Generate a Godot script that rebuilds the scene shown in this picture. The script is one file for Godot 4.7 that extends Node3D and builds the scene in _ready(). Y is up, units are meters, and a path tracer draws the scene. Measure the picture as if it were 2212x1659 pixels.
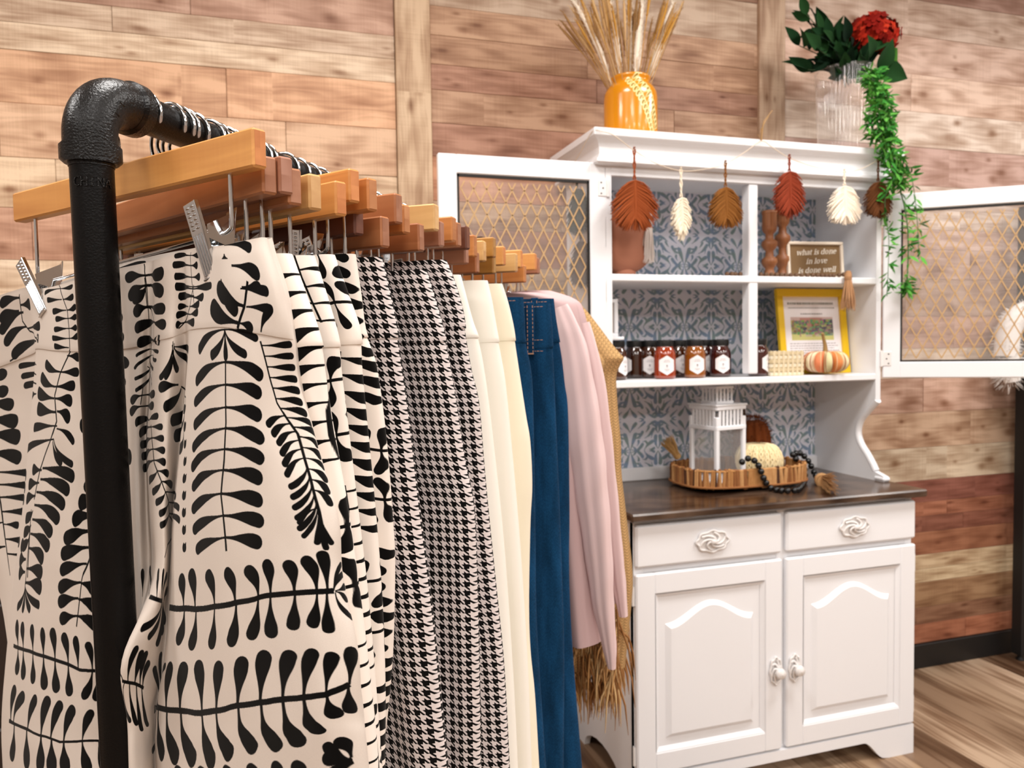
extends Node3D

# ---------------------------------------------------------------- mesh collector
class MB:
	var v := PackedVector3Array()
	var n := PackedVector3Array()
	var uv := PackedVector2Array()
	var uv2 := PackedVector2Array()
	var idx := PackedInt32Array()
	func vert(p: Vector3, t := Vector2.ZERO, nn := Vector3.ZERO) -> int:
		v.append(p)
		n.append(nn)
		uv.append(t)
		return v.size() - 1
	func tri(a: int, b: int, c: int) -> void:   # counter-clockwise seen from outside
		idx.append(a)
		idx.append(c)
		idx.append(b)
	func quad(a: int, b: int, c: int, d: int) -> void:
		tri(a, b, c)
		tri(a, c, d)
	func face(ps: Array, out: Vector3, ts := []) -> void:   # flat convex polygon turned to look along out
		var q := ps.duplicate()
		var qt := ts.duplicate()
		var nn: Vector3 = (q[1] - q[0]).cross(q[2] - q[0])
		if nn.length_squared() < 1e-16 and q.size() > 3:
			nn = (q[2] - q[0]).cross(q[3] - q[0])
		if nn.dot(out) < 0.0:
			q.reverse()
			qt.reverse()
			nn = -nn
		nn = nn.normalized()
		var i0 := v.size()
		for k in q.size():
			var p: Vector3 = q[k]
			var t := Vector2.ZERO
			if qt.size():
				t = qt[k]
			else:
				var a := nn.abs()
				t = Vector2(p.z, p.y) if a.x > a.y and a.x > a.z else (Vector2(p.x, p.z) if a.y > a.z else Vector2(p.x, p.y))
			vert(p, t, nn)
		for k in range(1, q.size() - 1):
			tri(i0, i0 + k, i0 + k + 1)
	func mesh() -> ArrayMesh:
		var need := false
		for k in n:
			if k == Vector3.ZERO:
				need = true
				break
		if need:
			var acc := PackedVector3Array()
			acc.resize(v.size())
			for k in range(0, idx.size(), 3):
				var a := idx[k]
				var b := idx[k + 2]
				var c := idx[k + 1]
				var f := (v[b] - v[a]).cross(v[c] - v[a])
				acc[a] += f
				acc[b] += f
				acc[c] += f
			for k in v.size():
				if n[k] == Vector3.ZERO:
					n[k] = acc[k].normalized() if acc[k].length_squared() > 0.0 else Vector3.UP
		var ar := []
		ar.resize(Mesh.ARRAY_MAX)
		ar[Mesh.ARRAY_VERTEX] = v
		ar[Mesh.ARRAY_NORMAL] = n
		ar[Mesh.ARRAY_TEX_UV] = uv
		if uv2.size() == v.size():
			ar[Mesh.ARRAY_TEX_UV2] = uv2
		ar[Mesh.ARRAY_INDEX] = idx
		var m := ArrayMesh.new()
		m.add_surface_from_arrays(Mesh.PRIMITIVE_TRIANGLES, ar)
		return m

func box(mb: MB, c: Vector3, s: Vector3, bev := 0.0, bs := Basis.IDENTITY, o := Vector3.ZERO, us := 1.0, off := Vector2.ZERO) -> void:
	# chamfered box: centre c, size s, then turned by bs and moved by o; UVs in metres
	var h := s * 0.5
	var b := minf(bev, minf(h.x, minf(h.y, h.z)) * 0.9)
	var P := func(sg: Vector3, ax: int) -> Vector3:
		var q := Vector3(sg.x * (h.x - (b if ax != 0 else 0.0)), sg.y * (h.y - (b if ax != 1 else 0.0)), sg.z * (h.z - (b if ax != 2 else 0.0)))
		return q
	var emit := func(ps: Array) -> void:
		var mid := Vector3.ZERO
		for p in ps:
			mid += p
		var nn: Vector3 = (ps[1] - ps[0]).cross(ps[2] - ps[0])
		var a := nn.abs()
		var ts := []
		var qs := []
		for p in ps:
			var w: Vector3 = p + c
			ts.append((Vector2(w.z, w.y) if a.x > a.y and a.x > a.z else (Vector2(w.x, w.z) if a.y > a.z else Vector2(w.x, w.y))) * us + off)
			qs.append(bs * w + o)
		mb.face(qs, bs * mid, ts)
	for ax in 3:
		var u := (ax + 1) % 3
		var w := (ax + 2) % 3
		for sg in [-1.0, 1.0]:
			var ps := []
			for k in [[-1.0, -1.0], [1.0, -1.0], [1.0, 1.0], [-1.0, 1.0]]:
				var d := Vector3.ZERO
				d[ax] = sg
				d[u] = k[0]
				d[w] = k[1]
				ps.append(P.call(d, ax))
			emit.call(ps)
		if b > 0.0:
			for s1 in [-1.0, 1.0]:
				for s2 in [-1.0, 1.0]:
					var d1 := Vector3.ZERO
					d1[u] = s1
					d1[w] = s2
					var d2 := d1
					d1[ax] = -1.0
					d2[ax] = 1.0
					emit.call([P.call(d1, u), P.call(d2, u), P.call(d2, w), P.call(d1, w)])
	if b > 0.0:
		for sx in [-1.0, 1.0]:
			for sy in [-1.0, 1.0]:
				for sz in [-1.0, 1.0]:
					var d := Vector3(sx, sy, sz)
					emit.call([P.call(d, 0), P.call(d, 1), P.call(d, 2)])

func tube(mb: MB, pts: Array, r, sides := 8, caps := true) -> void:
	var np := pts.size()
	var t0: Vector3 = (pts[1] - pts[0]).normalized()
	var nn: Vector3 = t0.cross(Vector3.UP if absf(t0.y) < 0.9 else Vector3.RIGHT).normalized()
	var base := mb.v.size()
	var run := 0.0
	var tan := t0
	for i in np:
		var a: Vector3 = pts[maxi(i - 1, 0)]
		var b: Vector3 = pts[mini(i + 1, np - 1)]
		tan = (b - a).normalized()
		nn = (nn - tan * nn.dot(tan)).normalized()
		var bb := tan.cross(nn)
		var rr: float = r[i] if r is Array else r
		if i > 0:
			run += (pts[i] - pts[i - 1]).length()
		for k in sides + 1:
			var an := TAU * k / sides
			var d := nn * cos(an) + bb * sin(an)
			mb.vert(pts[i] + d * rr, Vector2(float(k) / sides, run), d)
	for i in np - 1:
		for k in sides:
			var q := base + i * (sides + 1) + k
			mb.quad(q, q + 1, q + sides + 2, q + sides + 1)
	if caps:
		for e in 2:
			var i := 0 if e == 0 else np - 1
			var ps := []
			for k in sides:
				ps.append(mb.v[base + i * (sides + 1) + k])
			mb.face(ps, (pts[0] - pts[1]) if e == 0 else (pts[np - 1] - pts[np - 2]))

func lathe(mb: MB, prof: Array, seg := 32, x := Transform3D.IDENTITY, lobes := 0, depth := 0.0) -> void:
	# profile of Vector2(radius, height) from the bottom up on the outside
	var base := mb.v.size()
	var np := prof.size()
	var len := 0.0
	for i in np:
		var a: Vector2 = prof[maxi(i - 1, 0)]
		var b: Vector2 = prof[mini(i + 1, np - 1)]
		var t := (b - a).normalized()
		if i > 0:
			len += (prof[i] - prof[i - 1]).length()
		for k in seg + 1:
			var an := TAU * k / seg
			var f := 1.0
			if lobes > 0:
				f = 1.0 - depth * pow(absf(cos(an * lobes * 0.5)), 6.0)
			var d := Vector3(cos(an), 0, -sin(an))
			mb.vert(x * (d * prof[i].x * f + Vector3.UP * prof[i].y), Vector2(float(k) / seg, len), Vector3.ZERO if lobes > 0 else (x.basis * (d * t.y - Vector3.UP * t.x)).normalized())
	for i in np - 1:
		for k in seg:
			var q := base + i * (seg + 1) + k
			mb.quad(q, q + 1, q + seg + 2, q + seg + 1)

func prism(mb: MB, poly: PackedVector2Array, z0: float, z1: float, x := Transform3D.IDENTITY) -> void:
	var tri := Geometry2D.triangulate_polygon(poly)
	for e in 2:
		var z := z0 if e == 0 else z1
		for k in range(0, tri.size(), 3):
			var ps := []
			var ts := []
			for j in 3:
				var p := poly[tri[k + j]]
				ps.append(x * Vector3(p.x, p.y, z))
				ts.append(p)
			mb.face(ps, x.basis * Vector3(0, 0, (z - (z0 + z1) * 0.5)), ts)
	var area := 0.0
	var np := poly.size()
	for i in np:
		area += poly[i].cross(poly[(i + 1) % np])
	var sg := 1.0 if area > 0.0 else -1.0
	for i in np:
		var a := poly[i]
		var b := poly[(i + 1) % np]
		var d := b - a
		mb.face([x * Vector3(a.x, a.y, z0), x * Vector3(b.x, b.y, z0), x * Vector3(b.x, b.y, z1), x * Vector3(a.x, a.y, z1)], x.basis * Vector3(d.y * sg, -d.x * sg, 0))

func cr(a: Vector3, b: Vector3, c: Vector3, d: Vector3, t: float) -> Vector3:
	return 0.5 * (2.0 * b + (c - a) * t + (2.0 * a - 5.0 * b + 4.0 * c - d) * t * t + (3.0 * b - a - 3.0 * c + d) * t * t * t)

func spline(pts: Array, per := 6) -> Array:
	var out := []
	var n := pts.size()
	for i in n - 1:
		for k in per:
			out.append(cr(pts[maxi(i - 1, 0)], pts[i], pts[i + 1], pts[mini(i + 2, n - 1)], float(k) / per))
	out.append(pts[n - 1])
	return out

func grid(mb: MB, rows: Array, us: Array, vs: Array, flip := false) -> void:
	var base := mb.v.size()
	var nc: int = rows[0].size()
	for i in rows.size():
		for j in nc:
			mb.vert(rows[i][j], Vector2(us[j], vs[i]))
	for i in rows.size() - 1:
		for j in nc - 1:
			var q := base + i * nc + j
			if flip:
				mb.quad(q, q + 1, q + nc + 1, q + nc)
			else:
				mb.quad(q, q + nc, q + nc + 1, q + 1)

# ---------------------------------------------------------------- naming and parenting
var used := {}
func numbered(called: String) -> String:
	var k: int = used.get(called, 0)
	used[called] = k + 1
	return called if k == 0 else "%s_%03d" % [called, k]

func tag(o: Node3D, label := "", category := "", group := "", kind := "") -> Node3D:
	if label:
		o.set_meta("label", label)
	if category:
		o.set_meta("category", category)
	if group:
		o.set_meta("group", group)
	if kind:
		o.set_meta("kind", kind)
	return o

func thing(called: String, label: String, category: String, at := Vector3.ZERO, group := "") -> Node3D:
	var o := Node3D.new()
	o.name = numbered(called)
	add_child(o)
	o.position = at
	tag(o, label, category, group)
	return o

func origin_of(o: Node) -> Vector3:
	return Vector3.ZERO if o == self or o == null else o.position + origin_of(o.get_parent())

func put_mesh(called: String, m: Mesh, mat: Material, parent: Node, x := Transform3D.IDENTITY) -> MeshInstance3D:
	var o := MeshInstance3D.new()
	o.mesh = m
	o.material_override = mat
	o.name = called if parent != self else numbered(called)
	parent.add_child(o, true)
	o.transform = x
	return o

# shapes written in the coordinates of the room
func obj(called: String, mb: MB, mat: Material, parent: Node = self) -> MeshInstance3D:
	var o := put_mesh(called, mb.mesh(), mat, parent)
	o.position = -origin_of(parent)
	return o

# shapes written in the coordinates of their thing
func part(called: String, mb: MB, mat: Material, parent: Node) -> MeshInstance3D:
	return put_mesh(called, mb.mesh(), mat, parent)

func solo(called: String, mb: MB, mat: Material, label: String, category: String, group := "") -> MeshInstance3D:
	var o := obj(called, mb, mat)
	tag(o, label, category, group)
	return o

func struct(called: String, mb: MB, mat: Material) -> MeshInstance3D:
	var o := obj(called, mb, mat)
	o.set_meta("kind", "structure")
	return o

# ---------------------------------------------------------------- materials and textures
func hexc(r: int, g: int, b: int) -> Color:
	return Color(r / 255.0, g / 255.0, b / 255.0)

func std(c: Color, rough := 0.6, metal := 0.0) -> StandardMaterial3D:
	var m := StandardMaterial3D.new()
	m.albedo_color = c
	m.roughness = rough
	m.metallic = metal
	return m

func cloth(c: Color, tex: Texture2D = null, scale := Vector3.ONE) -> StandardMaterial3D:
	var m := std(c, 0.9)
	m.metallic_specular = 0.2
	m.rim_enabled = true
	m.rim = 0.15
	m.rim_tint = 0.5
	if tex:
		m.albedo_texture = tex
		m.uv1_scale = scale
	return m

func tex_of(im: Image) -> ImageTexture:
	return ImageTexture.create_from_image(im)

var cov := PackedByteArray()
var cw := 0
var ch := 0
func cov_start(w: int, h: int, val := 255) -> void:
	cw = w
	ch = h
	cov = PackedByteArray()
	cov.resize(w * h)
	cov.fill(val)

func cov_poly(poly: Array, dark: int, wrap := false) -> void:
	# takes dark off every pixel of the polygon, with soft edges
	var lo := 1e9
	var hi := -1e9
	for p in poly:
		lo = minf(lo, p.y)
		hi = maxf(hi, p.y)
	var n := poly.size()
	var half := dark / 2
	for yy in range(int(floor(lo)), int(ceil(hi)) + 1):
		var row := posmod(yy, ch) if wrap else yy
		if row < 0 or row >= ch:
			continue
		for s in 2:
			var y := yy + 0.25 + 0.5 * s
			var xs := []
			for i in n:
				var a: Vector2 = poly[i]
				var b: Vector2 = poly[(i + 1) % n]
				if (a.y <= y) != (b.y <= y):
					xs.append(a.x + (y - a.y) / (b.y - a.y) * (b.x - a.x))
			xs.sort()
			for k in range(0, xs.size() - 1, 2):
				var x0: float = xs[k]
				var x1: float = xs[k + 1]
				for x in range(int(floor(x0)), int(floor(x1)) + 1):
					var c := clampf(minf(x + 1.0, x1) - maxf(x, x0), 0.0, 1.0)
					var col := posmod(x, cw) if wrap else x
					if col < 0 or col >= cw:
						continue
					var at := row * cw + col
					cov[at] = maxi(cov[at] - int(half * c), 255 - dark)

func leaf_poly(b: Vector2, c: Vector2, t: Vector2, w: float) -> Array:
	# drop-shaped leaf: thin at b, round blob of half-width w at t
	var left := []
	var right := []
	var n := 14
	for i in n + 1:
		var s := float(i) / n
		var p := b * (1 - s) * (1 - s) + c * 2 * s * (1 - s) + t * s * s
		var d := ((c - b) * 2 * (1 - s) + (t - c) * 2 * s).normalized()
		var q := Vector2(-d.y, d.x)
		var h := w * (0.17 + 0.83 * smoothstep(0.06, 0.82, s))
		left.append(p + q * h)
		right.append(p - q * h)
	var d := (t - c).normalized()
	var q := Vector2(-d.y, d.x)
	for k in range(1, 8):
		var an := PI * k / 8.0
		left.append(t + q * w * cos(an) + d * w * sin(an))
	right.reverse()
	return left + right

func line_poly(pts: Array, w: float) -> Array:
	var l := []
	var r := []
	for i in pts.size():
		var d: Vector2 = (pts[mini(i + 1, pts.size() - 1)] - pts[maxi(i - 1, 0)]).normalized()
		var q := Vector2(-d.y, d.x) * w
		l.append(pts[i] + q)
		r.append(pts[i] - q)
	r.reverse()
	return l + r

func cov_image() -> Image:
	return Image.create_from_data(cw, ch, false, Image.FORMAT_L8, cov)

func noise(seed_: int, freq: float, oct := 3) -> FastNoiseLite:
	var f := FastNoiseLite.new()
	f.seed = seed_
	f.frequency = freq
	f.fractal_octaves = oct
	f.noise_type = FastNoiseLite.TYPE_SIMPLEX_SMOOTH
	return f

func wood_tex(seed_: int, w: int, h: int, saw: float, knots: int, dark: Color, contrast := 1.0) -> ImageTexture:
	# grain runs along the width; saw marks cross it; multiplies the plank's own colour
	var g := noise(seed_, 0.02, 4)
	var l := noise(seed_ + 7, 0.006, 2)
	var fine := noise(seed_ + 13, 0.09, 2)
	var rng := RandomNumberGenerator.new()
	rng.seed = seed_ * 77 + 5
	var sawline := PackedFloat32Array()
	sawline.resize(w)
	for x in w:
		sawline[x] = fine.get_noise_2d(x * 3.0, 5.0) * saw
	var kn := []
	for k in knots:
		kn.append([rng.randf() * w, (0.15 + 0.7 * rng.randf()) * h, h * rng.randf_range(0.05, 0.12), rng.randf_range(0.35, 0.75)])
	for k in knots / 2:
		kn.append([rng.randf() * w, rng.randf() * h, h * rng.randf_range(0.25, 0.4), rng.randf_range(0.18, 0.34)])
	var data := PackedByteArray()
	data.resize(w * h * 3)
	for y in h:
		for x in w:
			var warp := l.get_noise_2d(x * 0.6, y * 3.0) * 14.0
			var a := g.get_noise_2d(x * 0.22, (y + warp) * 3.2) * 0.30
			var b := l.get_noise_2d(x * 1.1 + 400.0, y * 2.2) * 0.40
			var val := 0.80 + (a + b) * contrast + sawline[x] * (0.6 + b)
			for q in kn:
				var dx: float = (x - q[0]) / (q[2] * 1.4)
				var dy: float = (y - q[1]) / q[2]
				var d := dx * dx + dy * dy
				if d < 4.0:
					val -= q[3] * exp(-d * 1.3)
			val = clampf(val, 0.0, 1.0)
			var at := (y * w + x) * 3
			data[at] = int(255.0 * lerpf(dark.r, 1.0, val))
			data[at + 1] = int(255.0 * lerpf(dark.g, 1.0, val))
			data[at + 2] = int(255.0 * lerpf(dark.b, 1.0, val))
	return tex_of(Image.create_from_data(w, h, false, Image.FORMAT_RGB8, data))

func noise_tex(seed_: int, freq: float, normal: bool, bump := 4.0, size := 256) -> NoiseTexture2D:
	var t := NoiseTexture2D.new()
	t.noise = noise(seed_, freq, 3)
	t.width = size
	t.height = size
	t.seamless = true
	t.as_normal_map = normal
	t.bump_strength = bump
	return t

var M := {}
var rng := RandomNumberGenerator.new()

func make_materials() -> void:
	M.white = std(hexc(240, 241, 244), 0.42)
	M.white_in = std(hexc(238, 233, 228), 0.5)
	M.black = std(hexc(20, 19, 19), 0.55)
	M.gasket = std(hexc(24, 20, 16), 0.7)
	M.iron = std(hexc(12, 11, 11), 0.34)
	M.iron.metallic_specular = 0.38
	M.iron.normal_enabled = true
	M.iron.normal_texture = noise_tex(3, 0.05, true, 5.0)
	M.iron.normal_scale = 0.7
	M.iron.uv1_triplanar = true
	M.iron.uv1_scale = Vector3(26, 26, 26)
	M.pipe = M.iron.duplicate()
	M.pipe.normal_scale = 0.28
	M.pipe.roughness = 0.36
	M.pipe.metallic_specular = 0.28
	M.chrome = std(Color(0.86, 0.87, 0.88), 0.10, 1.0)
	M.tip = std(hexc(196, 180, 170), 0.25, 0.9)
	M.glass = std(Color(1, 1, 1, 0.06), 0.02)
	M.glass.transparency = BaseMaterial3D.TRANSPARENCY_ALPHA
	M.vase_glass = std(Color(1, 1, 1, 0.07), 0.02)
	M.vase_glass.transparency = BaseMaterial3D.TRANSPARENCY_ALPHA
	M.lattice = std(hexc(196, 160, 112), 0.5)
	M.hinge = std(hexc(235, 232, 230), 0.35)
	M.screw = std(hexc(60, 58, 56), 0.4, 0.6)
	# wood pictures shared by all planks
	var dk := Color(0.60, 0.49, 0.41)
	M.woods = []
	for k in 4:
		M.woods.append(wood_tex(11 + k * 5, 1024, 128, 0.15, 5, dk, 1.0))
	M.hwoods = []
	for k in 2:
		M.hwoods.append(wood_tex(61 + k * 5, 512, 64, 0.03, 0, Color(0.62, 0.45, 0.32), 0.55))
	M.floorwood = []
	for k in 3:
		M.floorwood.append(wood_tex(90 + k * 5, 1024, 128, 0.02, 2, Color(0.46, 0.36, 0.28), 1.5))
	M.top = std(hexc(92, 72, 58), 0.22)
	M.top.albedo_texture = wood_tex(120, 1024, 256, 0.03, 2, Color(0.35, 0.28, 0.24), 1.2)
	M.top.uv1_scale = Vector3(0.9, 2.0, 1)

var plank_mats := {}
func plank_mat(c: Color, k: int, list: Array, rough := 0.6) -> StandardMaterial3D:
	var key := "%s_%d_%d" % [c.to_html(), k, list.size()]
	if not plank_mats.has(key):
		var m := std(c, rough)
		m.albedo_texture = list[k]
		plank_mats[key] = m
	return plank_mats[key]

func camera_and_light() -> void:
	var cam := Camera3D.new()
	cam.name = "camera"
	var bs := Basis(Vector3(0.954602, -0.015083, 0.297502), Vector3(0.028394, 0.998777, -0.040473), Vector3(-0.296528, 0.047083, 0.953863))
	cam.transform = Transform3D(bs.orthonormalized(), Vector3(-0.9684, 1.3470, 1.9501))
	cam.fov = rad_to_deg(2.0 * atan(829.5 / 1649.6))
	var at := CameraAttributesPhysical.new()
	at.frustum_focal_length = 26.0
	at.frustum_focus_distance = 0.70
	at.exposure_aperture = 10.833
	at.frustum_near = 0.02
	at.frustum_far = 60.0
	cam.attributes = at
	cam.fov = rad_to_deg(2.0 * atan(829.5 / 1649.6))
	cam.near = 0.02
	add_child(cam)
	cam.current = true
	var e := Environment.new()
	e.background_mode = Environment.BG_COLOR
	e.background_color = Color(0.5, 0.5, 0.52)
	e.tonemap_mode = Environment.TONE_MAPPER_LINEAR
	e.tonemap_exposure = 0.78
	e.sdfgi_enabled = true
	e.ssao_enabled = true
	e.ssil_enabled = true
	var we := WorldEnvironment.new()
	we.name = "world_environment"
	we.environment = e
	add_child(we)

# recessed ceiling panels: glowing diffuser and an area light of the same size just under it
func ceiling_panel(x: float, z: float, energy: float, label: String) -> void:
	var t := thing("ceiling_light", label, "ceiling light", Vector3(x, 2.98, z), "square ceiling light panels")
	var f := MB.new()
	for s in [-1, 1]:
		box(f, Vector3(s * 0.315, -0.012, 0), Vector3(0.03, 0.024, 0.66), 0.003)
		box(f, Vector3(0, -0.012, s * 0.315), Vector3(0.60, 0.024, 0.03), 0.003)
	part("frame", f, M.white, t)
	var d := MB.new()
	box(d, Vector3(0, -0.006, 0), Vector3(0.6, 0.008, 0.6))
	var m := std(Color(1, 1, 1), 0.5)
	m.emission_enabled = true
	m.emission = Color(1.0, 0.985, 0.97)
	m.emission_energy_multiplier = 2.2
	part("diffuser", d, m, t)
	var l := AreaLight3D.new()
	l.name = "panel_light"
	l.area_size = Vector2(0.58, 0.58)
	l.light_color = Color(1.0, 0.985, 0.97)
	l.light_energy = energy
	l.area_normalize_energy = true
	l.area_range = 12.0
	l.area_attenuation = 2.0
	l.shadow_enabled = true
	t.add_child(l)
	l.position = Vector3(0, -0.02, 0)
	l.rotation.x = -PI / 2

const X0 := -3.6
const X1 := 4.2
const Z0 := -0.54
const Z1 := 5.6
const WALL := -0.52

func room() -> void:
	var plain := std(hexc(158, 148, 140), 0.85)
	var backing := std(hexc(70, 55, 45), 0.9)
	var wb := MB.new()
	box(wb, Vector3((X0 + X1) / 2, 1.5, Z0 - 0.05), Vector3(X1 - X0 + 0.4, 3.1, 0.1))
	var wall := struct("wall_back", wb, backing)
	for s in [["wall_left", X0 - 0.05], ["wall_right", X1 + 0.05]]:
		var w := MB.new()
		box(w, Vector3(s[1], 1.5, (Z0 + Z1) / 2), Vector3(0.1, 3.1, Z1 - Z0 + 0.2))
		struct(s[0], w, plain)
	var wf := MB.new()
	box(wf, Vector3((X0 + X1) / 2, 1.5, Z1 + 0.05), Vector3(X1 - X0 + 0.4, 3.1, 0.1))
	struct("wall_front", wf, plain)
	var c := MB.new()
	box(c, Vector3((X0 + X1) / 2, 3.03, (Z0 + Z1) / 2), Vector3(X1 - X0 + 0.4, 0.1, Z1 - Z0 + 0.3))
	struct("ceiling", c, std(hexc(214, 212, 210), 0.9))
	# wall planks, panel by panel: lower edge, colour
	var left := [
		[0.10, 170, 105, 70], [0.25, 160, 120, 80], [0.41, 212, 185, 142], [0.56, 160, 98, 65], [0.69, 150, 90, 68], [0.78, 215, 195, 165], [0.915, 190, 150, 110], [1.06, 205, 155, 125],
		[1.20, 214, 184, 150], [1.33, 190, 135, 105], [1.47, 226, 198, 166], [1.615, 190, 130, 100], [1.76, 220, 186, 148], [1.90, 220, 170, 130], [2.05, 222, 160, 114],
		[2.195, 222, 194, 162], [2.27, 208, 178, 150], [2.342, 182, 134, 112], [2.49, 205, 170, 140], [2.62, 185, 140, 110], [2.76, 214, 184, 150], [2.96, 0, 0, 0]]
	var mid := [
		[0.10, 170, 105, 70], [0.25, 160, 120, 80], [0.41, 212, 185, 142], [0.56, 160, 98, 65], [0.69, 150, 90, 68], [0.78, 215, 195, 165], [0.915, 190, 150, 110], [1.06, 205, 155, 125],
		[1.20, 180, 140, 100], [1.33, 170, 115, 85], [1.47, 200, 166, 130], [1.615, 170, 115, 85], [1.74, 196, 156, 118], [1.83, 196, 132, 92], [1.974, 176, 122, 94], [2.081, 182, 138, 104],
		[2.187, 172, 120, 92], [2.268, 176, 130, 94], [2.36, 186, 142, 106], [2.453, 194, 168, 142], [2.60, 170, 125, 98], [2.76, 205, 176, 145], [2.96, 0, 0, 0]]
	var right := [
		[0.10, 176, 104, 70], [0.18, 146, 100, 70], [0.25, 166, 126, 86], [0.355, 224, 200, 158], [0.41, 212, 186, 146], [0.47, 166, 104, 70], [0.565, 146, 84, 62], [0.63, 170, 104, 74], [0.69, 154, 88, 70],
		[0.78, 222, 202, 172], [0.915, 196, 156, 118], [1.06, 206, 160, 134], [1.20, 212, 188, 160], [1.32, 168, 120, 94], [1.45, 156, 120, 96], [1.60, 176, 138, 118], [1.72, 198, 160, 142],
		[1.80, 218, 196, 178], [1.88, 222, 200, 184], [1.974, 204, 158, 142], [2.125, 232, 212, 192], [2.264, 226, 190, 164], [2.41, 228, 188, 164], [2.56, 216, 188, 166], [2.70, 176, 130, 112], [2.84, 210, 180, 156], [2.96, 0, 0, 0]]
	rng.seed = 20
	for p in [[left, X0, -0.575], [mid, -0.46, 0.772], [right, 0.876, 2.12], [left, 2.22, X1]]:
		for i in p[0].size() - 1:
			var a: Array = p[0][i]
			var y0: float = a[0]
			var y1: float = p[0][i + 1][0]
			var xs := [p[1]]
			var x: float = p[1] + (rng.randf_range(0.35, 1.1) if p[0] != left else rng.randf_range(0.9, 2.6))
			while x < p[2] - 0.25:
				xs.append(x)
				x += rng.randf_range(0.7, 1.3)
			xs.append(p[2])
			for k in xs.size() - 1:
				var m := MB.new()
				var j := rng.randf_range(-0.0012, 0.0012)
				box(m, Vector3((xs[k] + xs[k + 1]) / 2, (y0 + y1) / 2, WALL - 0.009 + j), Vector3(xs[k + 1] - xs[k] - 0.0012, y1 - y0 - 0.0010, 0.018), 0.0009)
				# stretch the picture over the board, starting somewhere along it
				var o := rng.randf()
				for q in m.uv.size():
					m.uv[q] = Vector2(m.v[q].x * 0.75 + o, (m.v[q].y - y0) / (y1 - y0) * 0.96 + 0.02)
				var f := rng.randf_range(0.95, 1.05)
				var col := Color(minf(1.0, a[1] / 255.0 * f), minf(1.0, a[2] / 255.0 * f), minf(1.0, a[3] / 255.0 * f))
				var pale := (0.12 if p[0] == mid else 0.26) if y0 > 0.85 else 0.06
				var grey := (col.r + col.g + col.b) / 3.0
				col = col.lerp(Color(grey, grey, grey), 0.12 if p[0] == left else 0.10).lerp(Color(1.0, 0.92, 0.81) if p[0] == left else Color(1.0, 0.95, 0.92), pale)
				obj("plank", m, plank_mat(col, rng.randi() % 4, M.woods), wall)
	for x in [-0.5175, 0.824, 2.17]:
		var m := MB.new()
		box(m, Vector3(x, 1.53, WALL + 0.002), Vector3(0.112 if x < 2 else 0.10, 2.86, 0.024), 0.002)
		for q in m.uv.size():
			m.uv[q] = Vector2(m.v[q].y * 0.7 + x, (m.v[q].x - x) / 0.112 + 0.5)
		obj("batten", m, plank_mat(hexc(212, 184, 152) if x < 0 else hexc(196, 168, 142), 1 if x < 0 else 2, M.woods), wall)
	var bb := MB.new()
	box(bb, Vector3((X0 + X1) / 2, 0.05, WALL + 0.007), Vector3(X1 - X0, 0.10, 0.014), 0.003)
	struct("baseboard_back", bb, std(hexc(18, 17, 17), 0.5))
	# floor: boards run towards the wall
	var fb := MB.new()
	box(fb, Vector3((X0 + X1) / 2, -0.056, (Z0 + Z1) / 2), Vector3(X1 - X0 + 0.4, 0.1, Z1 - Z0 + 0.3))
	var floor_ := struct("floor", fb, std(hexc(150, 125, 100), 0.6))
	var tones := [[176, 150, 124], [150, 124, 100], [194, 168, 142], [132, 106, 84], [168, 140, 112], [204, 178, 152]]
	var col := 0
	var x := -3.0
	while x < 3.6:
		var z := WALL - rng.randf_range(0.0, 0.9)
		while z < 3.2:
			var z0 := maxf(z, WALL)
			var z1 := minf(z + 1.22, 3.2)
			if z1 - z0 > 0.03:
				var m := MB.new()
				box(m, Vector3(x + 0.09, -0.003, (z0 + z1) / 2), Vector3(0.1792, 0.006, z1 - z0 - 0.0012), 0.0008)
				var o := rng.randf()
				for q in m.uv.size():
					m.uv[q] = Vector2(m.v[q].z * 0.26 + o, (m.v[q].x - x) / 0.18)
				var t: Array = tones[(col * 5 + int(z * 2.3 + 9)) % tones.size()]
				obj("floor_board", m, plank_mat(hexc(t[0], t[1], t[2]), rng.randi() % 3, M.floorwood, 0.42), floor_)
			z += 1.22
		x += 0.18
		col += 1

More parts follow.
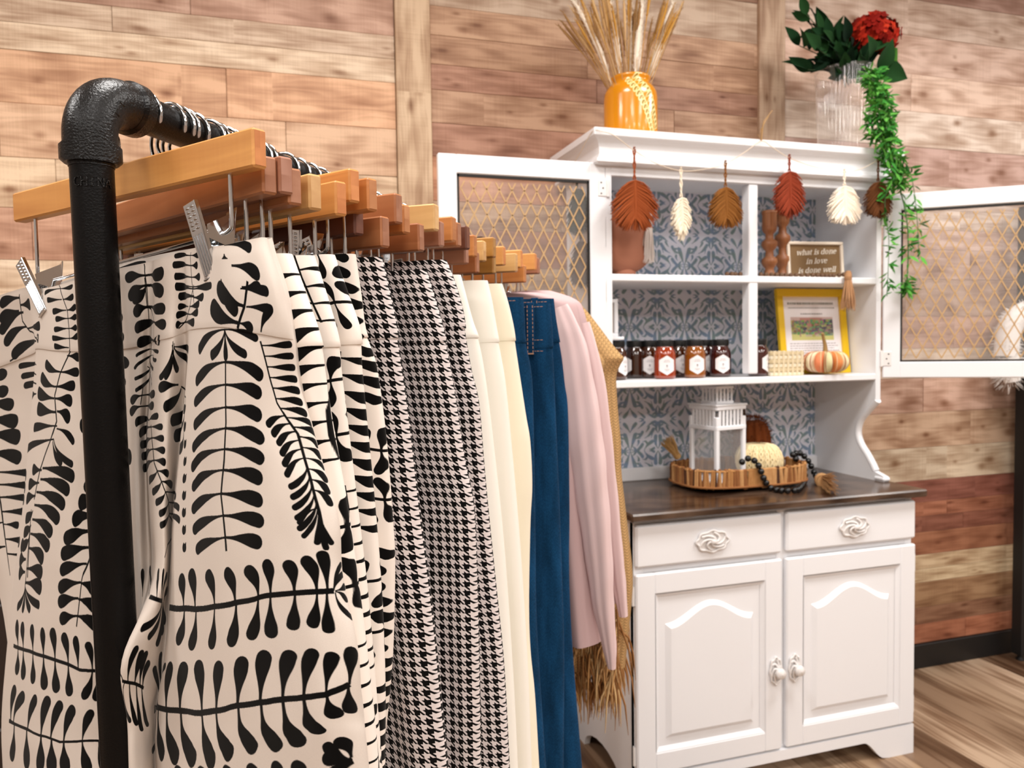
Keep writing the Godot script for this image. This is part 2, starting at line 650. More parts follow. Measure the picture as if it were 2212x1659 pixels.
# ---------------------------------------------------------------- hutch
func wallpaper() -> ImageTexture:
	var s := 512
	cov_start(s, s, 255)
	# one quarter of the repeat is drawn and mirrored both ways
	var marks := [
		[0.0, 0.50, 0.05, 0.36, 0.09, 0.24, 0.030], [0.02, 0.52, 0.16, 0.50, 0.22, 0.40, 0.024], [0.05, 0.30, 0.18, 0.30, 0.22, 0.20, 0.022], [0.0, 0.20, 0.04, 0.12, 0.10, 0.06, 0.026],
		[0.25, 0.50, 0.30, 0.40, 0.40, 0.36, 0.026], [0.26, 0.30, 0.36, 0.26, 0.42, 0.16, 0.024], [0.30, 0.12, 0.36, 0.06, 0.45, 0.04, 0.022], [0.50, 0.48, 0.44, 0.40, 0.46, 0.28, 0.028],
		[0.50, 0.22, 0.45, 0.16, 0.48, 0.06, 0.024], [0.14, 0.14, 0.20, 0.10, 0.26, 0.04, 0.018], [0.12, 0.42, 0.16, 0.38, 0.15, 0.34, 0.018], [0.34, 0.48, 0.38, 0.50, 0.43, 0.47, 0.018],
		[0.10, 0.20, 0.14, 0.24, 0.20, 0.23, 0.016], [0.28, 0.20, 0.31, 0.18, 0.34, 0.12, 0.016], [0.04, 0.42, 0.07, 0.44, 0.10, 0.48, 0.016], [0.22, 0.36, 0.28, 0.34, 0.30, 0.38, 0.016], [0.38, 0.30, 0.40, 0.24, 0.39, 0.20, 0.016], [0.16, 0.02, 0.20, 0.03, 0.24, 0.00, 0.014], [0.40, 0.10, 0.41, 0.08, 0.44, 0.10, 0.014]]
	for m in marks:
		for fx in 2:
			for fy in 2:
				var p := []
				for k in 3:
					p.append(Vector2(m[k * 2] if fx == 0 else 1.0 - m[k * 2], m[k * 2 + 1] if fy == 0 else 1.0 - m[k * 2 + 1]) * s)
				cov_poly(leaf_poly(p[0], p[1], p[2], m[6] * s * 1.15), 255, true)
				cov_poly(line_poly([p[0], p[1], p[2]], 0.006 * s), 255, true)
	var n := noise(5, 0.01, 2)
	var data := PackedByteArray()
	data.resize(s * s * 3)
	for y in s:
		for x in s:
			var c := cov[y * s + x] / 255.0
			var g := clampf(0.5 + n.get_noise_2d(x, y) * 0.9, 0.0, 1.0)
			var ink := Color(0.52, 0.60, 0.72).lerp(Color(0.52, 0.60, 0.60), g)
			var at := (y * s + x) * 3
			var o := ink.lerp(Color(0.90, 0.90, 0.94), c * 0.94)
			data[at] = int(o.r * 255)
			data[at + 1] = int(o.g * 255)
			data[at + 2] = int(o.b * 255)
	return tex_of(Image.create_from_data(s, s, false, Image.FORMAT_RGB8, data))

func raised_panel(mb: MB, x0: float, x1: float, y0: float, y1: float, z: float, rise: float) -> void:
	# cathedral panel: arched top, sloping edge, flat field proud of the ground
	var outer := []
	var inner := []
	var n := 20
	var arch := func(xa: float, xb: float, yt: float, amp: float) -> Array:
		var o := []
		for k in n + 1:
			var s := float(k) / n
			o.append(Vector2(lerpf(xa, xb, s), yt - amp * (1.0 - pow(sin(PI * s), 2.0))))
		return o
	var ot: Array = arch.call(x0, x1, y1, 0.055)
	var it: Array = arch.call(x0 + 0.015, x1 - 0.015, y1 - 0.013, 0.055)
	outer = [Vector2(x1, y0), Vector2(x0, y0)] + ot
	inner = [Vector2(x1 - 0.015, y0 + 0.015), Vector2(x0 + 0.015, y0 + 0.015)] + it
	var m := outer.size()
	for i in m:
		var j := (i + 1) % m
		mb.face([Vector3(outer[i].x, outer[i].y, z), Vector3(outer[j].x, outer[j].y, z), Vector3(inner[j].x, inner[j].y, z + rise), Vector3(inner[i].x, inner[i].y, z + rise)], Vector3(0, 0, 1))
	var tri := Geometry2D.triangulate_polygon(PackedVector2Array(inner))
	for k in range(0, tri.size(), 3):
		var ps := []
		for q in 3:
			var p: Vector2 = inner[tri[k + q]]
			ps.append(Vector3(p.x, p.y, z + rise))
		mb.face(ps, Vector3(0, 0, 1))

func rosette(mb: MB, c: Vector3, rx: float, ry: float) -> void:
	# cast oval plate with rope rim, leaf swirls and a boss
	var rim := []
	for k in 41:
		var a := TAU * k / 40.0
		var f := 1.0 + 0.07 * cos(a * 8.0)
		rim.append(c + Vector3(cos(a) * rx * f, sin(a) * ry * f, 0.004))
	tube(mb, rim, 0.0035, 6, false)
	for q in 6:
		var sw := []
		var a0 := TAU * q / 6.0
		for k in 12:
			var s := k / 11.0
			var a := a0 + s * 1.5
			sw.append(c + Vector3(cos(a) * rx * (0.2 + 0.65 * s), sin(a) * ry * (0.2 + 0.65 * s), 0.005 + 0.006 * (1 - s)))
		tube(mb, sw, 0.0036, 6)
	var pl := MB.new()
	lathe(mb, [Vector2(rx * 0.25, 0.0), Vector2(rx * 0.24, 0.012), Vector2(rx * 0.16, 0.018), Vector2(0.0005, 0.020)], 16, Transform3D(Basis(Vector3(1, 0, 0), Vector3(0, 0, 1), Vector3(0, -ry / rx, 0)), c))
	lathe(mb, [Vector2(rx * 0.96, -0.002), Vector2(rx * 0.96, 0.002), Vector2(0.0005, 0.003)], 24, Transform3D(Basis(Vector3(1, 0, 0), Vector3(0, 0, 1), Vector3(0, -ry / rx, 0)), c))

func hutch() -> void:
	var t := thing("hutch", "white painted hutch with dark wood counter, open glass doors and blue patterned back", "hutch", Vector3(0.5, 0, -0.25))
	var W: Material = M.white
	# lower carcass: sides with arched feet, rails, bottom
	for x in [0.0, 0.98]:
		var m := MB.new()
		var poly := PackedVector2Array([Vector2(-0.02, 0.0), Vector2(-0.02, 0.85), Vector2(-0.487, 0.85), Vector2(-0.487, 0.0), Vector2(-0.42, 0.0)])
		for k in 11:
			var a := PI * k / 10.0
			poly.append(Vector2(-0.25 - 0.15 * cos(a), 0.0 + 0.075 * sin(a)))
		poly.append(Vector2(-0.09, 0.0))
		prism(m, poly, 0.0, 0.02, Transform3D(Basis(Vector3(0, 0, 1), Vector3(0, 1, 0), Vector3(1, 0, 0)), Vector3(x, 0, 0)))
		obj("side_panel", m, W, t)
	var fr := MB.new()
	for b in [[0.0, 0.03, 0.095, 0.85], [0.97, 1.0, 0.095, 0.85], [0.48, 0.52, 0.095, 0.85]]:
		box(fr, Vector3((b[0] + b[1]) / 2, (b[2] + b[3]) / 2, -0.029), Vector3(b[1] - b[0], b[3] - b[2], 0.022), 0.002)
	for b in [[0.82, 0.85], [0.69, 0.73], [0.085, 0.12]]:
		box(fr, Vector3(0.5, (b[0] + b[1]) / 2, -0.030), Vector3(1.0, b[1] - b[0], 0.020), 0.002)
	obj("face_frame", fr, W, t)
	var ap := MB.new()
	var poly := PackedVector2Array([Vector2(0.0, 0.0), Vector2(0.0, 0.096), Vector2(1.0, 0.096), Vector2(1.0, 0.0), Vector2(0.90, 0.0)])
	for k in 9:
		var s := k / 8.0
		poly.append(Vector2(0.885 - 0.085 * s, 0.062 * (0.5 - 0.5 * cos(PI * s)) + 0.002))
	for k in 9:
		var s := k / 8.0
		poly.append(Vector2(0.20 - 0.085 * s, 0.062 * (0.5 + 0.5 * cos(PI * s)) + 0.002))
	poly.append(Vector2(0.10, 0.0))
	prism(ap, poly, -0.022, -0.002)
	obj("apron", ap, W, t)
	var bk := MB.new()
	box(bk, Vector3(0.5, 0.46, -0.478), Vector3(0.96, 0.76, 0.012))
	box(bk, Vector3(0.5, 0.105, -0.25), Vector3(0.96, 0.016, 0.45))
	obj("carcass_back", bk, M.white_in, t)
	for d in [[0.0, 0.491], [0.507, 1.0]]:
		var m := MB.new()
		box(m, Vector3((d[0] + d[1]) / 2, 0.774, -0.009), Vector3(d[1] - d[0], 0.123, 0.019), 0.006)
		var dr := obj("drawer", m, W, t)
		var hd := MB.new()
		rosette(hd, Vector3((d[0] + d[1]) / 2, 0.772, 0.002), 0.052, 0.030)
		tag(put_mesh("handle", hd.mesh(), M.hinge, dr), "oval cast white drawer pull with scrolls")
	for d in [[0.0, 0.491, 1.0], [0.507, 1.0, -1.0]]:
		var x0: float = d[0]
		var x1: float = d[1]
		var m := MB.new()
		var y0 := 0.102
		var y1 := 0.693
		var fw := 0.062
		box(m, Vector3(x0 + fw / 2, (y0 + y1) / 2, -0.009), Vector3(fw, y1 - y0, 0.019), 0.004)
		box(m, Vector3(x1 - fw / 2, (y0 + y1) / 2, -0.009), Vector3(fw, y1 - y0, 0.019), 0.004)
		box(m, Vector3((x0 + x1) / 2, y1 - fw / 2, -0.009), Vector3(x1 - x0 - 2 * fw + 0.006, fw, 0.0186), 0.004)
		box(m, Vector3((x0 + x1) / 2, y0 + fw / 2, -0.009), Vector3(x1 - x0 - 2 * fw + 0.006, fw, 0.0186), 0.004)
		box(m, Vector3((x0 + x1) / 2, (y0 + y1) / 2, -0.0145), Vector3(x1 - x0 - 0.1, y1 - y0 - 0.1, 0.007))
		# bevelled inner edge of the frame
		var a := [x0 + fw, x1 - fw, y0 + fw, y1 - fw]
		var g := 0.012
		for q in [[[a[0], a[2]], [a[1], a[2]], [a[1] - g, a[2] + g], [a[0] + g, a[2] + g]], [[a[0], a[3]], [a[1], a[3]], [a[1] - g, a[3] - g], [a[0] + g, a[3] - g]],
				[[a[0], a[2]], [a[0], a[3]], [a[0] + g, a[3] - g], [a[0] + g, a[2] + g]], [[a[1], a[2]], [a[1], a[3]], [a[1] - g, a[3] - g], [a[1] - g, a[2] + g]]]:
			m.face([Vector3(q[0][0], q[0][1], -0.001), Vector3(q[1][0], q[1][1], -0.001), Vector3(q[2][0], q[2][1], -0.010), Vector3(q[3][0], q[3][1], -0.010)], Vector3(0, 0, 1))
		var dr := obj("door", m, W, t)
		var pn := MB.new()
		raised_panel(pn, x0 + fw + 0.034, x1 - fw - 0.034, y0 + fw + 0.034, y1 - fw - 0.038, -0.0112, 0.011)
		put_mesh("raised_panel", pn.mesh(), W, dr)
		var kx: float = x1 - 0.026 if d[2] > 0 else x0 + 0.026
		var kb := MB.new()
		rosette(kb, Vector3(kx, 0.352, 0.001), 0.020, 0.040)
		lathe(kb, [Vector2(0.008, 0.0), Vector2(0.007, 0.012), Vector2(0.012, 0.018), Vector2(0.0165, 0.026), Vector2(0.014, 0.034), Vector2(0.0005, 0.037)], 18, Transform3D(Basis(Vector3(1, 0, 0), Vector3(0, 0, 1), Vector3(0, -1, 0)), Vector3(kx, 0.352, 0.002)))
		tag(put_mesh("knob", kb.mesh(), M.hinge, dr), "white knob on a cast back plate")
		for y in [0.16, 0.63]:
			var hg := MB.new()
			var hx: float = x0 - 0.004 if d[2] > 0 else x1 + 0.004
			lathe(hg, [Vector2(0.0045, -0.028), Vector2(0.0045, 0.028)], 10, Transform3D(Basis.IDENTITY, Vector3(hx, y, -0.012)))
			put_mesh("hinge", hg.mesh(), M.hinge, dr)
	var ct := MB.new()
	box(ct, Vector3(0.5, 0.862, -0.2315), Vector3(1.048, 0.024, 0.511), 0.005)
	for q in ct.uv.size():
		ct.uv[q] = Vector2(ct.v[q].x, ct.v[q].z + ct.v[q].y)
	tag(obj("countertop", ct, M.top, t), "dark brown stained wood top")
	# upper part
	for x in [-0.008, 0.992]:
		var m := MB.new()
		var p := PackedVector2Array([Vector2(-0.487, 0.874), Vector2(-0.487, 1.93), Vector2(-0.17, 1.93), Vector2(-0.17, 1.150)])
		var sc := []
		for q in [[-0.17, 1.150], [-0.213, 1.112], [-0.250, 1.073], [-0.262, 1.030], [-0.246, 0.990], [-0.214, 0.955], [-0.190, 0.925], [-0.177, 0.905]]:
			sc.append(Vector3(q[0], q[1], 0))
		for q in spline(sc, 5):
			if q.y < 1.149:
				p.append(Vector2(q.x, q.y))
		p.append(Vector2(-0.13, 0.892))
		p.append(Vector2(-0.13, 0.874))
		prism(m, p, 0.0, 0.02, Transform3D(Basis(Vector3(0, 0, 1), Vector3(0, 1, 0), Vector3(1, 0, 0)), Vector3(x, 0, 0)))
		# rounded nosing along the curved edge
		var nose := []
		for q in spline(sc, 5):
			nose.append(Vector3(x + 0.01, q.y, q.x))
		tube(m, nose, 0.0125, 8)
		box(m, Vector3(x + 0.01, 0.883, -0.148), Vector3(0.03, 0.017, 0.05), 0.006)
		obj("upper_side", m, W, t)
	var bp := MB.new()
	box(bp, Vector3(0.502, 1.40, -0.481), Vector3(0.984, 1.05, 0.008))
	var wp := std(Color(1, 1, 1), 0.7)
	wp.albedo_texture = wallpaper()
	wp.uv1_scale = Vector3(4.6, 4.6, 1)
	tag(obj("back_panel", bp, wp, t), "back panel papered in blue and white scroll pattern")
	var rl := MB.new()
	box(rl, Vector3(0.502, 0.897, -0.470), Vector3(0.984, 0.046, 0.014), 0.003)
	obj("back_rail", rl, W, t)
	for y in [1.566, 1.241]:
		var m := MB.new()
		box(m, Vector3(0.502, y - 0.011, -0.324), Vector3(0.984, 0.022, 0.308), 0.003)
		obj("shelf", m, W, t)
	var dv := MB.new()
	box(dv, Vector3(0.509, 1.555, -0.192), Vector3(0.034, 0.606, 0.040), 0.003)
	obj("divider", dv, W, t)
	var hd := MB.new()
	box(hd, Vector3(0.502, 1.894, -0.178), Vector3(0.984, 0.072, 0.018), 0.002)
	box(hd, Vector3(0.502, 1.925, -0.33), Vector3(0.984, 0.014, 0.31))
	obj("header", hd, W, t)
	# crown moulding swept round three sides
	var cr_ := MB.new()
	var prof := [Vector2(0.0, 1.886), Vector2(0.030, 1.888), Vector2(0.036, 1.893), Vector2(0.036, 1.901), Vector2(0.026, 1.907), Vector2(0.022, 1.918), Vector2(0.024, 1.938), Vector2(0.032, 1.954), Vector2(0.042, 1.962), Vector2(0.050, 1.966), Vector2(0.052, 1.984), Vector2(0.046, 1.988), Vector2(0.0, 1.988)]
	var cx0 := -0.010
	var cx1 := 1.014
	var zf := -0.178
	for i in prof.size() - 1:
		var a: Vector2 = prof[i]
		var b: Vector2 = prof[i + 1]
		var d := b - a
		cr_.face([Vector3(cx0 - a.x, a.y, zf + a.x), Vector3(cx1 + a.x, a.y, zf + a.x), Vector3(cx1 + b.x, b.y, zf + b.x), Vector3(cx0 - b.x, b.y, zf + b.x)], Vector3(0, -d.x, d.y))
		cr_.face([Vector3(cx0 - a.x, a.y, zf + a.x), Vector3(cx0 - a.x, a.y, -0.495), Vector3(cx0 - b.x, b.y, -0.495), Vector3(cx0 - b.x, b.y, zf + b.x)], Vector3(-d.y, -d.x, 0))
		cr_.face([Vector3(cx1 + a.x, a.y, zf + a.x), Vector3(cx1 + a.x, a.y, -0.495), Vector3(cx1 + b.x, b.y, -0.495), Vector3(cx1 + b.x, b.y, zf + b.x)], Vector3(d.y, -d.x, 0))
	cr_.face([Vector3(cx0, 1.988, zf), Vector3(cx1, 1.988, zf), Vector3(cx1, 1.988, -0.495), Vector3(cx0, 1.988, -0.495)], Vector3.UP)
	cr_.face([Vector3(cx0, 1.886, zf), Vector3(cx1, 1.886, zf), Vector3(cx1, 1.886, -0.495), Vector3(cx0, 1.886, -0.495)], Vector3.DOWN)
	obj("crown_moulding", cr_, W, t)
	glass_door(t, Vector3(-0.004, 0, -0.17), Vector3(-1, 0, 0), Vector3(0, 0, 1), 0.512, 1.232, 1.895)
	var dd := Vector3(0.8082, 0.0000, 0.5889)
	glass_door(t, Vector3(1.016, 0, -0.165), dd, Vector3(-dd.z, 0, dd.x), 0.512, 1.226, 1.845)

func glass_door(t: Node3D, h: Vector3, dx: Vector3, nz: Vector3, w: float, y0: float, y1: float) -> void:
	# frame in its own plane: x runs from the hinge to the free edge, z faces the viewer
	var bs := Basis(dx, Vector3.UP, nz)
	var bl := bs if bs.determinant() > 0.0 else Basis(-dx, Vector3.UP, nz)
	var fw := 0.054
	var m := MB.new()
	for b in [[fw / 2, (y0 + y1) / 2, fw, y1 - y0], [w - fw / 2, (y0 + y1) / 2, fw, y1 - y0], [w / 2, y1 - 0.027, w - 2 * fw + 0.004, 0.054], [w / 2, y0 + 0.027, w - 2 * fw + 0.004, 0.054]]:
		box(m, Vector3(b[0], b[1], -0.010), Vector3(b[2], b[3], 0.020), 0.003, bs, h)
	var d := obj("glass_door", m, M.white, t)
	var g := MB.new()
	for b in [[fw + 0.003, (y0 + y1) / 2, 0.006, y1 - y0 - 0.108], [w - fw - 0.003, (y0 + y1) / 2, 0.006, y1 - y0 - 0.108], [w / 2, y1 - 0.058, w - 2 * fw, 0.008], [w / 2, y0 + 0.057, w - 2 * fw, 0.006]]:
		box(g, Vector3(b[0], b[1], -0.006), Vector3(b[2], b[3], 0.006), 0.0, bs, h)
	put_mesh("gasket", g.mesh(), M.gasket, d)
	var p := MB.new()
	box(p, Vector3(w / 2, (y0 + y1) / 2, -0.011), Vector3(w - 2 * fw + 0.01, y1 - y0 - 0.1, 0.003), 0.0, bs, h)
	put_mesh("pane", p.mesh(), M.glass, d)
	# gilt diamond lattice on the pane, set in from the edge
	var l := MB.new()
	var ax := fw + 0.012
	var bx := w - fw - 0.012
	var ay := y0 + 0.066
	var by := y1 - 0.072
	var px := 0.038
	var py := 0.072
	var k := -40
	while k < 60:
		for s in [-1.0, 1.0]:
			# line x = x0 + s * px/py * (y - ay)
			var x0 := ax + k * px
			var sl: float = s * px / py
			var ta := ay
			var tb := by
			var ya := ay + (ax - x0) / sl
			var yb := ay + (bx - x0) / sl
			ta = maxf(ta, minf(ya, yb))
			tb = minf(tb, maxf(ya, yb))
			if tb - ta > 0.01:
				var a := Vector3(x0 + sl * (ta - ay), ta, -0.0085)
				var b := Vector3(x0 + sl * (tb - ay), tb, -0.0085)
				var dir := (b - a).normalized()
				var q := Basis(Vector3(dir.y, -dir.x, 0), dir, Vector3(0, 0, 1))
				box(l, Vector3.ZERO, Vector3(0.0036, (b - a).length(), 0.0014), 0.0, bs * q, h + bs * ((a + b) / 2))
		k += 1
	put_mesh("lattice", l.mesh(), M.lattice, d)
	for y in [y0 + 0.065, y1 - 0.075]:
		var hg := MB.new()
		box(hg, Vector3(0.012, y, 0.0012), Vector3(0.030, 0.048, 0.0024), 0.001, bs, h)
		lathe(hg, [Vector2(0.0045, -0.026), Vector2(0.0045, 0.026), Vector2(0.0005, 0.028)], 10, Transform3D(bl, h + bs * Vector3(-0.004, y, 0.002)))
		var ho := put_mesh("hinge", hg.mesh(), M.hinge, d)
		for o in [[0.018, 0.016], [0.012, 0.0], [0.018, -0.016]]:
			var sc := MB.new()
			lathe(sc, [Vector2(0.0026, 0.0), Vector2(0.0026, 0.0008), Vector2(0.0003, 0.001)], 8, Transform3D(bl * Basis(Vector3(1, 0, 0), Vector3(0, 0, 1), Vector3(0, -1, 0)), h + bs * Vector3(o[0], y + o[1], 0.0022)))
			put_mesh("screw", sc.mesh(), M.screw, d)

# ---------------------------------------------------------------- clothing rack, hangers, garments
const RACK := Vector3(-1.1221, 1.5833, 1.1673)
const RAIL := Vector3(0.510934, 0.018090, -0.859429)
const UPR := Vector3(0.007396, -0.999910, -0.011232)
const RLH := Vector3(0.511018, 0.000000, -0.859570)
const PERP := Vector3(0.859570, 0.000000, 0.511018)
const PR := 0.0184

func bar_dir(phi: float) -> Vector3:
	return PERP * cos(deg_to_rad(phi)) - RLH * sin(deg_to_rad(phi))

func rack() -> void:
	var foot := RACK + UPR * (RACK.y / -UPR.y)
	var t := thing("clothing_rack", "black iron pipe clothing rack with elbow corner, crowded with hangers", "clothing rack", foot)
	var len := 1.36
	var far := RACK + RAIL * len
	var far_foot := Vector3(far.x, 0, far.z)
	for k in 2:
		var top := RACK if k == 0 else far
		var ft := foot if k == 0 else far_foot
		var dn := UPR if k == 0 else Vector3.DOWN
		var inward: Vector3 = RAIL if k == 0 else -RAIL
		var up := MB.new()
		tube(up, [top + dn * 0.052, ft + Vector3(0, 0.02, 0)], PR, 32)
		obj("upright_pipe", up, M.pipe, t)
		# malleable elbow: bend between two banded collars
		var el := MB.new()
		var c := top + dn * 0.040 + inward * 0.040
		var pts := []
		for q in 13:
			var a := PI / 2 * q / 12.0
			pts.append(c - inward * 0.040 * cos(a) - dn * 0.040 * sin(a))
		var path := [top + dn * 0.060] + pts + [top + inward * 0.060]
		var rad := []
		for q in path.size():
			rad.append(0.0228)
		tube(el, path, rad, 32)
		for e in [[dn, 0.050], [inward, 0.050]]:
			var a: Vector3 = top + e[0] * e[1]
			tube(el, [a - e[0] * 0.004, a - e[0] * 0.001, a + e[0] * 0.011, a + e[0] * 0.014], [0.0230, 0.0258, 0.0258, 0.0225], 32)
			tube(el, [a + e[0] * 0.010, a + e[0] * 0.017], 0.0192, 24)
		if k == 0:
			# small cast arrow mark standing on the side of the bend
			var toward: Vector3 = (Vector3(-0.9684, 1.3470, 1.9501) - c).normalized()
			var sd := inward.cross(dn).normalized()
			if sd.dot(toward) < 0.0:
				sd = -sd
			var mid := c - inward * 0.028 - dn * 0.028 + sd * 0.0222
			var al := (inward - dn).normalized()
			var ac := (inward + dn).normalized()
			for s in [[-0.008, 0.0, 0.004, -0.004], [0.004, -0.004, 0.007, 0.003], [-0.008, 0.0, -0.006, 0.005]]:
				tube(el, [mid + al * s[0] + ac * s[1], mid + al * s[2] + ac * s[3]], 0.0010, 6)
		obj("elbow_fitting", el, M.iron, t)
		var fl := MB.new()
		lathe(fl, [Vector2(0.05, 0.0), Vector2(0.05, 0.008), Vector2(0.03, 0.012), Vector2(0.026, 0.03), Vector2(0.019, 0.032)], 28, Transform3D(Basis.IDENTITY, ft))
		obj("floor_flange", fl, M.iron, t)
	var rl := MB.new()
	tube(rl, [RACK + RAIL * 0.058, far - RAIL * 0.058], PR, 32)
	obj("rail_pipe", rl, M.pipe, t)
	var low := MB.new()
	tube(low, [foot + Vector3(0, 0.16, 0), far_foot + Vector3(0, 0.16, 0)], PR, 20)
	obj("lower_pipe", low, M.pipe, t)
	# raised letters on the upright
	var sd := (Vector3(-0.9684, 1.3470, 1.9501) - RACK)
	sd.y = 0
	sd = sd.normalized()
	var rt := Vector3(sd.z, 0, -sd.x)
	var word := "CHINA"
	for q in 5:
		var tm := TextMesh.new()
		var f := SystemFont.new()
		f.font_names = PackedStringArray(["Droid Sans"])
		tm.font = f
		tm.text = word[q]
		tm.font_size = 16
		tm.pixel_size = 0.0007
		tm.depth = 0.002
		var a := (q - 2) * 0.36
		var d := sd * cos(a) + rt * sin(a)
		var o := put_mesh("raised_letter", tm, M.iron, t)
		o.transform = Transform3D(Basis(Vector3(d.z, 0, -d.x), Vector3.UP, d), RACK + UPR * 0.083 + d * (PR - 0.0003) - foot)

const TONES := [[232, 170, 98], [186, 124, 80], [174, 122, 96], [232, 190, 126], [112, 66, 48], [212, 142, 80], [190, 138, 66]]
const TONE_NAMES := ["golden", "brown", "pinkish brown", "pale maple", "dark reddish", "orange toned", "olive golden"]
const ENDS := [[222, 150, 92], [176, 126, 98], [182, 136, 116], [226, 186, 132], [130, 84, 66], [200, 140, 92], [182, 140, 84]]
const ORDINALS := ["front", "second", "third", "fourth", "fifth", "sixth", "seventh", "eighth", "ninth", "tenth", "eleventh", "twelfth", "thirteenth", "fourteenth", "fifteenth", "sixteenth", "seventeenth", "eighteenth", "nineteenth", "twentieth", "twenty-first", "twenty-second", "twenty-third", "twenty-fourth", "twenty-fifth", "twenty-sixth", "twenty-seventh", "twenty-eighth", "twenty-ninth", "thirtieth"]
const HANGERS := [
	[-1.1151, 1.5166, 1.1057, 21.0, 0],
	[-1.0864, 1.4994, 1.0683, 28.0, 1],
	[-1.0727, 1.5014, 1.0620, 28.0, 2],
	[-1.0682, 1.4938, 1.0552, 27.0, 1],
	[-1.0533, 1.4917, 1.0473, 26.0, 3],
	[-1.0343, 1.4920, 1.0259, 24.0, 0],
	[-1.0253, 1.5089, 1.0101, 22.0, 0],
	[-1.0121, 1.5033, 1.0032, 20.0, 5],
	[-1.0265, 1.4822, 0.9822, 19.0, 4],
	[-1.0038, 1.4715, 0.9777, 17.0, 1],
	[-0.9928, 1.5014, 0.9587, 14.0, 1],
	[-0.9832, 1.4940, 0.9394, 13.0, 5],
	[-0.9732, 1.4783, 0.9247, 8.0, 1],
	[-0.9497, 1.5102, 0.8855, 6.0, 3],
	[-0.9354, 1.4941, 0.8556, 7.0, 2],
	[-0.9133, 1.5046, 0.8305, 7.0, 5],
	[-0.9001, 1.5020, 0.8033, 7.0, 1],
	[-0.8811, 1.5032, 0.7709, 6.0, 4],
	[-0.8760, 1.4861, 0.7419, 6.0, 2],
	[-0.8535, 1.5008, 0.7062, 6.0, 5],
	[-0.8432, 1.4795, 0.6790, 6.0, 1],
	[-0.8265, 1.5005, 0.6555, 5.0, 3],
	[-0.8017, 1.5107, 0.6260, 5.0, 6],
	[-0.7941, 1.4873, 0.5981, 5.0, 6],
	[-0.7679, 1.5047, 0.5687, 5.0, 0],
	[-0.7345, 1.4978, 0.5322, 5.0, 3],
	[-0.7086, 1.5108, 0.4819, 5.0, 0],
	[-0.6919, 1.4866, 0.4517, 5.0, 5],
	[-0.6540, 1.5152, 0.4044, 5.0, 0],
	[-0.6299, 1.5131, 0.3543, 5.0, 2]]

func clip(t: Node3D, x: float, lean: float, out: float, wire: float) -> void:
	# two sprung jaws on the wire; the front plate is ribbed below and dimpled above
	var turn := Basis(Vector3(0, 0, 1), lean * 0.5)
	var at := Vector3(x, wire, 0)
	var bs := turn * Basis(Vector3(1, 0, 0), 0.12)
	var o := at + turn * Vector3(0, -0.008, out)
	var f := MB.new()
	box(f, Vector3(0, 0, 0), Vector3(0.0165, 0.066, 0.0016), 0.0005, bs, o)
	for s in [-1, 1]:
		box(f, Vector3(s * 0.0078, 0, -0.0015), Vector3(0.0009, 0.066, 0.0036), 0.0, bs, o)
	for k in 4:
		box(f, Vector3(-0.0051 + k * 0.0034, -0.013, 0.0012), Vector3(0.0016, 0.036, 0.0012), 0.0005, bs, o)
	for k in 6:
		for s in [-1, 1]:
			box(f, Vector3(s * 0.0033, 0.010 + k * 0.0038, 0.0012), Vector3(0.0038, 0.0020, 0.0014), 0.0006, bs, o)
	box(f, Vector3(0, -0.0335, 0.0004), Vector3(0.0165, 0.0016, 0.004), 0.0005, bs, o)
	part("front_jaw", f, M.chrome, t)
	var jaw := MB.new()
	box(jaw, Vector3(0, 0, 0), Vector3(0.0155, 0.060, 0.0014), 0.0004, turn * Basis(Vector3(1, 0, 0), -0.30), at + turn * Vector3(0, -0.004, -0.006))
	# cheeks fold forward from the rear jaw to the spring
	for s in [-1.0, 1.0]:
		jaw.face([at + turn * Vector3(s * 0.0078, 0.020, -0.012), at + turn * Vector3(s * 0.0078, 0.004, out - 0.004), at + turn * Vector3(s * 0.0078, -0.008, out - 0.003), at + turn * Vector3(s * 0.0078, -0.016, -0.003)], turn * Vector3(s, 0, 0))
	part("rear_jaw", jaw, M.chrome, t)
	var sp := MB.new()
	var coil := []
	for k in 41:
		var a := TAU * k / 8.0
		coil.append(at + turn * Vector3(-0.006 + 0.012 * k / 40.0, 0.0045 * sin(a), out * 0.4 + 0.0045 * cos(a)))
	tube(sp, coil, 0.0009, 5)
	part("spring", sp, M.chrome, t)

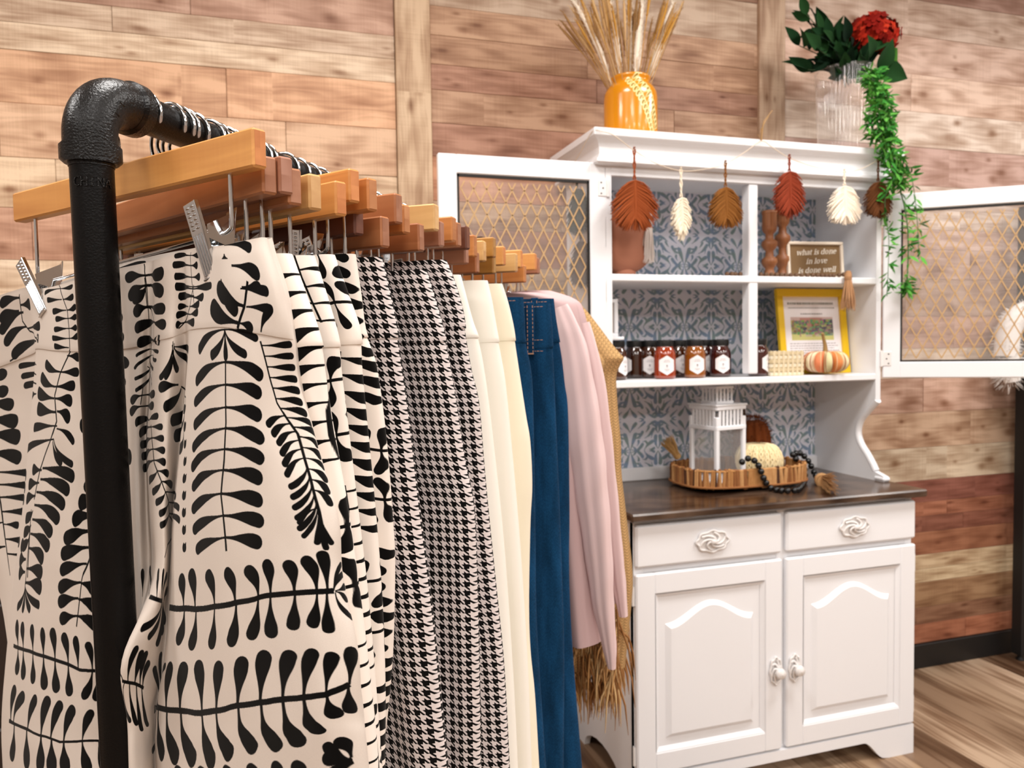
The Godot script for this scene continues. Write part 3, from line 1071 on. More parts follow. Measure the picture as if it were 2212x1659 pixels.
func hangers() -> void:
	var L := 0.436
	var H := 0.0325
	var T := 0.0142
	for i in HANGERS.size():
		var h: Array = HANGERS[i]
		var c := Vector3(h[0], h[1], h[2])
		var bx := bar_dir(h[3])
		var bs := Basis(bx, Vector3.UP, bx.cross(Vector3.UP))
		c -= bs.z * T / 2
		var tone: int = h[4]
		var lab := ""
		if i == 0:
			lab = "long golden wooden clip hanger at the front, beside the black pipe elbow"
		else:
			lab = "%s wooden clip hanger, %s from the pipe elbow along the rail" % [TONE_NAMES[tone], ORDINALS[i]]
		var t := thing("clip_hanger", lab, "hanger", c, "wooden clip hangers on the pipe rail")
		t.basis = bs
		var tn: Array = TONES[tone]
		var wb := MB.new()
		box(wb, Vector3.ZERO, Vector3(L, H, T), 0.0018, Basis.IDENTITY, Vector3.ZERO, 1.0)
		for q in wb.uv.size():
			wb.uv[q] = Vector2(wb.v[q].x * 1.3 + i * 0.37, wb.v[q].y * 14.0 + 0.5 + i * 0.21 + wb.v[q].z * 9.0)
		var wm := plank_mat(hexc(tn[0], tn[1], tn[2]), i % 2, M.hwoods, 0.36)
		part("wooden_bar", wb, wm, t)
		# sawn ends show their own tone
		var e: Array = ENDS[tone]
		for s in [-1.0, 1.0]:
			var en := MB.new()
			box(en, Vector3(s * (L / 2 + 0.0001), 0, 0), Vector3(0.0006, H - 0.0036, T - 0.0036), 0.0002)
			for q in en.uv.size():
				en.uv[q] = Vector2(en.v[q].z * 6.0 + i * 0.3, en.v[q].y * 11.0)
			part("sawn_end", en, plank_mat(hexc(e[0], e[1], e[2]), (i + 1) % 2, M.hwoods, 0.7), t)
		# hook: stem from the bar, round the pipe, small cap at the tip; worked out where the rail passes
		# hook: swivels square to the pipe; stem from the bar, round the far side and over, small cap at the tip
		var sdist := maxf((c - RACK).dot(RLH) / RAIL.dot(RLH), 0.066 + 0.004 * mini(i, 5))
		var tw := rng.randf_range(-0.25, 0.25)
		var hx := (PERP * cos(tw) + RLH * sin(tw)).normalized()
		var rc := RACK + RAIL * sdist
		var rr := PR + 0.0030
		var top := c + Vector3(0, H / 2, 0)
		var hk := [top - Vector3(0, 0.004, 0), top + Vector3(0, 0.016, 0)]
		var side := rc - hx * rr * 1.15 + Vector3(0, -rr * 0.9, 0)
		hk.append((top + Vector3(0, 0.026, 0)).lerp(Vector3(side.x, top.y + 0.030, side.z), 0.25))
		hk.append(side)
		for k in 13:
			var a := deg_to_rad(190.0 - 205.0 * k / 12.0)
			hk.append(rc + hx * cos(a) * rr + Vector3(0, sin(a) * rr, 0))
		for k in hk.size():
			hk[k] = bs.inverse() * (hk[k] - c)
		var hm := MB.new()
		var sp := spline(hk, 4)
		tube(hm, sp, 0.0019, 8)
		part("hook", hm, M.chrome, t)
		var tp := MB.new()
		var last: Vector3 = sp[sp.size() - 1]
		var prev: Vector3 = sp[sp.size() - 3]
		var dd := (last - prev).normalized()
		tube(tp, [last - dd * 0.002, last + dd * 0.003, last + dd * 0.005], [0.0022, 0.0022, 0.0010], 8)
		part("hook_cap", tp, M.tip, t)
		var wr := MB.new()
		var rx := L / 2 - 0.040
		var wl := -0.089 if i == 0 else -0.062
		var wy := -0.066 if i == 0 else -0.062
		for s in [-1.0, 1.0]:
			var y: float = wl if s < 0.0 else wy
			tube(wr, spline([Vector3(s * rx, -H / 2 + 0.004, 0.001), Vector3(s * rx, y + 0.010, 0.001), Vector3(s * (rx - 0.004), y + 0.002, 0.001), Vector3(s * (rx - 0.014), y, 0.001)], 5), 0.0021, 8)
			# closed eye where the drop meets the cross wire
			var eye := []
			for k in 13:
				var a := TAU * k / 12.0
				eye.append(Vector3(s * (rx - 0.016) + 0.0045 * cos(a), y + 0.0005 + 0.0045 * sin(a), 0.001 + 0.003 * sin(a)))
			tube(wr, eye, 0.0015, 6, false)
		tube(wr, [Vector3(-rx + 0.012, wl, 0.001), Vector3(rx - 0.012, wy, 0.001)], 0.0018, 8)
		part("clip_wire", wr, M.chrome, t)
		if i == 0:
			clip(t, 0.163, 0.50, 0.0235, wy)
			clip(t, -0.148, 1.05, 0.0235, wl)
		else:
			clip(t, 0.143, rng.randf_range(-0.5, 0.5), 0.0145, wy)
			clip(t, -0.150, rng.randf_range(-0.5, 0.5), 0.0145, wy)

const LEAVES_A := [
	[0.7204, 0.1043, 0.6766, 0.1057, 0.6508, 0.1176, 0.0048],
	[0.7204, 0.1043, 0.7572, 0.1048, 0.7706, 0.1132, 0.0061],
	[0.7205, 0.1221, 0.6733, 0.1234, 0.6507, 0.1351, 0.0048],
	[0.7205, 0.1221, 0.7552, 0.1235, 0.7675, 0.1289, 0.0061],
	[0.7208, 0.1413, 0.6748, 0.1426, 0.6538, 0.1541, 0.0048],
	[0.7208, 0.1413, 0.7540, 0.1427, 0.7656, 0.1475, 0.0061],
	[0.7203, 0.1583, 0.6745, 0.1597, 0.6528, 0.1722, 0.0048],
	[0.7203, 0.1583, 0.7531, 0.1596, 0.7647, 0.1652, 0.0061],
	[0.7182, 0.1751, 0.6732, 0.1766, 0.6524, 0.1882, 0.0048],
	[0.7182, 0.1751, 0.7511, 0.1765, 0.7621, 0.1818, 0.0060],
	[0.7159, 0.1919, 0.6752, 0.1935, 0.6572, 0.2040, 0.0048],
	[0.7159, 0.1919, 0.7483, 0.1931, 0.7586, 0.1977, 0.0060],
	[0.7126, 0.2103, 0.6756, 0.2120, 0.6598, 0.2222, 0.0048],
	[0.7126, 0.2103, 0.7461, 0.2112, 0.7563, 0.2150, 0.0060],
	[0.7154, 0.2275, 0.6789, 0.2293, 0.6632, 0.2386, 0.0048],
	[0.7154, 0.2275, 0.7461, 0.2282, 0.7554, 0.2312, 0.0058],
	[0.7175, 0.2448, 0.6839, 0.2464, 0.6692, 0.2543, 0.0047],
	[0.7175, 0.2448, 0.7441, 0.2454, 0.7518, 0.2481, 0.0059],
	[0.7202, 0.0779, 0.6848, 0.0798, 0.6585, 0.0931, 0.0043],
	[0.7202, 0.0779, 0.7161, 0.0925, 0.6910, 0.0985, 0.0042],
	[0.7202, 0.0779, 0.7202, 0.0938, 0.7206, 0.0996, 0.0041],
	[0.7202, 0.0779, 0.7251, 0.0914, 0.7506, 0.0964, 0.0040],
	[0.7202, 0.0779, 0.7535, 0.0756, 0.7676, 0.0802, 0.0040],
	[0.7753, 0.0865, 0.8010, 0.0832, 0.8097, 0.0814, 0.0035],
	[0.7786, 0.0961, 0.8031, 0.0938, 0.8112, 0.0931, 0.0035],
	[0.7819, 0.1058, 0.8050, 0.1046, 0.8127, 0.1050, 0.0035],
	[0.7850, 0.1153, 0.8063, 0.1151, 0.8135, 0.1164, 0.0034],
	[0.7882, 0.1246, 0.8072, 0.1248, 0.8137, 0.1267, 0.0034],
	[0.7908, 0.1337, 0.8076, 0.1340, 0.8134, 0.1365, 0.0033],
	[0.7950, 0.1419, 0.8092, 0.1423, 0.8148, 0.1452, 0.0033],
	[0.7995, 0.1493, 0.8117, 0.1497, 0.8182, 0.1531, 0.0026],
	[0.8025, 0.1564, 0.8143, 0.1568, 0.8218, 0.1607, 0.0032],
	[0.8045, 0.1635, 0.8163, 0.1640, 0.8178, 0.1702, 0.0028],
	[0.8046, 0.1726, 0.8151, 0.1734, 0.8175, 0.1801, 0.0031],
	[0.8045, 0.1817, 0.8138, 0.1827, 0.8179, 0.1895, 0.0025],
	[0.8043, 0.1904, 0.8126, 0.1916, 0.8154, 0.1990, 0.0030],
	[0.8042, 0.1989, 0.8117, 0.2002, 0.8139, 0.2084, 0.0029],
	[0.8042, 0.2072, 0.8111, 0.2088, 0.8132, 0.2179, 0.0028],
	[0.7988, 0.1478, 0.7846, 0.1492, 0.7777, 0.1547, 0.0031],
	[0.8015, 0.1539, 0.7889, 0.1553, 0.7815, 0.1617, 0.0031],
	[0.8038, 0.1597, 0.7929, 0.1613, 0.7851, 0.1691, 0.0031],
	[0.8046, 0.1662, 0.7945, 0.1682, 0.7863, 0.1779, 0.0030],
	[0.8046, 0.1741, 0.7949, 0.1762, 0.7864, 0.1865, 0.0029],
	[0.8045, 0.1817, 0.7951, 0.1838, 0.7865, 0.1948, 0.0027],
	[0.8044, 0.1890, 0.8008, 0.1993, 0.7879, 0.2044, 0.0025],
	[0.8042, 0.1962, 0.8007, 0.2071, 0.7881, 0.2126, 0.0025],
	[0.8042, 0.2032, 0.8007, 0.2149, 0.7884, 0.2210, 0.0025],
	[0.8043, 0.2102, 0.8010, 0.2229, 0.7891, 0.2292, 0.0024],
	[0.8046, 0.2172, 0.8016, 0.2306, 0.7899, 0.2375, 0.0024],
	[0.8045, 0.2218, 0.7970, 0.2234, 0.7901, 0.2329, 0.0020],
	[0.8045, 0.2218, 0.8019, 0.2360, 0.7922, 0.2435, 0.0020],
	[0.8048, 0.2233, 0.8029, 0.2401, 0.8011, 0.2485, 0.0020],
	[0.8051, 0.2247, 0.8038, 0.2433, 0.8060, 0.2529, 0.0020],
	[0.8051, 0.2247, 0.8044, 0.2406, 0.8096, 0.2490, 0.0020],
	[0.6476, 0.2991, 0.6452, 0.2840, 0.6402, 0.2790, 0.0064],
	[0.6673, 0.3001, 0.6646, 0.2822, 0.6589, 0.2756, 0.0063],
	[0.7005, 0.2993, 0.6978, 0.2821, 0.6886, 0.2758, 0.0061],
	[0.7292, 0.2968, 0.7278, 0.2805, 0.7199, 0.2743, 0.0059],
	[0.7513, 0.2936, 0.7505, 0.2781, 0.7431, 0.2720, 0.0057],
	[0.7630, 0.2922, 0.7639, 0.2740, 0.7615, 0.2676, 0.0056],
	[0.7804, 0.2894, 0.7813, 0.2733, 0.7790, 0.2680, 0.0051],
	[0.7969, 0.2882, 0.7979, 0.2711, 0.7928, 0.2645, 0.0055],
	[0.8036, 0.2876, 0.8051, 0.2669, 0.8035, 0.2590, 0.0040],
	[0.6492, 0.2998, 0.6489, 0.3161, 0.6427, 0.3217, 0.0064],
	[0.6689, 0.3008, 0.6691, 0.3196, 0.6645, 0.3264, 0.0063],
	[0.7006, 0.3013, 0.7006, 0.3202, 0.6972, 0.3269, 0.0060],
	[0.7301, 0.2976, 0.7290, 0.3181, 0.7243, 0.3260, 0.0058],
	[0.7513, 0.2928, 0.7495, 0.3143, 0.7448, 0.3226, 0.0056],
	[0.7630, 0.2922, 0.7616, 0.3137, 0.7615, 0.3217, 0.0055],
	[0.7810, 0.2894, 0.7790, 0.3092, 0.7773, 0.3162, 0.0043],
	[0.7969, 0.2882, 0.7938, 0.3069, 0.7908, 0.3134, 0.0046],
	[0.8031, 0.2876, 0.8008, 0.3098, 0.8008, 0.3183, 0.0038],
	[0.8073, 0.2871, 0.8097, 0.2734, 0.8176, 0.2666, 0.0020],
	[0.8073, 0.2871, 0.8094, 0.2787, 0.8178, 0.2745, 0.0023],
	[0.8084, 0.2871, 0.8155, 0.2864, 0.8178, 0.2836, 0.0023],
	[0.8083, 0.2878, 0.8138, 0.2888, 0.8163, 0.2943, 0.0023],
	[0.8082, 0.2885, 0.8078, 0.3014, 0.8177, 0.3077, 0.0023],
	[0.6329, 0.3794, 0.6268, 0.3556, 0.6284, 0.3473, 0.0078],
	[0.6538, 0.3815, 0.6514, 0.3574, 0.6534, 0.3486, 0.0076],
	[0.6835, 0.3831, 0.6819, 0.3578, 0.6774, 0.3476, 0.0074],
	[0.7033, 0.3815, 0.7045, 0.3577, 0.7070, 0.3488, 0.0071],
	[0.7290, 0.3796, 0.7308, 0.3554, 0.7336, 0.3463, 0.0068],
	[0.7483, 0.3778, 0.7505, 0.3527, 0.7542, 0.3429, 0.0064],
	[0.7668, 0.3759, 0.7690, 0.3509, 0.7728, 0.3411, 0.0050],
	[0.7798, 0.3741, 0.7824, 0.3494, 0.7875, 0.3395, 0.0052],
	[0.7947, 0.3719, 0.7976, 0.3496, 0.8007, 0.3414, 0.0044],
	[0.8087, 0.3632, 0.8108, 0.3427, 0.8126, 0.3364, 0.0049],
	[0.6154, 0.3774, 0.6202, 0.4145, 0.6244, 0.4281, 0.0074],
	[0.6346, 0.3808, 0.6382, 0.4191, 0.6464, 0.4308, 0.0072],
	[0.6551, 0.3829, 0.6587, 0.4224, 0.6704, 0.4331, 0.0070],
	[0.6835, 0.3837, 0.6866, 0.4244, 0.6955, 0.4341, 0.0067],
	[0.7033, 0.3828, 0.7066, 0.4207, 0.7191, 0.4317, 0.0065],
	[0.7298, 0.3803, 0.7315, 0.4167, 0.7410, 0.4297, 0.0056],
	[0.7490, 0.3785, 0.7502, 0.4134, 0.7598, 0.4282, 0.0058],
	[0.7668, 0.3765, 0.7675, 0.4075, 0.7749, 0.4255, 0.0057],
	[0.7797, 0.3748, 0.7804, 0.3946, 0.7878, 0.4135, 0.0059],
	[0.7953, 0.3725, 0.7956, 0.3835, 0.7993, 0.3871, 0.0059],
	[0.8081, 0.3639, 0.8076, 0.3789, 0.8092, 0.3829, 0.0048],
	[0.8077, 0.4389, 0.7993, 0.4380, 0.7948, 0.4316, 0.0041],
	[0.8077, 0.4389, 0.7982, 0.4388, 0.7941, 0.4381, 0.0035],
	[0.8073, 0.4376, 0.8066, 0.4314, 0.8029, 0.4286, 0.0046],
	[0.7815, 0.4483, 0.7804, 0.4437, 0.7741, 0.4415, 0.0035],
	[0.7661, 0.4503, 0.7653, 0.4448, 0.7599, 0.4422, 0.0040],
	[0.7486, 0.4547, 0.7474, 0.4461, 0.7400, 0.4432, 0.0037],
	[0.7291, 0.4602, 0.7275, 0.4471, 0.7150, 0.4439, 0.0046],
	[0.6989, 0.4606, 0.6968, 0.4473, 0.6823, 0.4443, 0.0054],
	[0.6618, 0.4598, 0.6602, 0.4468, 0.6493, 0.4439, 0.0061],
	[0.5256, 0.2905, 0.4721, 0.2771, 0.4748, 0.2707, 0.0034],
	[0.5511, 0.2924, 0.5385, 0.2791, 0.5381, 0.2727, 0.0031],
	[0.5633, 0.2937, 0.5528, 0.2796, 0.5543, 0.2727, 0.0031],
	[0.5657, 0.2937, 0.5581, 0.2812, 0.5678, 0.2752, 0.0031],
	[0.4600, 0.2903, 0.4582, 0.2788, 0.4581, 0.2735, 0.0034],
	[0.5657, 0.2937, 0.5672, 0.3059, 0.5454, 0.3115, 0.0030],
	[0.5657, 0.2937, 0.5709, 0.3098, 0.5573, 0.3174, 0.0031],
	[0.5686, 0.2944, 0.5761, 0.3132, 0.5715, 0.3227, 0.0031],
	[0.5686, 0.2944, 0.5755, 0.3082, 0.5772, 0.3146, 0.0032],
	[0.5686, 0.2944, 0.5745, 0.3036, 0.5806, 0.3074, 0.0032],
	[0.5707, 0.2938, 0.5687, 0.2880, 0.5749, 0.2861, 0.0032],
	[0.5347, 0.3496, 0.5347, 0.3351, 0.4119, 0.3305, 0.0035],
	[0.5411, 0.3515, 0.5412, 0.3340, 0.5450, 0.3264, 0.0030],
	[0.5480, 0.3535, 0.5499, 0.3418, 0.5517, 0.3301, 0.0030],
	[0.5535, 0.3562, 0.5534, 0.3387, 0.5572, 0.3312, 0.0030]]
const LEAVES_B := [
	[0.5569, 0.3572, 0.5570, 0.3440, 0.5619, 0.3387, 0.0031],
	[0.5370, 0.3512, 0.5226, 0.3737, 0.5370, 0.3843, 0.0030],
	[0.5428, 0.3531, 0.5402, 0.3763, 0.5471, 0.3875, 0.0030],
	[0.5498, 0.3552, 0.5488, 0.3801, 0.5554, 0.3956, 0.0031],
	[0.5557, 0.3571, 0.5565, 0.3781, 0.5657, 0.3892, 0.0031],
	[0.6129, 0.3766, 0.5783, 0.3471, 0.5801, 0.3334, 0.0032],
	[0.6056, 0.3757, 0.5771, 0.3537, 0.5720, 0.3432, 0.0031],
	[0.6150, 0.3760, 0.5830, 0.3527, 0.6150, 0.3429, 0.0031],
	[0.6092, 0.3772, 0.6137, 0.4095, 0.5802, 0.4268, 0.0032],
	[0.6027, 0.3750, 0.5807, 0.3776, 0.5814, 0.3773, 0.0032],
	[0.4899, 0.0837, 0.4574, 0.0809, 0.4500, 0.0856, 0.0020],
	[0.5110, 0.0904, 0.4552, 0.0886, 0.4466, 0.1000, 0.0020],
	[0.5015, 0.0978, 0.4668, 0.1080, 0.4471, 0.1121, 0.0020],
	[0.5015, 0.1053, 0.4669, 0.1173, 0.4483, 0.1236, 0.0020],
	[0.4949, 0.0838, 0.5317, 0.0854, 0.5354, 0.0878, 0.0020],
	[0.5205, 0.0904, 0.4993, 0.0929, 0.5326, 0.0963, 0.0020],
	[0.4723, 0.0920, 0.4767, 0.1007, 0.5235, 0.1048, 0.0020],
	[0.5015, 0.1053, 0.5110, 0.1127, 0.5110, 0.1202, 0.0020],
	[0.4581, 0.1287, 0.4461, 0.1294, 0.4418, 0.1333, 0.0039],
	[0.4577, 0.1385, 0.4450, 0.1393, 0.4402, 0.1433, 0.0038],
	[0.5110, 0.1503, 0.4553, 0.1479, 0.4503, 0.1520, 0.0037],
	[0.5311, 0.1555, 0.4652, 0.1563, 0.4593, 0.1604, 0.0036],
	[0.5343, 0.1640, 0.5110, 0.1654, 0.4619, 0.1700, 0.0036],
	[0.5367, 0.1737, 0.5205, 0.1749, 0.4645, 0.1800, 0.0035],
	[0.5386, 0.1831, 0.5299, 0.1845, 0.4669, 0.1896, 0.0035],
	[0.5442, 0.1918, 0.5419, 0.1973, 0.5183, 0.1997, 0.0033],
	[0.5509, 0.2003, 0.5486, 0.2059, 0.5357, 0.2084, 0.0031],
	[0.5588, 0.2087, 0.5561, 0.2146, 0.5430, 0.2172, 0.0030],
	[0.5676, 0.2172, 0.5651, 0.2234, 0.5492, 0.2262, 0.0029],
	[0.5708, 0.2263, 0.5678, 0.2327, 0.5496, 0.2356, 0.0028],
	[0.4581, 0.1287, 0.5218, 0.1291, 0.5329, 0.1281, 0.0037],
	[0.4577, 0.1385, 0.5208, 0.1387, 0.5322, 0.1382, 0.0036],
	[0.5110, 0.1503, 0.5388, 0.1472, 0.5421, 0.1470, 0.0028],
	[0.5311, 0.1555, 0.5462, 0.1555, 0.5491, 0.1556, 0.0026],
	[0.5343, 0.1640, 0.5482, 0.1641, 0.5512, 0.1645, 0.0027],
	[0.5367, 0.1737, 0.5499, 0.1740, 0.5532, 0.1748, 0.0032],
	[0.5386, 0.1831, 0.5514, 0.1835, 0.5552, 0.1848, 0.0032],
	[0.5442, 0.1918, 0.5571, 0.1923, 0.5620, 0.1941, 0.0031],
	[0.5509, 0.2003, 0.5654, 0.2008, 0.5714, 0.2031, 0.0031],
	[0.5588, 0.2087, 0.6027, 0.2093, 0.6121, 0.2123, 0.0030],
	[0.5676, 0.2172, 0.6165, 0.2180, 0.6270, 0.2218, 0.0028],
	[0.5708, 0.2263, 0.6215, 0.2272, 0.6306, 0.2316, 0.0028],
	[0.5728, 0.1203, 0.5523, 0.1203, 0.5472, 0.1219, 0.0051],
	[0.5780, 0.1235, 0.5753, 0.1341, 0.5561, 0.1387, 0.0051],
	[0.6090, 0.1343, 0.6078, 0.1457, 0.5688, 0.1503, 0.0051],
	[0.6166, 0.1466, 0.6169, 0.1583, 0.5762, 0.1625, 0.0052],
	[0.6085, 0.1251, 0.6094, 0.1195, 0.6067, 0.1193, 0.0051],
	[0.6196, 0.1596, 0.6198, 0.1695, 0.6119, 0.1733, 0.0051],
	[0.5595, 0.0801, 0.5592, 0.1023, 0.5452, 0.1127, 0.0032],
	[0.5613, 0.0822, 0.5618, 0.1031, 0.5527, 0.1126, 0.0032],
	[0.5581, 0.0834, 0.5614, 0.0996, 0.5690, 0.1070, 0.0032],
	[0.5616, 0.0857, 0.5652, 0.0956, 0.6027, 0.1014, 0.0032],
	[0.5616, 0.0857, 0.5812, 0.0893, 0.6088, 0.0930, 0.0032],
	[0.6202, 0.1374, 0.6189, 0.1408, 0.6139, 0.1412, 0.0041],
	[0.6265, 0.1518, 0.6255, 0.1550, 0.6210, 0.1554, 0.0041],
	[0.6314, 0.1651, 0.6304, 0.1686, 0.6268, 0.1691, 0.0040],
	[0.6352, 0.1801, 0.6344, 0.1834, 0.6313, 0.1838, 0.0040],
	[0.6385, 0.1942, 0.6377, 0.1973, 0.6349, 0.1978, 0.0040],
	[0.6412, 0.2079, 0.6404, 0.2110, 0.6379, 0.2115, 0.0040],
	[0.6435, 0.2218, 0.6427, 0.2249, 0.6403, 0.2254, 0.0040],
	[0.6455, 0.2356, 0.6447, 0.2387, 0.6424, 0.2392, 0.0040],
	[0.6472, 0.2494, 0.6464, 0.2525, 0.6443, 0.2530, 0.0040],
	[0.4623, 0.0146, 0.4437, 0.0127, 0.4399, 0.0132, 0.0057],
	[0.4623, 0.0146, 0.5364, 0.0168, 0.5421, 0.0163, 0.0057],
	[0.4634, 0.0230, 0.4605, 0.0302, 0.4496, 0.0323, 0.0055],
	[0.4634, 0.0230, 0.5338, 0.0258, 0.5404, 0.0303, 0.0057],
	[0.4658, 0.0415, 0.4545, 0.0414, 0.4520, 0.0435, 0.0059],
	[0.4658, 0.0415, 0.5391, 0.0448, 0.5434, 0.0466, 0.0055],
	[0.4613, 0.0231, 0.4489, 0.0233, 0.4440, 0.0291, 0.0054],
	[0.4613, 0.0231, 0.5341, 0.0260, 0.5422, 0.0310, 0.0052],
	[0.4653, 0.0409, 0.4543, 0.0409, 0.4511, 0.0438, 0.0054],
	[0.4653, 0.0409, 0.5391, 0.0444, 0.5446, 0.0471, 0.0052],
	[0.5205, 0.0571, 0.4570, 0.0559, 0.4531, 0.0585, 0.0054],
	[0.5205, 0.0571, 0.5418, 0.0608, 0.5447, 0.0622, 0.0051],
	[0.5131, 0.0746, 0.4603, 0.0719, 0.4570, 0.0727, 0.0054],
	[0.5131, 0.0746, 0.5380, 0.0764, 0.5374, 0.0761, 0.0052],
	[0.6335, 0.0097, 0.5782, 0.0047, 0.5706, 0.0032, 0.0037],
	[0.6335, 0.0097, 0.6533, 0.0114, 0.6557, 0.0112, 0.0036],
	[0.6348, 0.0200, 0.5765, 0.0148, 0.5675, 0.0130, 0.0033],
	[0.6348, 0.0200, 0.6509, 0.0212, 0.6513, 0.0212, 0.0035],
	[0.6387, 0.0307, 0.5787, 0.0251, 0.5693, 0.0233, 0.0029],
	[0.6387, 0.0307, 0.6557, 0.0320, 0.6568, 0.0319, 0.0035],
	[0.6404, 0.0416, 0.5804, 0.0349, 0.5708, 0.0320, 0.0034],
	[0.6404, 0.0416, 0.6745, 0.0432, 0.6847, 0.0411, 0.0034],
	[0.6431, 0.0494, 0.6068, 0.0448, 0.5783, 0.0427, 0.0033],
	[0.6431, 0.0494, 0.6661, 0.0506, 0.6694, 0.0504, 0.0035],
	[0.6406, 0.0397, 0.5799, 0.0332, 0.5697, 0.0312, 0.0027],
	[0.6406, 0.0397, 0.6769, 0.0417, 0.6881, 0.0407, 0.0032],
	[0.6403, 0.0479, 0.6068, 0.0448, 0.5759, 0.0414, 0.0032],
	[0.6371, 0.0493, 0.6628, 0.0509, 0.6676, 0.0511, 0.0032],
	[0.6124, 0.0558, 0.5772, 0.0516, 0.5747, 0.0511, 0.0031],
	[0.6161, 0.0562, 0.6493, 0.0575, 0.6575, 0.0558, 0.0032],
	[0.6169, 0.0632, 0.5736, 0.0582, 0.5709, 0.0584, 0.0034],
	[0.6169, 0.0632, 0.6441, 0.0636, 0.6541, 0.0627, 0.0032],
	[0.5792, 0.0674, 0.5710, 0.0664, 0.5695, 0.0671, 0.0034],
	[0.5792, 0.0674, 0.6280, 0.0706, 0.6394, 0.0704, 0.0033],
	[0.4079, 0.0266, 0.4207, 0.0280, 0.4187, 0.0275, 0.0058],
	[0.4070, 0.0463, 0.4245, 0.0477, 0.4252, 0.0479, 0.0055],
	[0.4087, 0.0641, 0.4267, 0.0650, 0.4270, 0.0650, 0.0053],
	[0.4102, 0.0847, 0.4274, 0.0872, 0.4311, 0.0932, 0.0068],
	[0.4075, 0.1123, 0.4224, 0.1135, 0.4243, 0.1153, 0.0069],
	[0.4090, 0.1553, 0.4222, 0.1555, 0.4193, 0.1550, 0.0065],
	[0.4066, 0.1794, 0.4285, 0.1797, 0.4314, 0.1803, 0.0068],
	[0.4086, 0.1971, 0.4261, 0.1973, 0.4256, 0.1972, 0.0060],
	[0.7503, 0.0555, 0.7245, 0.0552, 0.7123, 0.0433, 0.0082],
	[0.7456, 0.0705, 0.7141, 0.0707, 0.6992, 0.0604, 0.0083],
	[0.7446, 0.0411, 0.7721, 0.0400, 0.7812, 0.0411, 0.0043],
	[0.7546, 0.0558, 0.7780, 0.0539, 0.7859, 0.0552, 0.0043],
	[0.7456, 0.0705, 0.7583, 0.0698, 0.7624, 0.0725, 0.0043],
	[0.7754, 0.0741, 0.7766, 0.0623, 0.7845, 0.0567, 0.0043],
	[0.7256, 0.0000, 0.7561, 0.0020, 0.7668, 0.0081, 0.0056],
	[0.7350, 0.0224, 0.7625, 0.0240, 0.7711, 0.0282, 0.0056],
	[0.7253, 0.0115, 0.7253, 0.0165, 0.7253, 0.0165, 0.0057],
	[0.7468, 0.0398, 0.7681, 0.0388, 0.7711, 0.0386, 0.0048],
	[0.7141, 0.0338, 0.7174, 0.0536, 0.7373, 0.0607, 0.0056],
	[0.3238, 0.0068, 0.2943, 0.0041, 0.2742, 0.0084, 0.0034],
	[0.3238, 0.0068, 0.3458, 0.0098, 0.3536, 0.0088, 0.0032],
	[0.3286, 0.0202, 0.3012, 0.0177, 0.2846, 0.0176, 0.0030],
	[0.3309, 0.0204, 0.3487, 0.0218, 0.3551, 0.0203, 0.0032],
	[0.3377, 0.0320, 0.3140, 0.0300, 0.3049, 0.0304, 0.0033],
	[0.3386, 0.0321, 0.3533, 0.0329, 0.3588, 0.0308, 0.0032],
	[0.3405, 0.0410, 0.3185, 0.0391, 0.3111, 0.0392, 0.0033]]
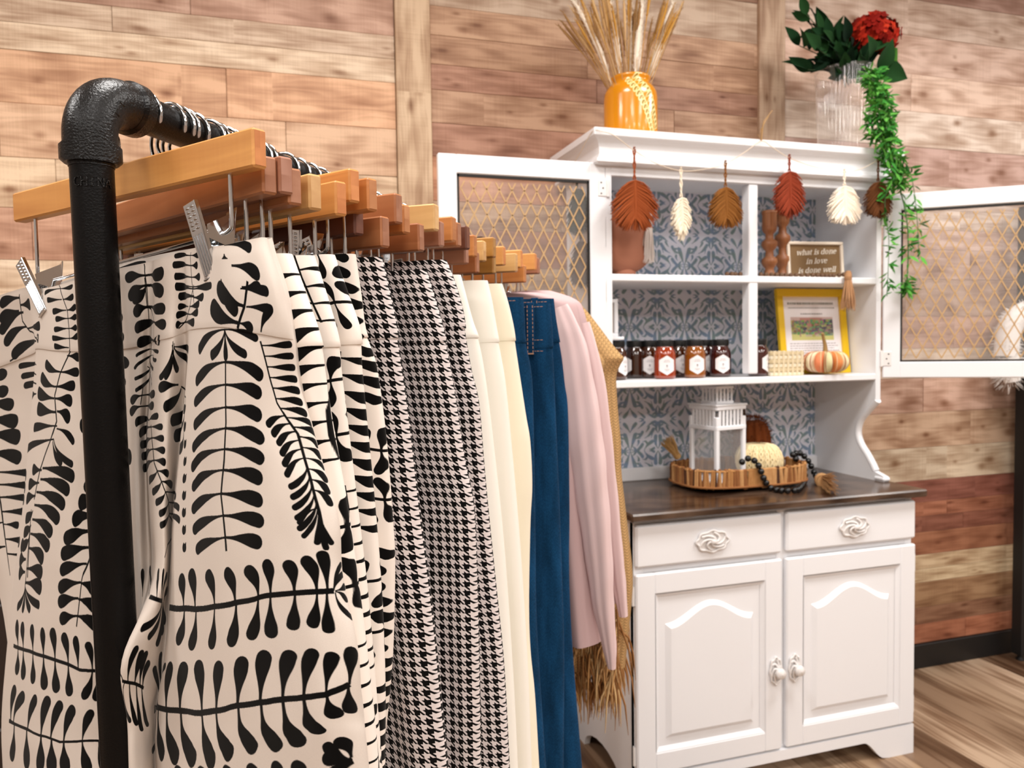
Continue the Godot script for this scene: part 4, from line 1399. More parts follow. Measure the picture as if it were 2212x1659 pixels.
const LEAVES_C := [
	[0.3405, 0.0410, 0.3544, 0.0418, 0.3584, 0.0407, 0.0032],
	[0.3404, 0.0517, 0.3148, 0.0505, 0.3045, 0.0512, 0.0033],
	[0.3404, 0.0517, 0.3543, 0.0522, 0.3571, 0.0517, 0.0032],
	[0.3394, 0.0623, 0.3094, 0.0618, 0.2942, 0.0615, 0.0033],
	[0.3394, 0.0623, 0.3538, 0.0620, 0.3588, 0.0601, 0.0032],
	[0.3363, 0.0718, 0.3108, 0.0718, 0.3007, 0.0707, 0.0033],
	[0.3160, 0.1026, 0.2824, 0.1015, 0.2650, 0.0944, 0.0060],
	[0.3117, 0.1027, 0.3427, 0.1022, 0.3506, 0.1021, 0.0058],
	[0.2993, 0.1188, 0.2675, 0.1173, 0.2524, 0.1096, 0.0061],
	[0.2993, 0.1188, 0.3323, 0.1185, 0.3411, 0.1175, 0.0055],
	[0.3001, 0.1304, 0.2606, 0.1295, 0.2445, 0.1250, 0.0061],
	[0.3010, 0.1304, 0.3274, 0.1310, 0.3339, 0.1326, 0.0058],
	[0.3059, 0.1429, 0.2638, 0.1424, 0.2480, 0.1399, 0.0061],
	[0.3074, 0.1421, 0.3241, 0.1432, 0.3293, 0.1471, 0.0058],
	[0.3289, 0.0815, 0.3503, 0.0818, 0.3540, 0.0832, 0.0058],
	[0.3088, 0.1544, 0.2629, 0.1549, 0.2384, 0.1563, 0.0037],
	[0.3083, 0.1566, 0.3292, 0.1581, 0.3392, 0.1667, 0.0034],
	[0.3038, 0.1650, 0.2639, 0.1670, 0.1792, 0.1760, 0.0039],
	[0.3038, 0.1650, 0.3099, 0.1794, 0.3374, 0.1865, 0.0031],
	[0.3021, 0.1666, 0.3058, 0.1795, 0.3186, 0.1852, 0.0035],
	[0.2762, 0.1900, 0.3230, 0.1909, 0.3381, 0.1964, 0.0054],
	[0.2710, 0.1987, 0.3162, 0.1999, 0.3304, 0.2071, 0.0054],
	[0.2612, 0.2088, 0.3090, 0.2102, 0.3235, 0.2186, 0.0054],
	[0.2573, 0.2190, 0.3018, 0.2206, 0.3154, 0.2300, 0.0055],
	[0.2547, 0.2306, 0.2900, 0.2321, 0.3048, 0.2405, 0.0055],
	[0.2532, 0.2424, 0.2860, 0.2439, 0.3013, 0.2519, 0.0056],
	[0.2519, 0.2541, 0.2789, 0.2554, 0.2908, 0.2620, 0.0056],
	[0.2738, 0.1914, 0.2502, 0.1914, 0.2463, 0.1911, 0.0046],
	[0.2678, 0.2016, 0.2417, 0.2020, 0.2348, 0.2029, 0.0046],
	[0.2592, 0.2117, 0.2371, 0.2123, 0.2302, 0.2144, 0.0047],
	[0.2540, 0.2234, 0.2521, 0.2283, 0.2351, 0.2302, 0.0047],
	[0.2523, 0.2350, 0.2504, 0.2398, 0.2334, 0.2415, 0.0047],
	[0.2503, 0.2453, 0.2490, 0.2508, 0.2341, 0.2527, 0.0047],
	[0.3770, 0.2029, 0.3677, 0.2036, 0.3662, 0.2050, 0.0059],
	[0.3767, 0.2144, 0.3621, 0.2152, 0.3573, 0.2179, 0.0066],
	[0.3762, 0.2276, 0.3559, 0.2283, 0.3465, 0.2311, 0.0064],
	[0.3744, 0.2408, 0.3465, 0.2417, 0.3337, 0.2458, 0.0061],
	[0.3707, 0.2541, 0.3423, 0.2549, 0.3301, 0.2584, 0.0058],
	[0.3754, 0.1392, 0.3650, 0.1395, 0.3644, 0.1399, 0.0057],
	[0.3740, 0.1538, 0.3610, 0.1541, 0.3592, 0.1546, 0.0057],
	[0.3729, 0.1691, 0.3622, 0.1692, 0.3624, 0.1692, 0.0050],
	[0.3744, 0.1229, 0.3662, 0.1230, 0.3675, 0.1224, 0.0060],
	[0.3633, 0.2670, 0.3381, 0.2677, 0.3287, 0.2708, 0.0051],
	[0.3558, 0.2805, 0.3339, 0.2811, 0.3271, 0.2835, 0.0051],
	[0.3517, 0.2917, 0.3322, 0.2922, 0.3267, 0.2937, 0.0046],
	[0.3491, 0.3037, 0.3327, 0.3041, 0.3290, 0.3051, 0.0045],
	[0.3558, 0.2811, 0.3665, 0.2821, 0.3699, 0.2863, 0.0046],
	[0.3517, 0.2923, 0.3655, 0.2933, 0.3694, 0.2976, 0.0044],
	[0.3491, 0.3037, 0.3648, 0.3047, 0.3692, 0.3094, 0.0043],
	[0.2509, 0.2698, 0.2807, 0.2705, 0.2905, 0.2734, 0.0055],
	[0.2502, 0.2804, 0.2802, 0.2812, 0.2906, 0.2844, 0.0055],
	[0.2451, 0.2515, 0.2285, 0.2519, 0.2278, 0.2522, 0.0058],
	[0.2467, 0.2629, 0.2295, 0.2633, 0.2286, 0.2635, 0.0058],
	[0.2475, 0.2725, 0.2314, 0.2729, 0.2306, 0.2731, 0.0058],
	[0.2511, 0.2830, 0.2513, 0.2930, 0.2344, 0.2977, 0.0030],
	[0.2511, 0.2830, 0.2536, 0.2939, 0.2504, 0.2989, 0.0030],
	[0.2511, 0.2830, 0.2561, 0.2937, 0.2669, 0.2988, 0.0029],
	[0.2511, 0.2830, 0.2590, 0.2919, 0.2892, 0.2964, 0.0029],
	[0.2441, 0.3252, 0.2403, 0.3147, 0.2359, 0.3109, 0.0047],
	[0.2579, 0.3265, 0.2551, 0.3160, 0.2522, 0.3121, 0.0046],
	[0.2803, 0.3291, 0.2783, 0.3177, 0.2754, 0.3133, 0.0045],
	[0.3032, 0.3324, 0.3022, 0.3204, 0.2995, 0.3158, 0.0044],
	[0.3198, 0.3351, 0.3188, 0.3213, 0.3155, 0.3157, 0.0043],
	[0.3380, 0.3385, 0.3368, 0.3245, 0.3316, 0.3187, 0.0043],
	[0.3520, 0.3420, 0.3513, 0.3273, 0.3479, 0.3213, 0.0042],
	[0.3675, 0.3431, 0.3669, 0.3298, 0.3639, 0.3243, 0.0030],
	[0.2443, 0.3258, 0.2466, 0.3369, 0.2459, 0.3407, 0.0056],
	[0.2580, 0.3271, 0.2604, 0.3398, 0.2613, 0.3445, 0.0055],
	[0.2804, 0.3297, 0.2822, 0.3431, 0.2829, 0.3483, 0.0054],
	[0.3032, 0.3324, 0.3044, 0.3478, 0.3056, 0.3542, 0.0053],
	[0.3198, 0.3351, 0.3207, 0.3507, 0.3223, 0.3573, 0.0052],
	[0.3381, 0.3392, 0.3387, 0.3543, 0.3401, 0.3603, 0.0051],
	[0.3675, 0.3434, 0.3663, 0.3576, 0.3609, 0.3638, 0.0040],
	[0.3741, 0.3434, 0.3736, 0.3595, 0.3717, 0.3660, 0.0040],
	[0.2450, 0.3860, 0.2469, 0.3714, 0.2621, 0.3647, 0.0058],
	[0.2762, 0.3939, 0.2775, 0.3754, 0.2887, 0.3681, 0.0056],
	[0.3032, 0.4015, 0.3037, 0.3780, 0.3102, 0.3698, 0.0055],
	[0.3167, 0.4087, 0.3176, 0.3819, 0.3271, 0.3739, 0.0052],
	[0.3338, 0.4144, 0.3347, 0.3851, 0.3437, 0.3776, 0.0053],
	[0.3593, 0.4148, 0.3603, 0.3866, 0.3658, 0.3797, 0.0037],
	[0.3759, 0.4136, 0.3764, 0.3879, 0.3795, 0.3822, 0.0046],
	[0.2381, 0.3852, 0.2373, 0.3678, 0.2427, 0.3603, 0.0059],
	[0.2472, 0.3878, 0.2464, 0.4159, 0.2409, 0.4246, 0.0071],
	[0.2744, 0.3939, 0.2752, 0.4241, 0.2750, 0.4315, 0.0068],
	[0.3033, 0.4028, 0.3037, 0.4284, 0.3021, 0.4339, 0.0067],
	[0.3179, 0.4101, 0.3183, 0.4315, 0.3182, 0.4359, 0.0066],
	[0.3339, 0.4157, 0.3342, 0.4327, 0.3353, 0.4361, 0.0065],
	[0.3593, 0.4148, 0.3600, 0.4327, 0.3623, 0.4367, 0.0047],
	[0.3741, 0.4136, 0.3750, 0.4325, 0.3796, 0.4370, 0.0051],
	[0.0835, 0.0774, 0.1042, 0.0855, 0.1074, 0.0876, 0.0083],
	[0.0834, 0.1022, 0.1052, 0.1088, 0.1091, 0.1108, 0.0073],
	[0.0837, 0.1189, 0.1108, 0.1242, 0.1181, 0.1268, 0.0061],
	[0.0847, 0.1355, 0.1153, 0.1402, 0.1250, 0.1430, 0.0061],
	[0.0858, 0.1485, 0.1183, 0.1530, 0.1300, 0.1566, 0.0061],
	[0.0871, 0.1636, 0.1207, 0.1685, 0.1341, 0.1745, 0.0061],
	[0.1080, 0.1842, 0.1335, 0.1874, 0.2091, 0.1958, 0.0043],
	[0.1109, 0.1955, 0.1342, 0.1982, 0.2091, 0.2055, 0.0043],
	[0.1135, 0.2068, 0.1356, 0.2090, 0.2091, 0.2150, 0.0043],
	[0.1167, 0.2200, 0.1365, 0.2215, 0.2015, 0.2248, 0.0043],
	[0.1189, 0.2319, 0.1369, 0.2328, 0.1435, 0.2338, 0.0032],
	[0.1196, 0.2462, 0.1368, 0.2461, 0.2091, 0.2495, 0.0043],
	[0.1200, 0.2601, 0.2015, 0.2585, 0.1953, 0.2576, 0.0044],
	[0.1083, 0.1858, 0.0903, 0.1844, 0.0824, 0.1855, 0.0039],
	[0.1136, 0.2084, 0.0959, 0.2075, 0.0873, 0.2098, 0.0043],
	[0.1176, 0.2301, 0.0986, 0.2302, 0.0868, 0.2343, 0.0042],
	[0.1177, 0.2534, 0.0916, 0.2557, 0.0655, 0.2619, 0.0047],
	[0.1528, 0.0128, 0.1233, 0.0090, 0.1150, 0.0110, 0.0065],
	[0.1576, 0.0280, 0.1260, 0.0254, 0.1131, 0.0362, 0.0066],
	[0.1596, 0.0438, 0.1312, 0.0407, 0.1198, 0.0506, 0.0066],
	[0.2092, 0.0671, 0.1442, 0.0596, 0.1310, 0.0679, 0.0066],
	[0.1635, 0.0465, 0.2186, 0.0497, 0.2324, 0.0468, 0.0061],
	[0.2091, 0.0632, 0.2276, 0.0624, 0.2206, 0.0631, 0.0061],
	[0.1529, 0.0203, 0.1746, 0.0221, 0.1785, 0.0217, 0.0063],
	[0.2137, 0.0956, 0.1441, 0.0854, 0.1370, 0.0848, 0.0039],
	[0.2218, 0.1068, 0.1449, 0.0990, 0.1394, 0.0990, 0.0039],
	[0.2277, 0.1163, 0.1464, 0.1104, 0.1424, 0.1110, 0.0039],
	[0.2326, 0.1262, 0.2091, 0.1267, 0.2091, 0.1278, 0.0037],
	[0.1467, 0.0115, 0.1215, 0.0078, 0.1144, 0.0090, 0.0053],
	[0.1470, 0.0251, 0.1221, 0.0222, 0.1130, 0.0257, 0.0054]]
const STEMS := [
	[0.0010, 0.7202, 0.0779, 0.7202, 0.0878, 0.7203, 0.0971, 0.7204, 0.1062, 0.7205, 0.1152, 0.7206, 0.1247, 0.7207, 0.1346, 0.7208, 0.1445, 0.7209, 0.1540, 0.7196, 0.1633, 0.7184, 0.1734, 0.7173, 0.1833, 0.7157, 0.1929, 0.7141, 0.2023, 0.7124, 0.2117, 0.7145, 0.2227, 0.7162, 0.2336, 0.7175, 0.2446, 0.7186, 0.2557],
	[0.0007, 0.7740, 0.0826, 0.7779, 0.0941, 0.7818, 0.1056, 0.7855, 0.1170, 0.7890, 0.1273, 0.7917, 0.1373, 0.7977, 0.1457, 0.8014, 0.1538, 0.8045, 0.1615, 0.8046, 0.1728, 0.8044, 0.1843, 0.8043, 0.1952, 0.8042, 0.2060, 0.8045, 0.2153, 0.8051, 0.2247, 0.8053, 0.2347, 0.8058, 0.2447, 0.8065, 0.2548],
	[0.0017, 0.6156, 0.2987, 0.6461, 0.2998, 0.6689, 0.3008, 0.6891, 0.3000, 0.7084, 0.2991, 0.7244, 0.2982, 0.7366, 0.2962, 0.7477, 0.2942, 0.7588, 0.2922, 0.7689, 0.2912, 0.7771, 0.2901, 0.7856, 0.2890, 0.7947, 0.2879, 0.8073, 0.2871],
	[0.0017, 0.6056, 0.3757, 0.6400, 0.3803, 0.6610, 0.3818, 0.6822, 0.3830, 0.6997, 0.3819, 0.7159, 0.3807, 0.7290, 0.3796, 0.7420, 0.3784, 0.7544, 0.3772, 0.7668, 0.3759, 0.7758, 0.3747, 0.7849, 0.3734, 0.7947, 0.3719, 0.8021, 0.3677, 0.8087, 0.3632],
	[0.0014, 0.6177, 0.4578, 0.6408, 0.4585, 0.6577, 0.4591, 0.6747, 0.4597, 0.6909, 0.4603, 0.7066, 0.4608, 0.7206, 0.4614, 0.7314, 0.4582, 0.7411, 0.4551, 0.7504, 0.4519, 0.7597, 0.4505, 0.7684, 0.4497, 0.7755, 0.4490, 0.7826, 0.4483, 0.7896, 0.4463, 0.7969, 0.4441, 0.8025, 0.4417, 0.8077, 0.4389],
	[0.0011, 0.5315, 0.2905, 0.5657, 0.2937],
	[0.0011, 0.5332, 0.3495, 0.5480, 0.3535, 0.5582, 0.3581],
	[0.0005, 0.4937, 0.0818, 0.4684, 0.1013, 0.5205, 0.1202],
	[0.0005, 0.4600, 0.1206, 0.4563, 0.1371],
	[0.0005, 0.5305, 0.1540, 0.5342, 0.1637, 0.5369, 0.1746, 0.5390, 0.1853, 0.5471, 0.1956, 0.5557, 0.2057, 0.5672, 0.2159, 0.5715, 0.2284, 0.6078, 0.2407, 0.5667, 0.2511, 0.5561, 0.2613],
	[0.0005, 0.5778, 0.1220, 0.6169, 0.1313, 0.6166, 0.1466],
	[0.0005, 0.4599, 0.0012, 0.4623, 0.0146, 0.4647, 0.0244, 0.4665, 0.0385, 0.4696, 0.0544],
	[0.0005, 0.4615, 0.0164, 0.4632, 0.0283, 0.4653, 0.0409, 0.5110, 0.0571, 0.5127, 0.0737],
	[0.0006, 0.6310, 0.0052, 0.6330, 0.0221, 0.6352, 0.0365, 0.6373, 0.0475, 0.6404, 0.0581],
	[0.0005, 0.6407, 0.0380, 0.6210, 0.0548, 0.6068, 0.0632, 0.5713, 0.0707],
	[0.0013, 0.7565, 0.0346, 0.7534, 0.0452, 0.7517, 0.0561, 0.7428, 0.0751],
	[0.0005, 0.3222, 0.0001, 0.3312, 0.0186, 0.3399, 0.0323, 0.3400, 0.0536, 0.3381, 0.0746],
	[0.0008, 0.3381, 0.0746, 0.3243, 0.0899, 0.3118, 0.1049, 0.3007, 0.1278, 0.3043, 0.1397, 0.3076, 0.1507, 0.3012, 0.1602, 0.2919, 0.1699, 0.2799, 0.1810, 0.2682, 0.1915, 0.2616, 0.2030, 0.2552, 0.2146],
	[0.0008, 0.2505, 0.2365, 0.2520, 0.2468, 0.2535, 0.2570, 0.2548, 0.2670, 0.2558, 0.2767],
	[0.0005, 0.3728, 0.2515, 0.3674, 0.2610, 0.3627, 0.2702, 0.3573, 0.2792, 0.3551, 0.2874, 0.3531, 0.2953, 0.3511, 0.3031, 0.3491, 0.3109],
	[0.0006, 0.2489, 0.2228, 0.2494, 0.2323, 0.2501, 0.2419, 0.2509, 0.2515, 0.2512, 0.2624, 0.2513, 0.2729, 0.2511, 0.2830],
	[0.0010, 0.2304, 0.3239, 0.2714, 0.3281, 0.3046, 0.3324, 0.3216, 0.3354, 0.3380, 0.3385, 0.3547, 0.3427, 0.3741, 0.3434],
	[0.0013, 0.2331, 0.3845, 0.2613, 0.3897, 0.2854, 0.3962, 0.3107, 0.4050, 0.3293, 0.4144, 0.3494, 0.4140, 0.3665, 0.4136, 0.3815, 0.4130],
	[0.0007, 0.0927, 0.1552, 0.0968, 0.1660, 0.1013, 0.1786, 0.1062, 0.1903, 0.1109, 0.2018, 0.1152, 0.2133, 0.1176, 0.2242, 0.1189, 0.2355, 0.1194, 0.2471, 0.1197, 0.2585, 0.1209, 0.2689, 0.1246, 0.2781],
	[0.0007, 0.1516, 0.0083, 0.1520, 0.0229, 0.1523, 0.0365, 0.1675, 0.0506, 0.2219, 0.0673],
	[0.0007, 0.1470, 0.0692, 0.1218, 0.0740]]
const NET := [
	[-1.3744, 1.3945, 0.7993, -1.2836, 1.4141, 0.9098, -1.2348, 1.4226, 0.9656, -1.2186, 1.4198, 0.9894, -1.1942, 1.4196, 1.0195, -1.1637, 1.4236, 1.0568, -1.1341, 1.4267, 1.0931, -1.1121, 1.4298, 1.1202, -1.0882, 1.4316, 1.1495, -1.0766, 1.4332, 1.1601, -1.0713, 1.4335, 1.1704, -1.0573, 1.4356, 1.1876, -1.0439, 1.4383, 1.2020, -1.0393, 1.4387, 1.2096, -1.0243, 1.4403, 1.2281, -1.0069, 1.4359, 1.2677, -0.9862, 1.4383, 1.2877, -0.9742, 1.4405, 1.2903, -0.9700, 1.4413, 1.2750, -0.9777, 1.4450, 1.2494, -1.0946, 1.4413, 1.1054, -1.2826, 1.4132, 0.8815],
	[-1.3938, 1.3534, 0.7639, -1.2926, 1.3713, 0.8859, -1.2342, 1.3851, 0.9562, -1.2161, 1.3861, 0.9938, -1.1914, 1.3847, 1.0274, -1.1622, 1.3881, 1.0599, -1.1364, 1.3905, 1.0882, -1.1132, 1.3922, 1.1165, -1.0896, 1.3927, 1.1491, -1.0778, 1.3942, 1.1526, -1.0717, 1.3940, 1.1711, -1.0567, 1.3977, 1.1932, -1.0445, 1.4026, 1.1968, -1.0387, 1.4045, 1.2152, -1.0223, 1.4064, 1.2433, -1.0035, 1.4021, 1.2830, -0.9817, 1.3990, 1.3006, -0.9661, 1.3965, 1.3067, -0.9595, 1.3963, 1.2901, -0.9694, 1.3987, 1.2559, -1.0976, 1.4052, 1.0939, -1.2873, 1.3857, 0.8695],
	[-1.4008, 1.2980, 0.7512, -1.2981, 1.3294, 0.8737, -1.2321, 1.3483, 0.9524, -1.2161, 1.3542, 0.9950, -1.1880, 1.3517, 1.0377, -1.1597, 1.3503, 1.0645, -1.1359, 1.3508, 1.0850, -1.1153, 1.3514, 1.1084, -1.0920, 1.3541, 1.1420, -1.0821, 1.3575, 1.1394, -1.0719, 1.3587, 1.1757, -1.0553, 1.3615, 1.2017, -1.0446, 1.3666, 1.1920, -1.0382, 1.3675, 1.2208, -1.0247, 1.3681, 1.2512, -1.0043, 1.3677, 1.2870, -0.9834, 1.3626, 1.3036, -0.9651, 1.3586, 1.3092, -0.9521, 1.3567, 1.3012, -0.9648, 1.3576, 1.2524, -1.1012, 1.3536, 1.0822, -1.2930, 1.3346, 0.8572],
	[-1.4065, 1.2663, 0.7389, -1.3034, 1.2893, 0.8615, -1.2314, 1.3055, 0.9469, -1.2244, 1.3107, 0.9834, -1.1898, 1.3123, 1.0402, -1.1589, 1.3126, 1.0684, -1.1360, 1.3135, 1.0828, -1.1148, 1.3144, 1.1068, -1.0934, 1.3153, 1.1416, -1.0864, 1.3159, 1.1284, -1.0768, 1.3175, 1.1728, -1.0592, 1.3183, 1.2039, -1.0476, 1.3181, 1.1861, -1.0424, 1.3194, 1.2209, -1.0235, 1.3213, 1.2620, -1.0053, 1.3227, 1.2930, -0.9829, 1.3228, 1.3115, -0.9651, 1.3216, 1.3124, -0.9488, 1.3209, 1.3046, -0.9639, 1.3191, 1.2492, -1.1045, 1.3101, 1.0707, -1.2982, 1.2938, 0.8451],
	[-1.4117, 1.2029, 0.7321, -1.3120, 1.2251, 0.8501, -1.2413, 1.2423, 0.9297, -1.2342, 1.2522, 0.9722, -1.1946, 1.2576, 1.0395, -1.1572, 1.2597, 1.0758, -1.1352, 1.2595, 1.0840, -1.1140, 1.2611, 1.1078, -1.0967, 1.2635, 1.1376, -1.0920, 1.2613, 1.1198, -1.0812, 1.2664, 1.1710, -1.0635, 1.2692, 1.2038, -1.0541, 1.2659, 1.1779, -1.0487, 1.2699, 1.2167, -1.0265, 1.2749, 1.2655, -1.0064, 1.2784, 1.2990, -0.9813, 1.2795, 1.3211, -0.9587, 1.2785, 1.3289, -0.9384, 1.2760, 1.3225, -0.9595, 1.2692, 1.2509, -1.1082, 1.2554, 1.0590, -1.3043, 1.2343, 0.8327],
	[-1.3989, 1.1289, 0.7472, -1.3214, 1.1448, 0.8386, -1.2561, 1.1602, 0.9114, -1.2472, 1.1716, 0.9581, -1.2015, 1.1834, 1.0355, -1.1595, 1.1885, 1.0773, -1.1357, 1.1883, 1.0859, -1.1130, 1.1920, 1.1131, -1.0991, 1.1956, 1.1369, -1.0934, 1.1919, 1.1203, -1.0814, 1.2021, 1.1765, -1.0662, 1.2072, 1.2081, -1.0623, 1.2001, 1.1739, -1.0565, 1.2074, 1.2128, -1.0301, 1.2160, 1.2667, -1.0078, 1.2219, 1.3050, -0.9775, 1.2258, 1.3363, -0.9489, 1.2274, 1.3555, -0.9249, 1.2245, 1.3505, -0.9535, 1.2088, 1.2602, -1.1109, 1.1809, 1.0583, -1.3080, 1.1512, 0.8316],
	[-1.3201, 1.0756, 0.8355, -1.2987, 1.0785, 0.8643, -1.2742, 1.0755, 0.8934, -1.2620, 1.0886, 0.9435, -1.2103, 1.1078, 1.0292, -1.1619, 1.1170, 1.0788, -1.1340, 1.1174, 1.0904, -1.1106, 1.1239, 1.1219, -1.0989, 1.1288, 1.1431, -1.0915, 1.1264, 1.1375, -1.0775, 1.1429, 1.1998, -1.0683, 1.1468, 1.2168, -1.0671, 1.1375, 1.1852, -1.0626, 1.1445, 1.2110, -1.0336, 1.1578, 1.2679, -1.0073, 1.1678, 1.3123, -0.9738, 1.1755, 1.3515, -0.9442, 1.1785, 1.3728, -0.9223, 1.1720, 1.3583, -0.9477, 1.1492, 1.2695, -1.1136, 1.1058, 1.0575, -1.2589, 1.0734, 0.8916],
	[-1.2937, 0.9717, 0.8707, -1.2952, 0.9712, 0.8689, -1.2887, 0.9762, 0.8841, -1.2784, 0.9918, 0.9276, -1.2165, 1.0218, 1.0266, -1.1651, 1.0347, 1.0779, -1.1343, 1.0363, 1.0929, -1.1127, 1.0433, 1.1185, -1.1038, 1.0474, 1.1345, -1.1039, 1.0603, 1.1698, -1.1006, 1.0847, 1.2343, -1.0830, 1.0814, 1.2268, -1.0730, 1.0695, 1.1942, -1.0674, 1.0779, 1.2147, -1.0375, 1.0967, 1.2670, -1.0087, 1.1138, 1.3172, -0.9718, 1.1272, 1.3611, -0.9396, 1.1330, 1.3880, -0.9152, 1.1224, 1.3730, -0.9419, 1.0904, 1.2788, -1.1163, 1.0300, 1.0568, -1.2630, 0.9752, 0.8905],
	[-1.2972, 0.8893, 0.8697, -1.3019, 0.8876, 0.8644, -1.2975, 0.8928, 0.8769, -1.2893, 0.9108, 0.9178, -1.2227, 0.9492, 1.0218, -1.1678, 0.9664, 1.0773, -1.1369, 0.9685, 1.0923, -1.1151, 0.9771, 1.1179, -1.1061, 0.9832, 1.1339, -1.1045, 0.9964, 1.1624, -1.1000, 1.0250, 1.2244, -1.0874, 1.0224, 1.2233, -1.0825, 1.0085, 1.1910, -1.0776, 1.0165, 1.2077, -1.0412, 1.0399, 1.2661, -1.0084, 1.0615, 1.3214, -0.9699, 1.0791, 1.3687, -0.9366, 1.0877, 1.3988, -0.9115, 1.0744, 1.3826, -0.9397, 1.0328, 1.2833, -1.1190, 0.9562, 1.0562, -1.2662, 0.8996, 0.8897],
	[-1.3013, 0.7944, 0.8687, -1.3045, 0.7930, 0.8651, -1.2993, 0.7997, 0.8786, -1.2887, 0.8225, 0.9222, -1.2262, 0.8668, 1.0210, -1.1696, 0.8883, 1.0779, -1.1381, 0.8911, 1.0935, -1.1163, 0.9015, 1.1192, -1.1078, 0.9086, 1.1345, -1.1051, 0.9251, 1.1642, -1.1001, 0.9599, 1.2269, -1.0888, 0.9560, 1.2239, -1.0845, 0.9363, 1.1910, -1.0787, 0.9454, 1.2089, -1.0435, 0.9709, 1.2656, -1.0096, 0.9965, 1.3219, -0.9701, 1.0167, 1.3707, -0.9361, 1.0279, 1.4017, -0.9091, 1.0150, 1.3883, -0.9379, 0.9632, 1.2877, -1.1222, 0.8663, 1.0554, -1.2704, 0.7998, 0.8887],
	[-1.3013, 0.4944, 0.8687, -1.3045, 0.4930, 0.8651, -1.2993, 0.4997, 0.8786, -1.2887, 0.5225, 0.9222, -1.2262, 0.5668, 1.0210, -1.1696, 0.5883, 1.0779, -1.1381, 0.5911, 1.0935, -1.1163, 0.6015, 1.1192, -1.1078, 0.6086, 1.1345, -1.1051, 0.6251, 1.1642, -1.1001, 0.6599, 1.2269, -1.0888, 0.6560, 1.2239, -1.0845, 0.6363, 1.1910, -1.0787, 0.6454, 1.2089, -1.0435, 0.6709, 1.2656, -1.0096, 0.6965, 1.3219, -0.9701, 0.7167, 1.3707, -0.9361, 0.7279, 1.4017, -0.9091, 0.7150, 1.3883, -0.9379, 0.6632, 1.2877, -1.1222, 0.5663, 1.0554, -1.2704, 0.4998, 0.8887]]
const NET_U := [0.0000, 0.0925, 0.1631, 0.2091, 0.3003, 0.3598, 0.3892, 0.4234, 0.4530, 0.4731, 0.5300, 0.5573, 0.5865, 0.6169, 0.6732, 0.7221, 0.7661, 0.7976, 0.8219, 0.9059, 1.1640, 1.4322]
const NET_V := [0.0000, 0.0387, 0.0755, 0.1202, 0.1654, 0.2227, 0.2779, 0.3328, 0.3855, 0.4510, 0.7510]

const PU := 0.88     # cloth width that one print repeat covers, metres
const PV := 0.495
func print_tex() -> ImageTexture:
	cov_start(2048, 1152, 255)
	var k := 2048.0 / PU
	for list in [LEAVES_A, LEAVES_B, LEAVES_C]:
		for l in list:
			cov_poly(leaf_poly(Vector2(l[0], l[1]) * k, Vector2(l[2], l[3]) * k, Vector2(l[4], l[5]) * k, l[6] * k), 246)
	for s in STEMS:
		var pts := []
		for q in range(1, s.size(), 2):
			pts.append(Vector2(s[q], s[q + 1]) * k)
		cov_poly(line_poly(pts, s[0] * k * 1.3), 246)
	return tex_of(cov_image())

func print_repeat() -> ImageTexture:
	# the same print as an all-over repeat for the trousers behind: upright sprigs, level sprigs and fans
	cov_start(1024, 1024, 255)
	var R := RandomNumberGenerator.new()
	R.seed = 8
	for c in 4:
		var x := 128.0 + c * 256.0
		var sgn := 1.0 if c % 2 == 0 else -1.0
		var pts := []
		for k in 9:
			pts.append(Vector2(x + 16.0 * sin(k * 0.7 + c), 40 + k * 68.0))
		cov_poly(line_poly(pts, 3.2), 246, true)
		for k in 11:
			var b := Vector2(x + 10.0 * sin(k * 0.6 + c), 60 + k * 52.0)
			for s in [-1.0, 1.0]:
				var l: float = (96.0 + 10.0 * sin(k * 1.3 + c)) * s
				cov_poly(leaf_poly(b, b + Vector2(l * 0.6, -4 + 8 * sgn), b + Vector2(l, 24.0 + 10.0 * sgn), 16.0), 246, true)
	for r in 2:
		var y := 760.0 + r * 160.0
		var pts := []
		for k in 33:
			pts.append(Vector2(k * 32.0, y + 10.0 * sin(k * 0.8)))
		cov_poly(line_poly(pts, 4.5), 246, true)
		for k in 22:
			var b := Vector2(20 + k * 46.5, y)
			for s in [-1.0, 1.0]:
				cov_poly(leaf_poly(b, b + Vector2(4, s * 40), b + Vector2((-10.0 if r == 0 else 14.0) * s, s * 62), 14.0), 246, true)
	return tex_of(cov_image())

func houndstooth() -> ImageTexture:
	var s := 256
	cov_start(s, s, 255)
	for y in s:
		for x in s:
			var acc := 0
			for q in 4:
				var fx := (x + 0.25 + 0.5 * (q % 2)) / s
				var fy := (y + 0.25 + 0.5 * (q / 2)) / s
				var a := fx < 0.53
				var b := fy < 0.53
				var dark := a and b
				if a != b:
					dark = a if fposmod((fx - fy) * 2.0, 1.0) < 0.5 else b
				acc += 1 if dark else 0
			cov[y * s + x] = 240 - acc * 57
	return tex_of(cov_image())

func denim() -> ImageTexture:
	var s := 512
	var n := noise(4, 0.012, 3)
	var f := noise(9, 0.2, 2)
	cov_start(s, s, 255)
	for y in s:
		for x in s:
			var val := 0.80 + n.get_noise_2d(x, y * 0.35) * 0.16 + f.get_noise_2d(x * 1.2, y * 0.5) * 0.18 + (0.05 if (x + y) % 6 < 3 else -0.05)
			cov[y * s + x] = int(clampf(val, 0.0, 1.0) * 255)
	return tex_of(cov_image())

func knit() -> ImageTexture:
	var s := 256
	cov_start(s, s, 255)
	for y in s:
		for x in s:
			var u := x * 8.0 / s
			var w := absf(fposmod(u, 1.0) - 0.5) * 2.0
			var val := 0.72 + 0.28 * absf(sin(PI * (y * 10.0 / s + w * 0.8))) * (0.5 + 0.5 * sin(PI * fposmod(u, 1.0)))
			cov[y * s + x] = int(clampf(val, 0.0, 1.0) * 255)
	return tex_of(cov_image())

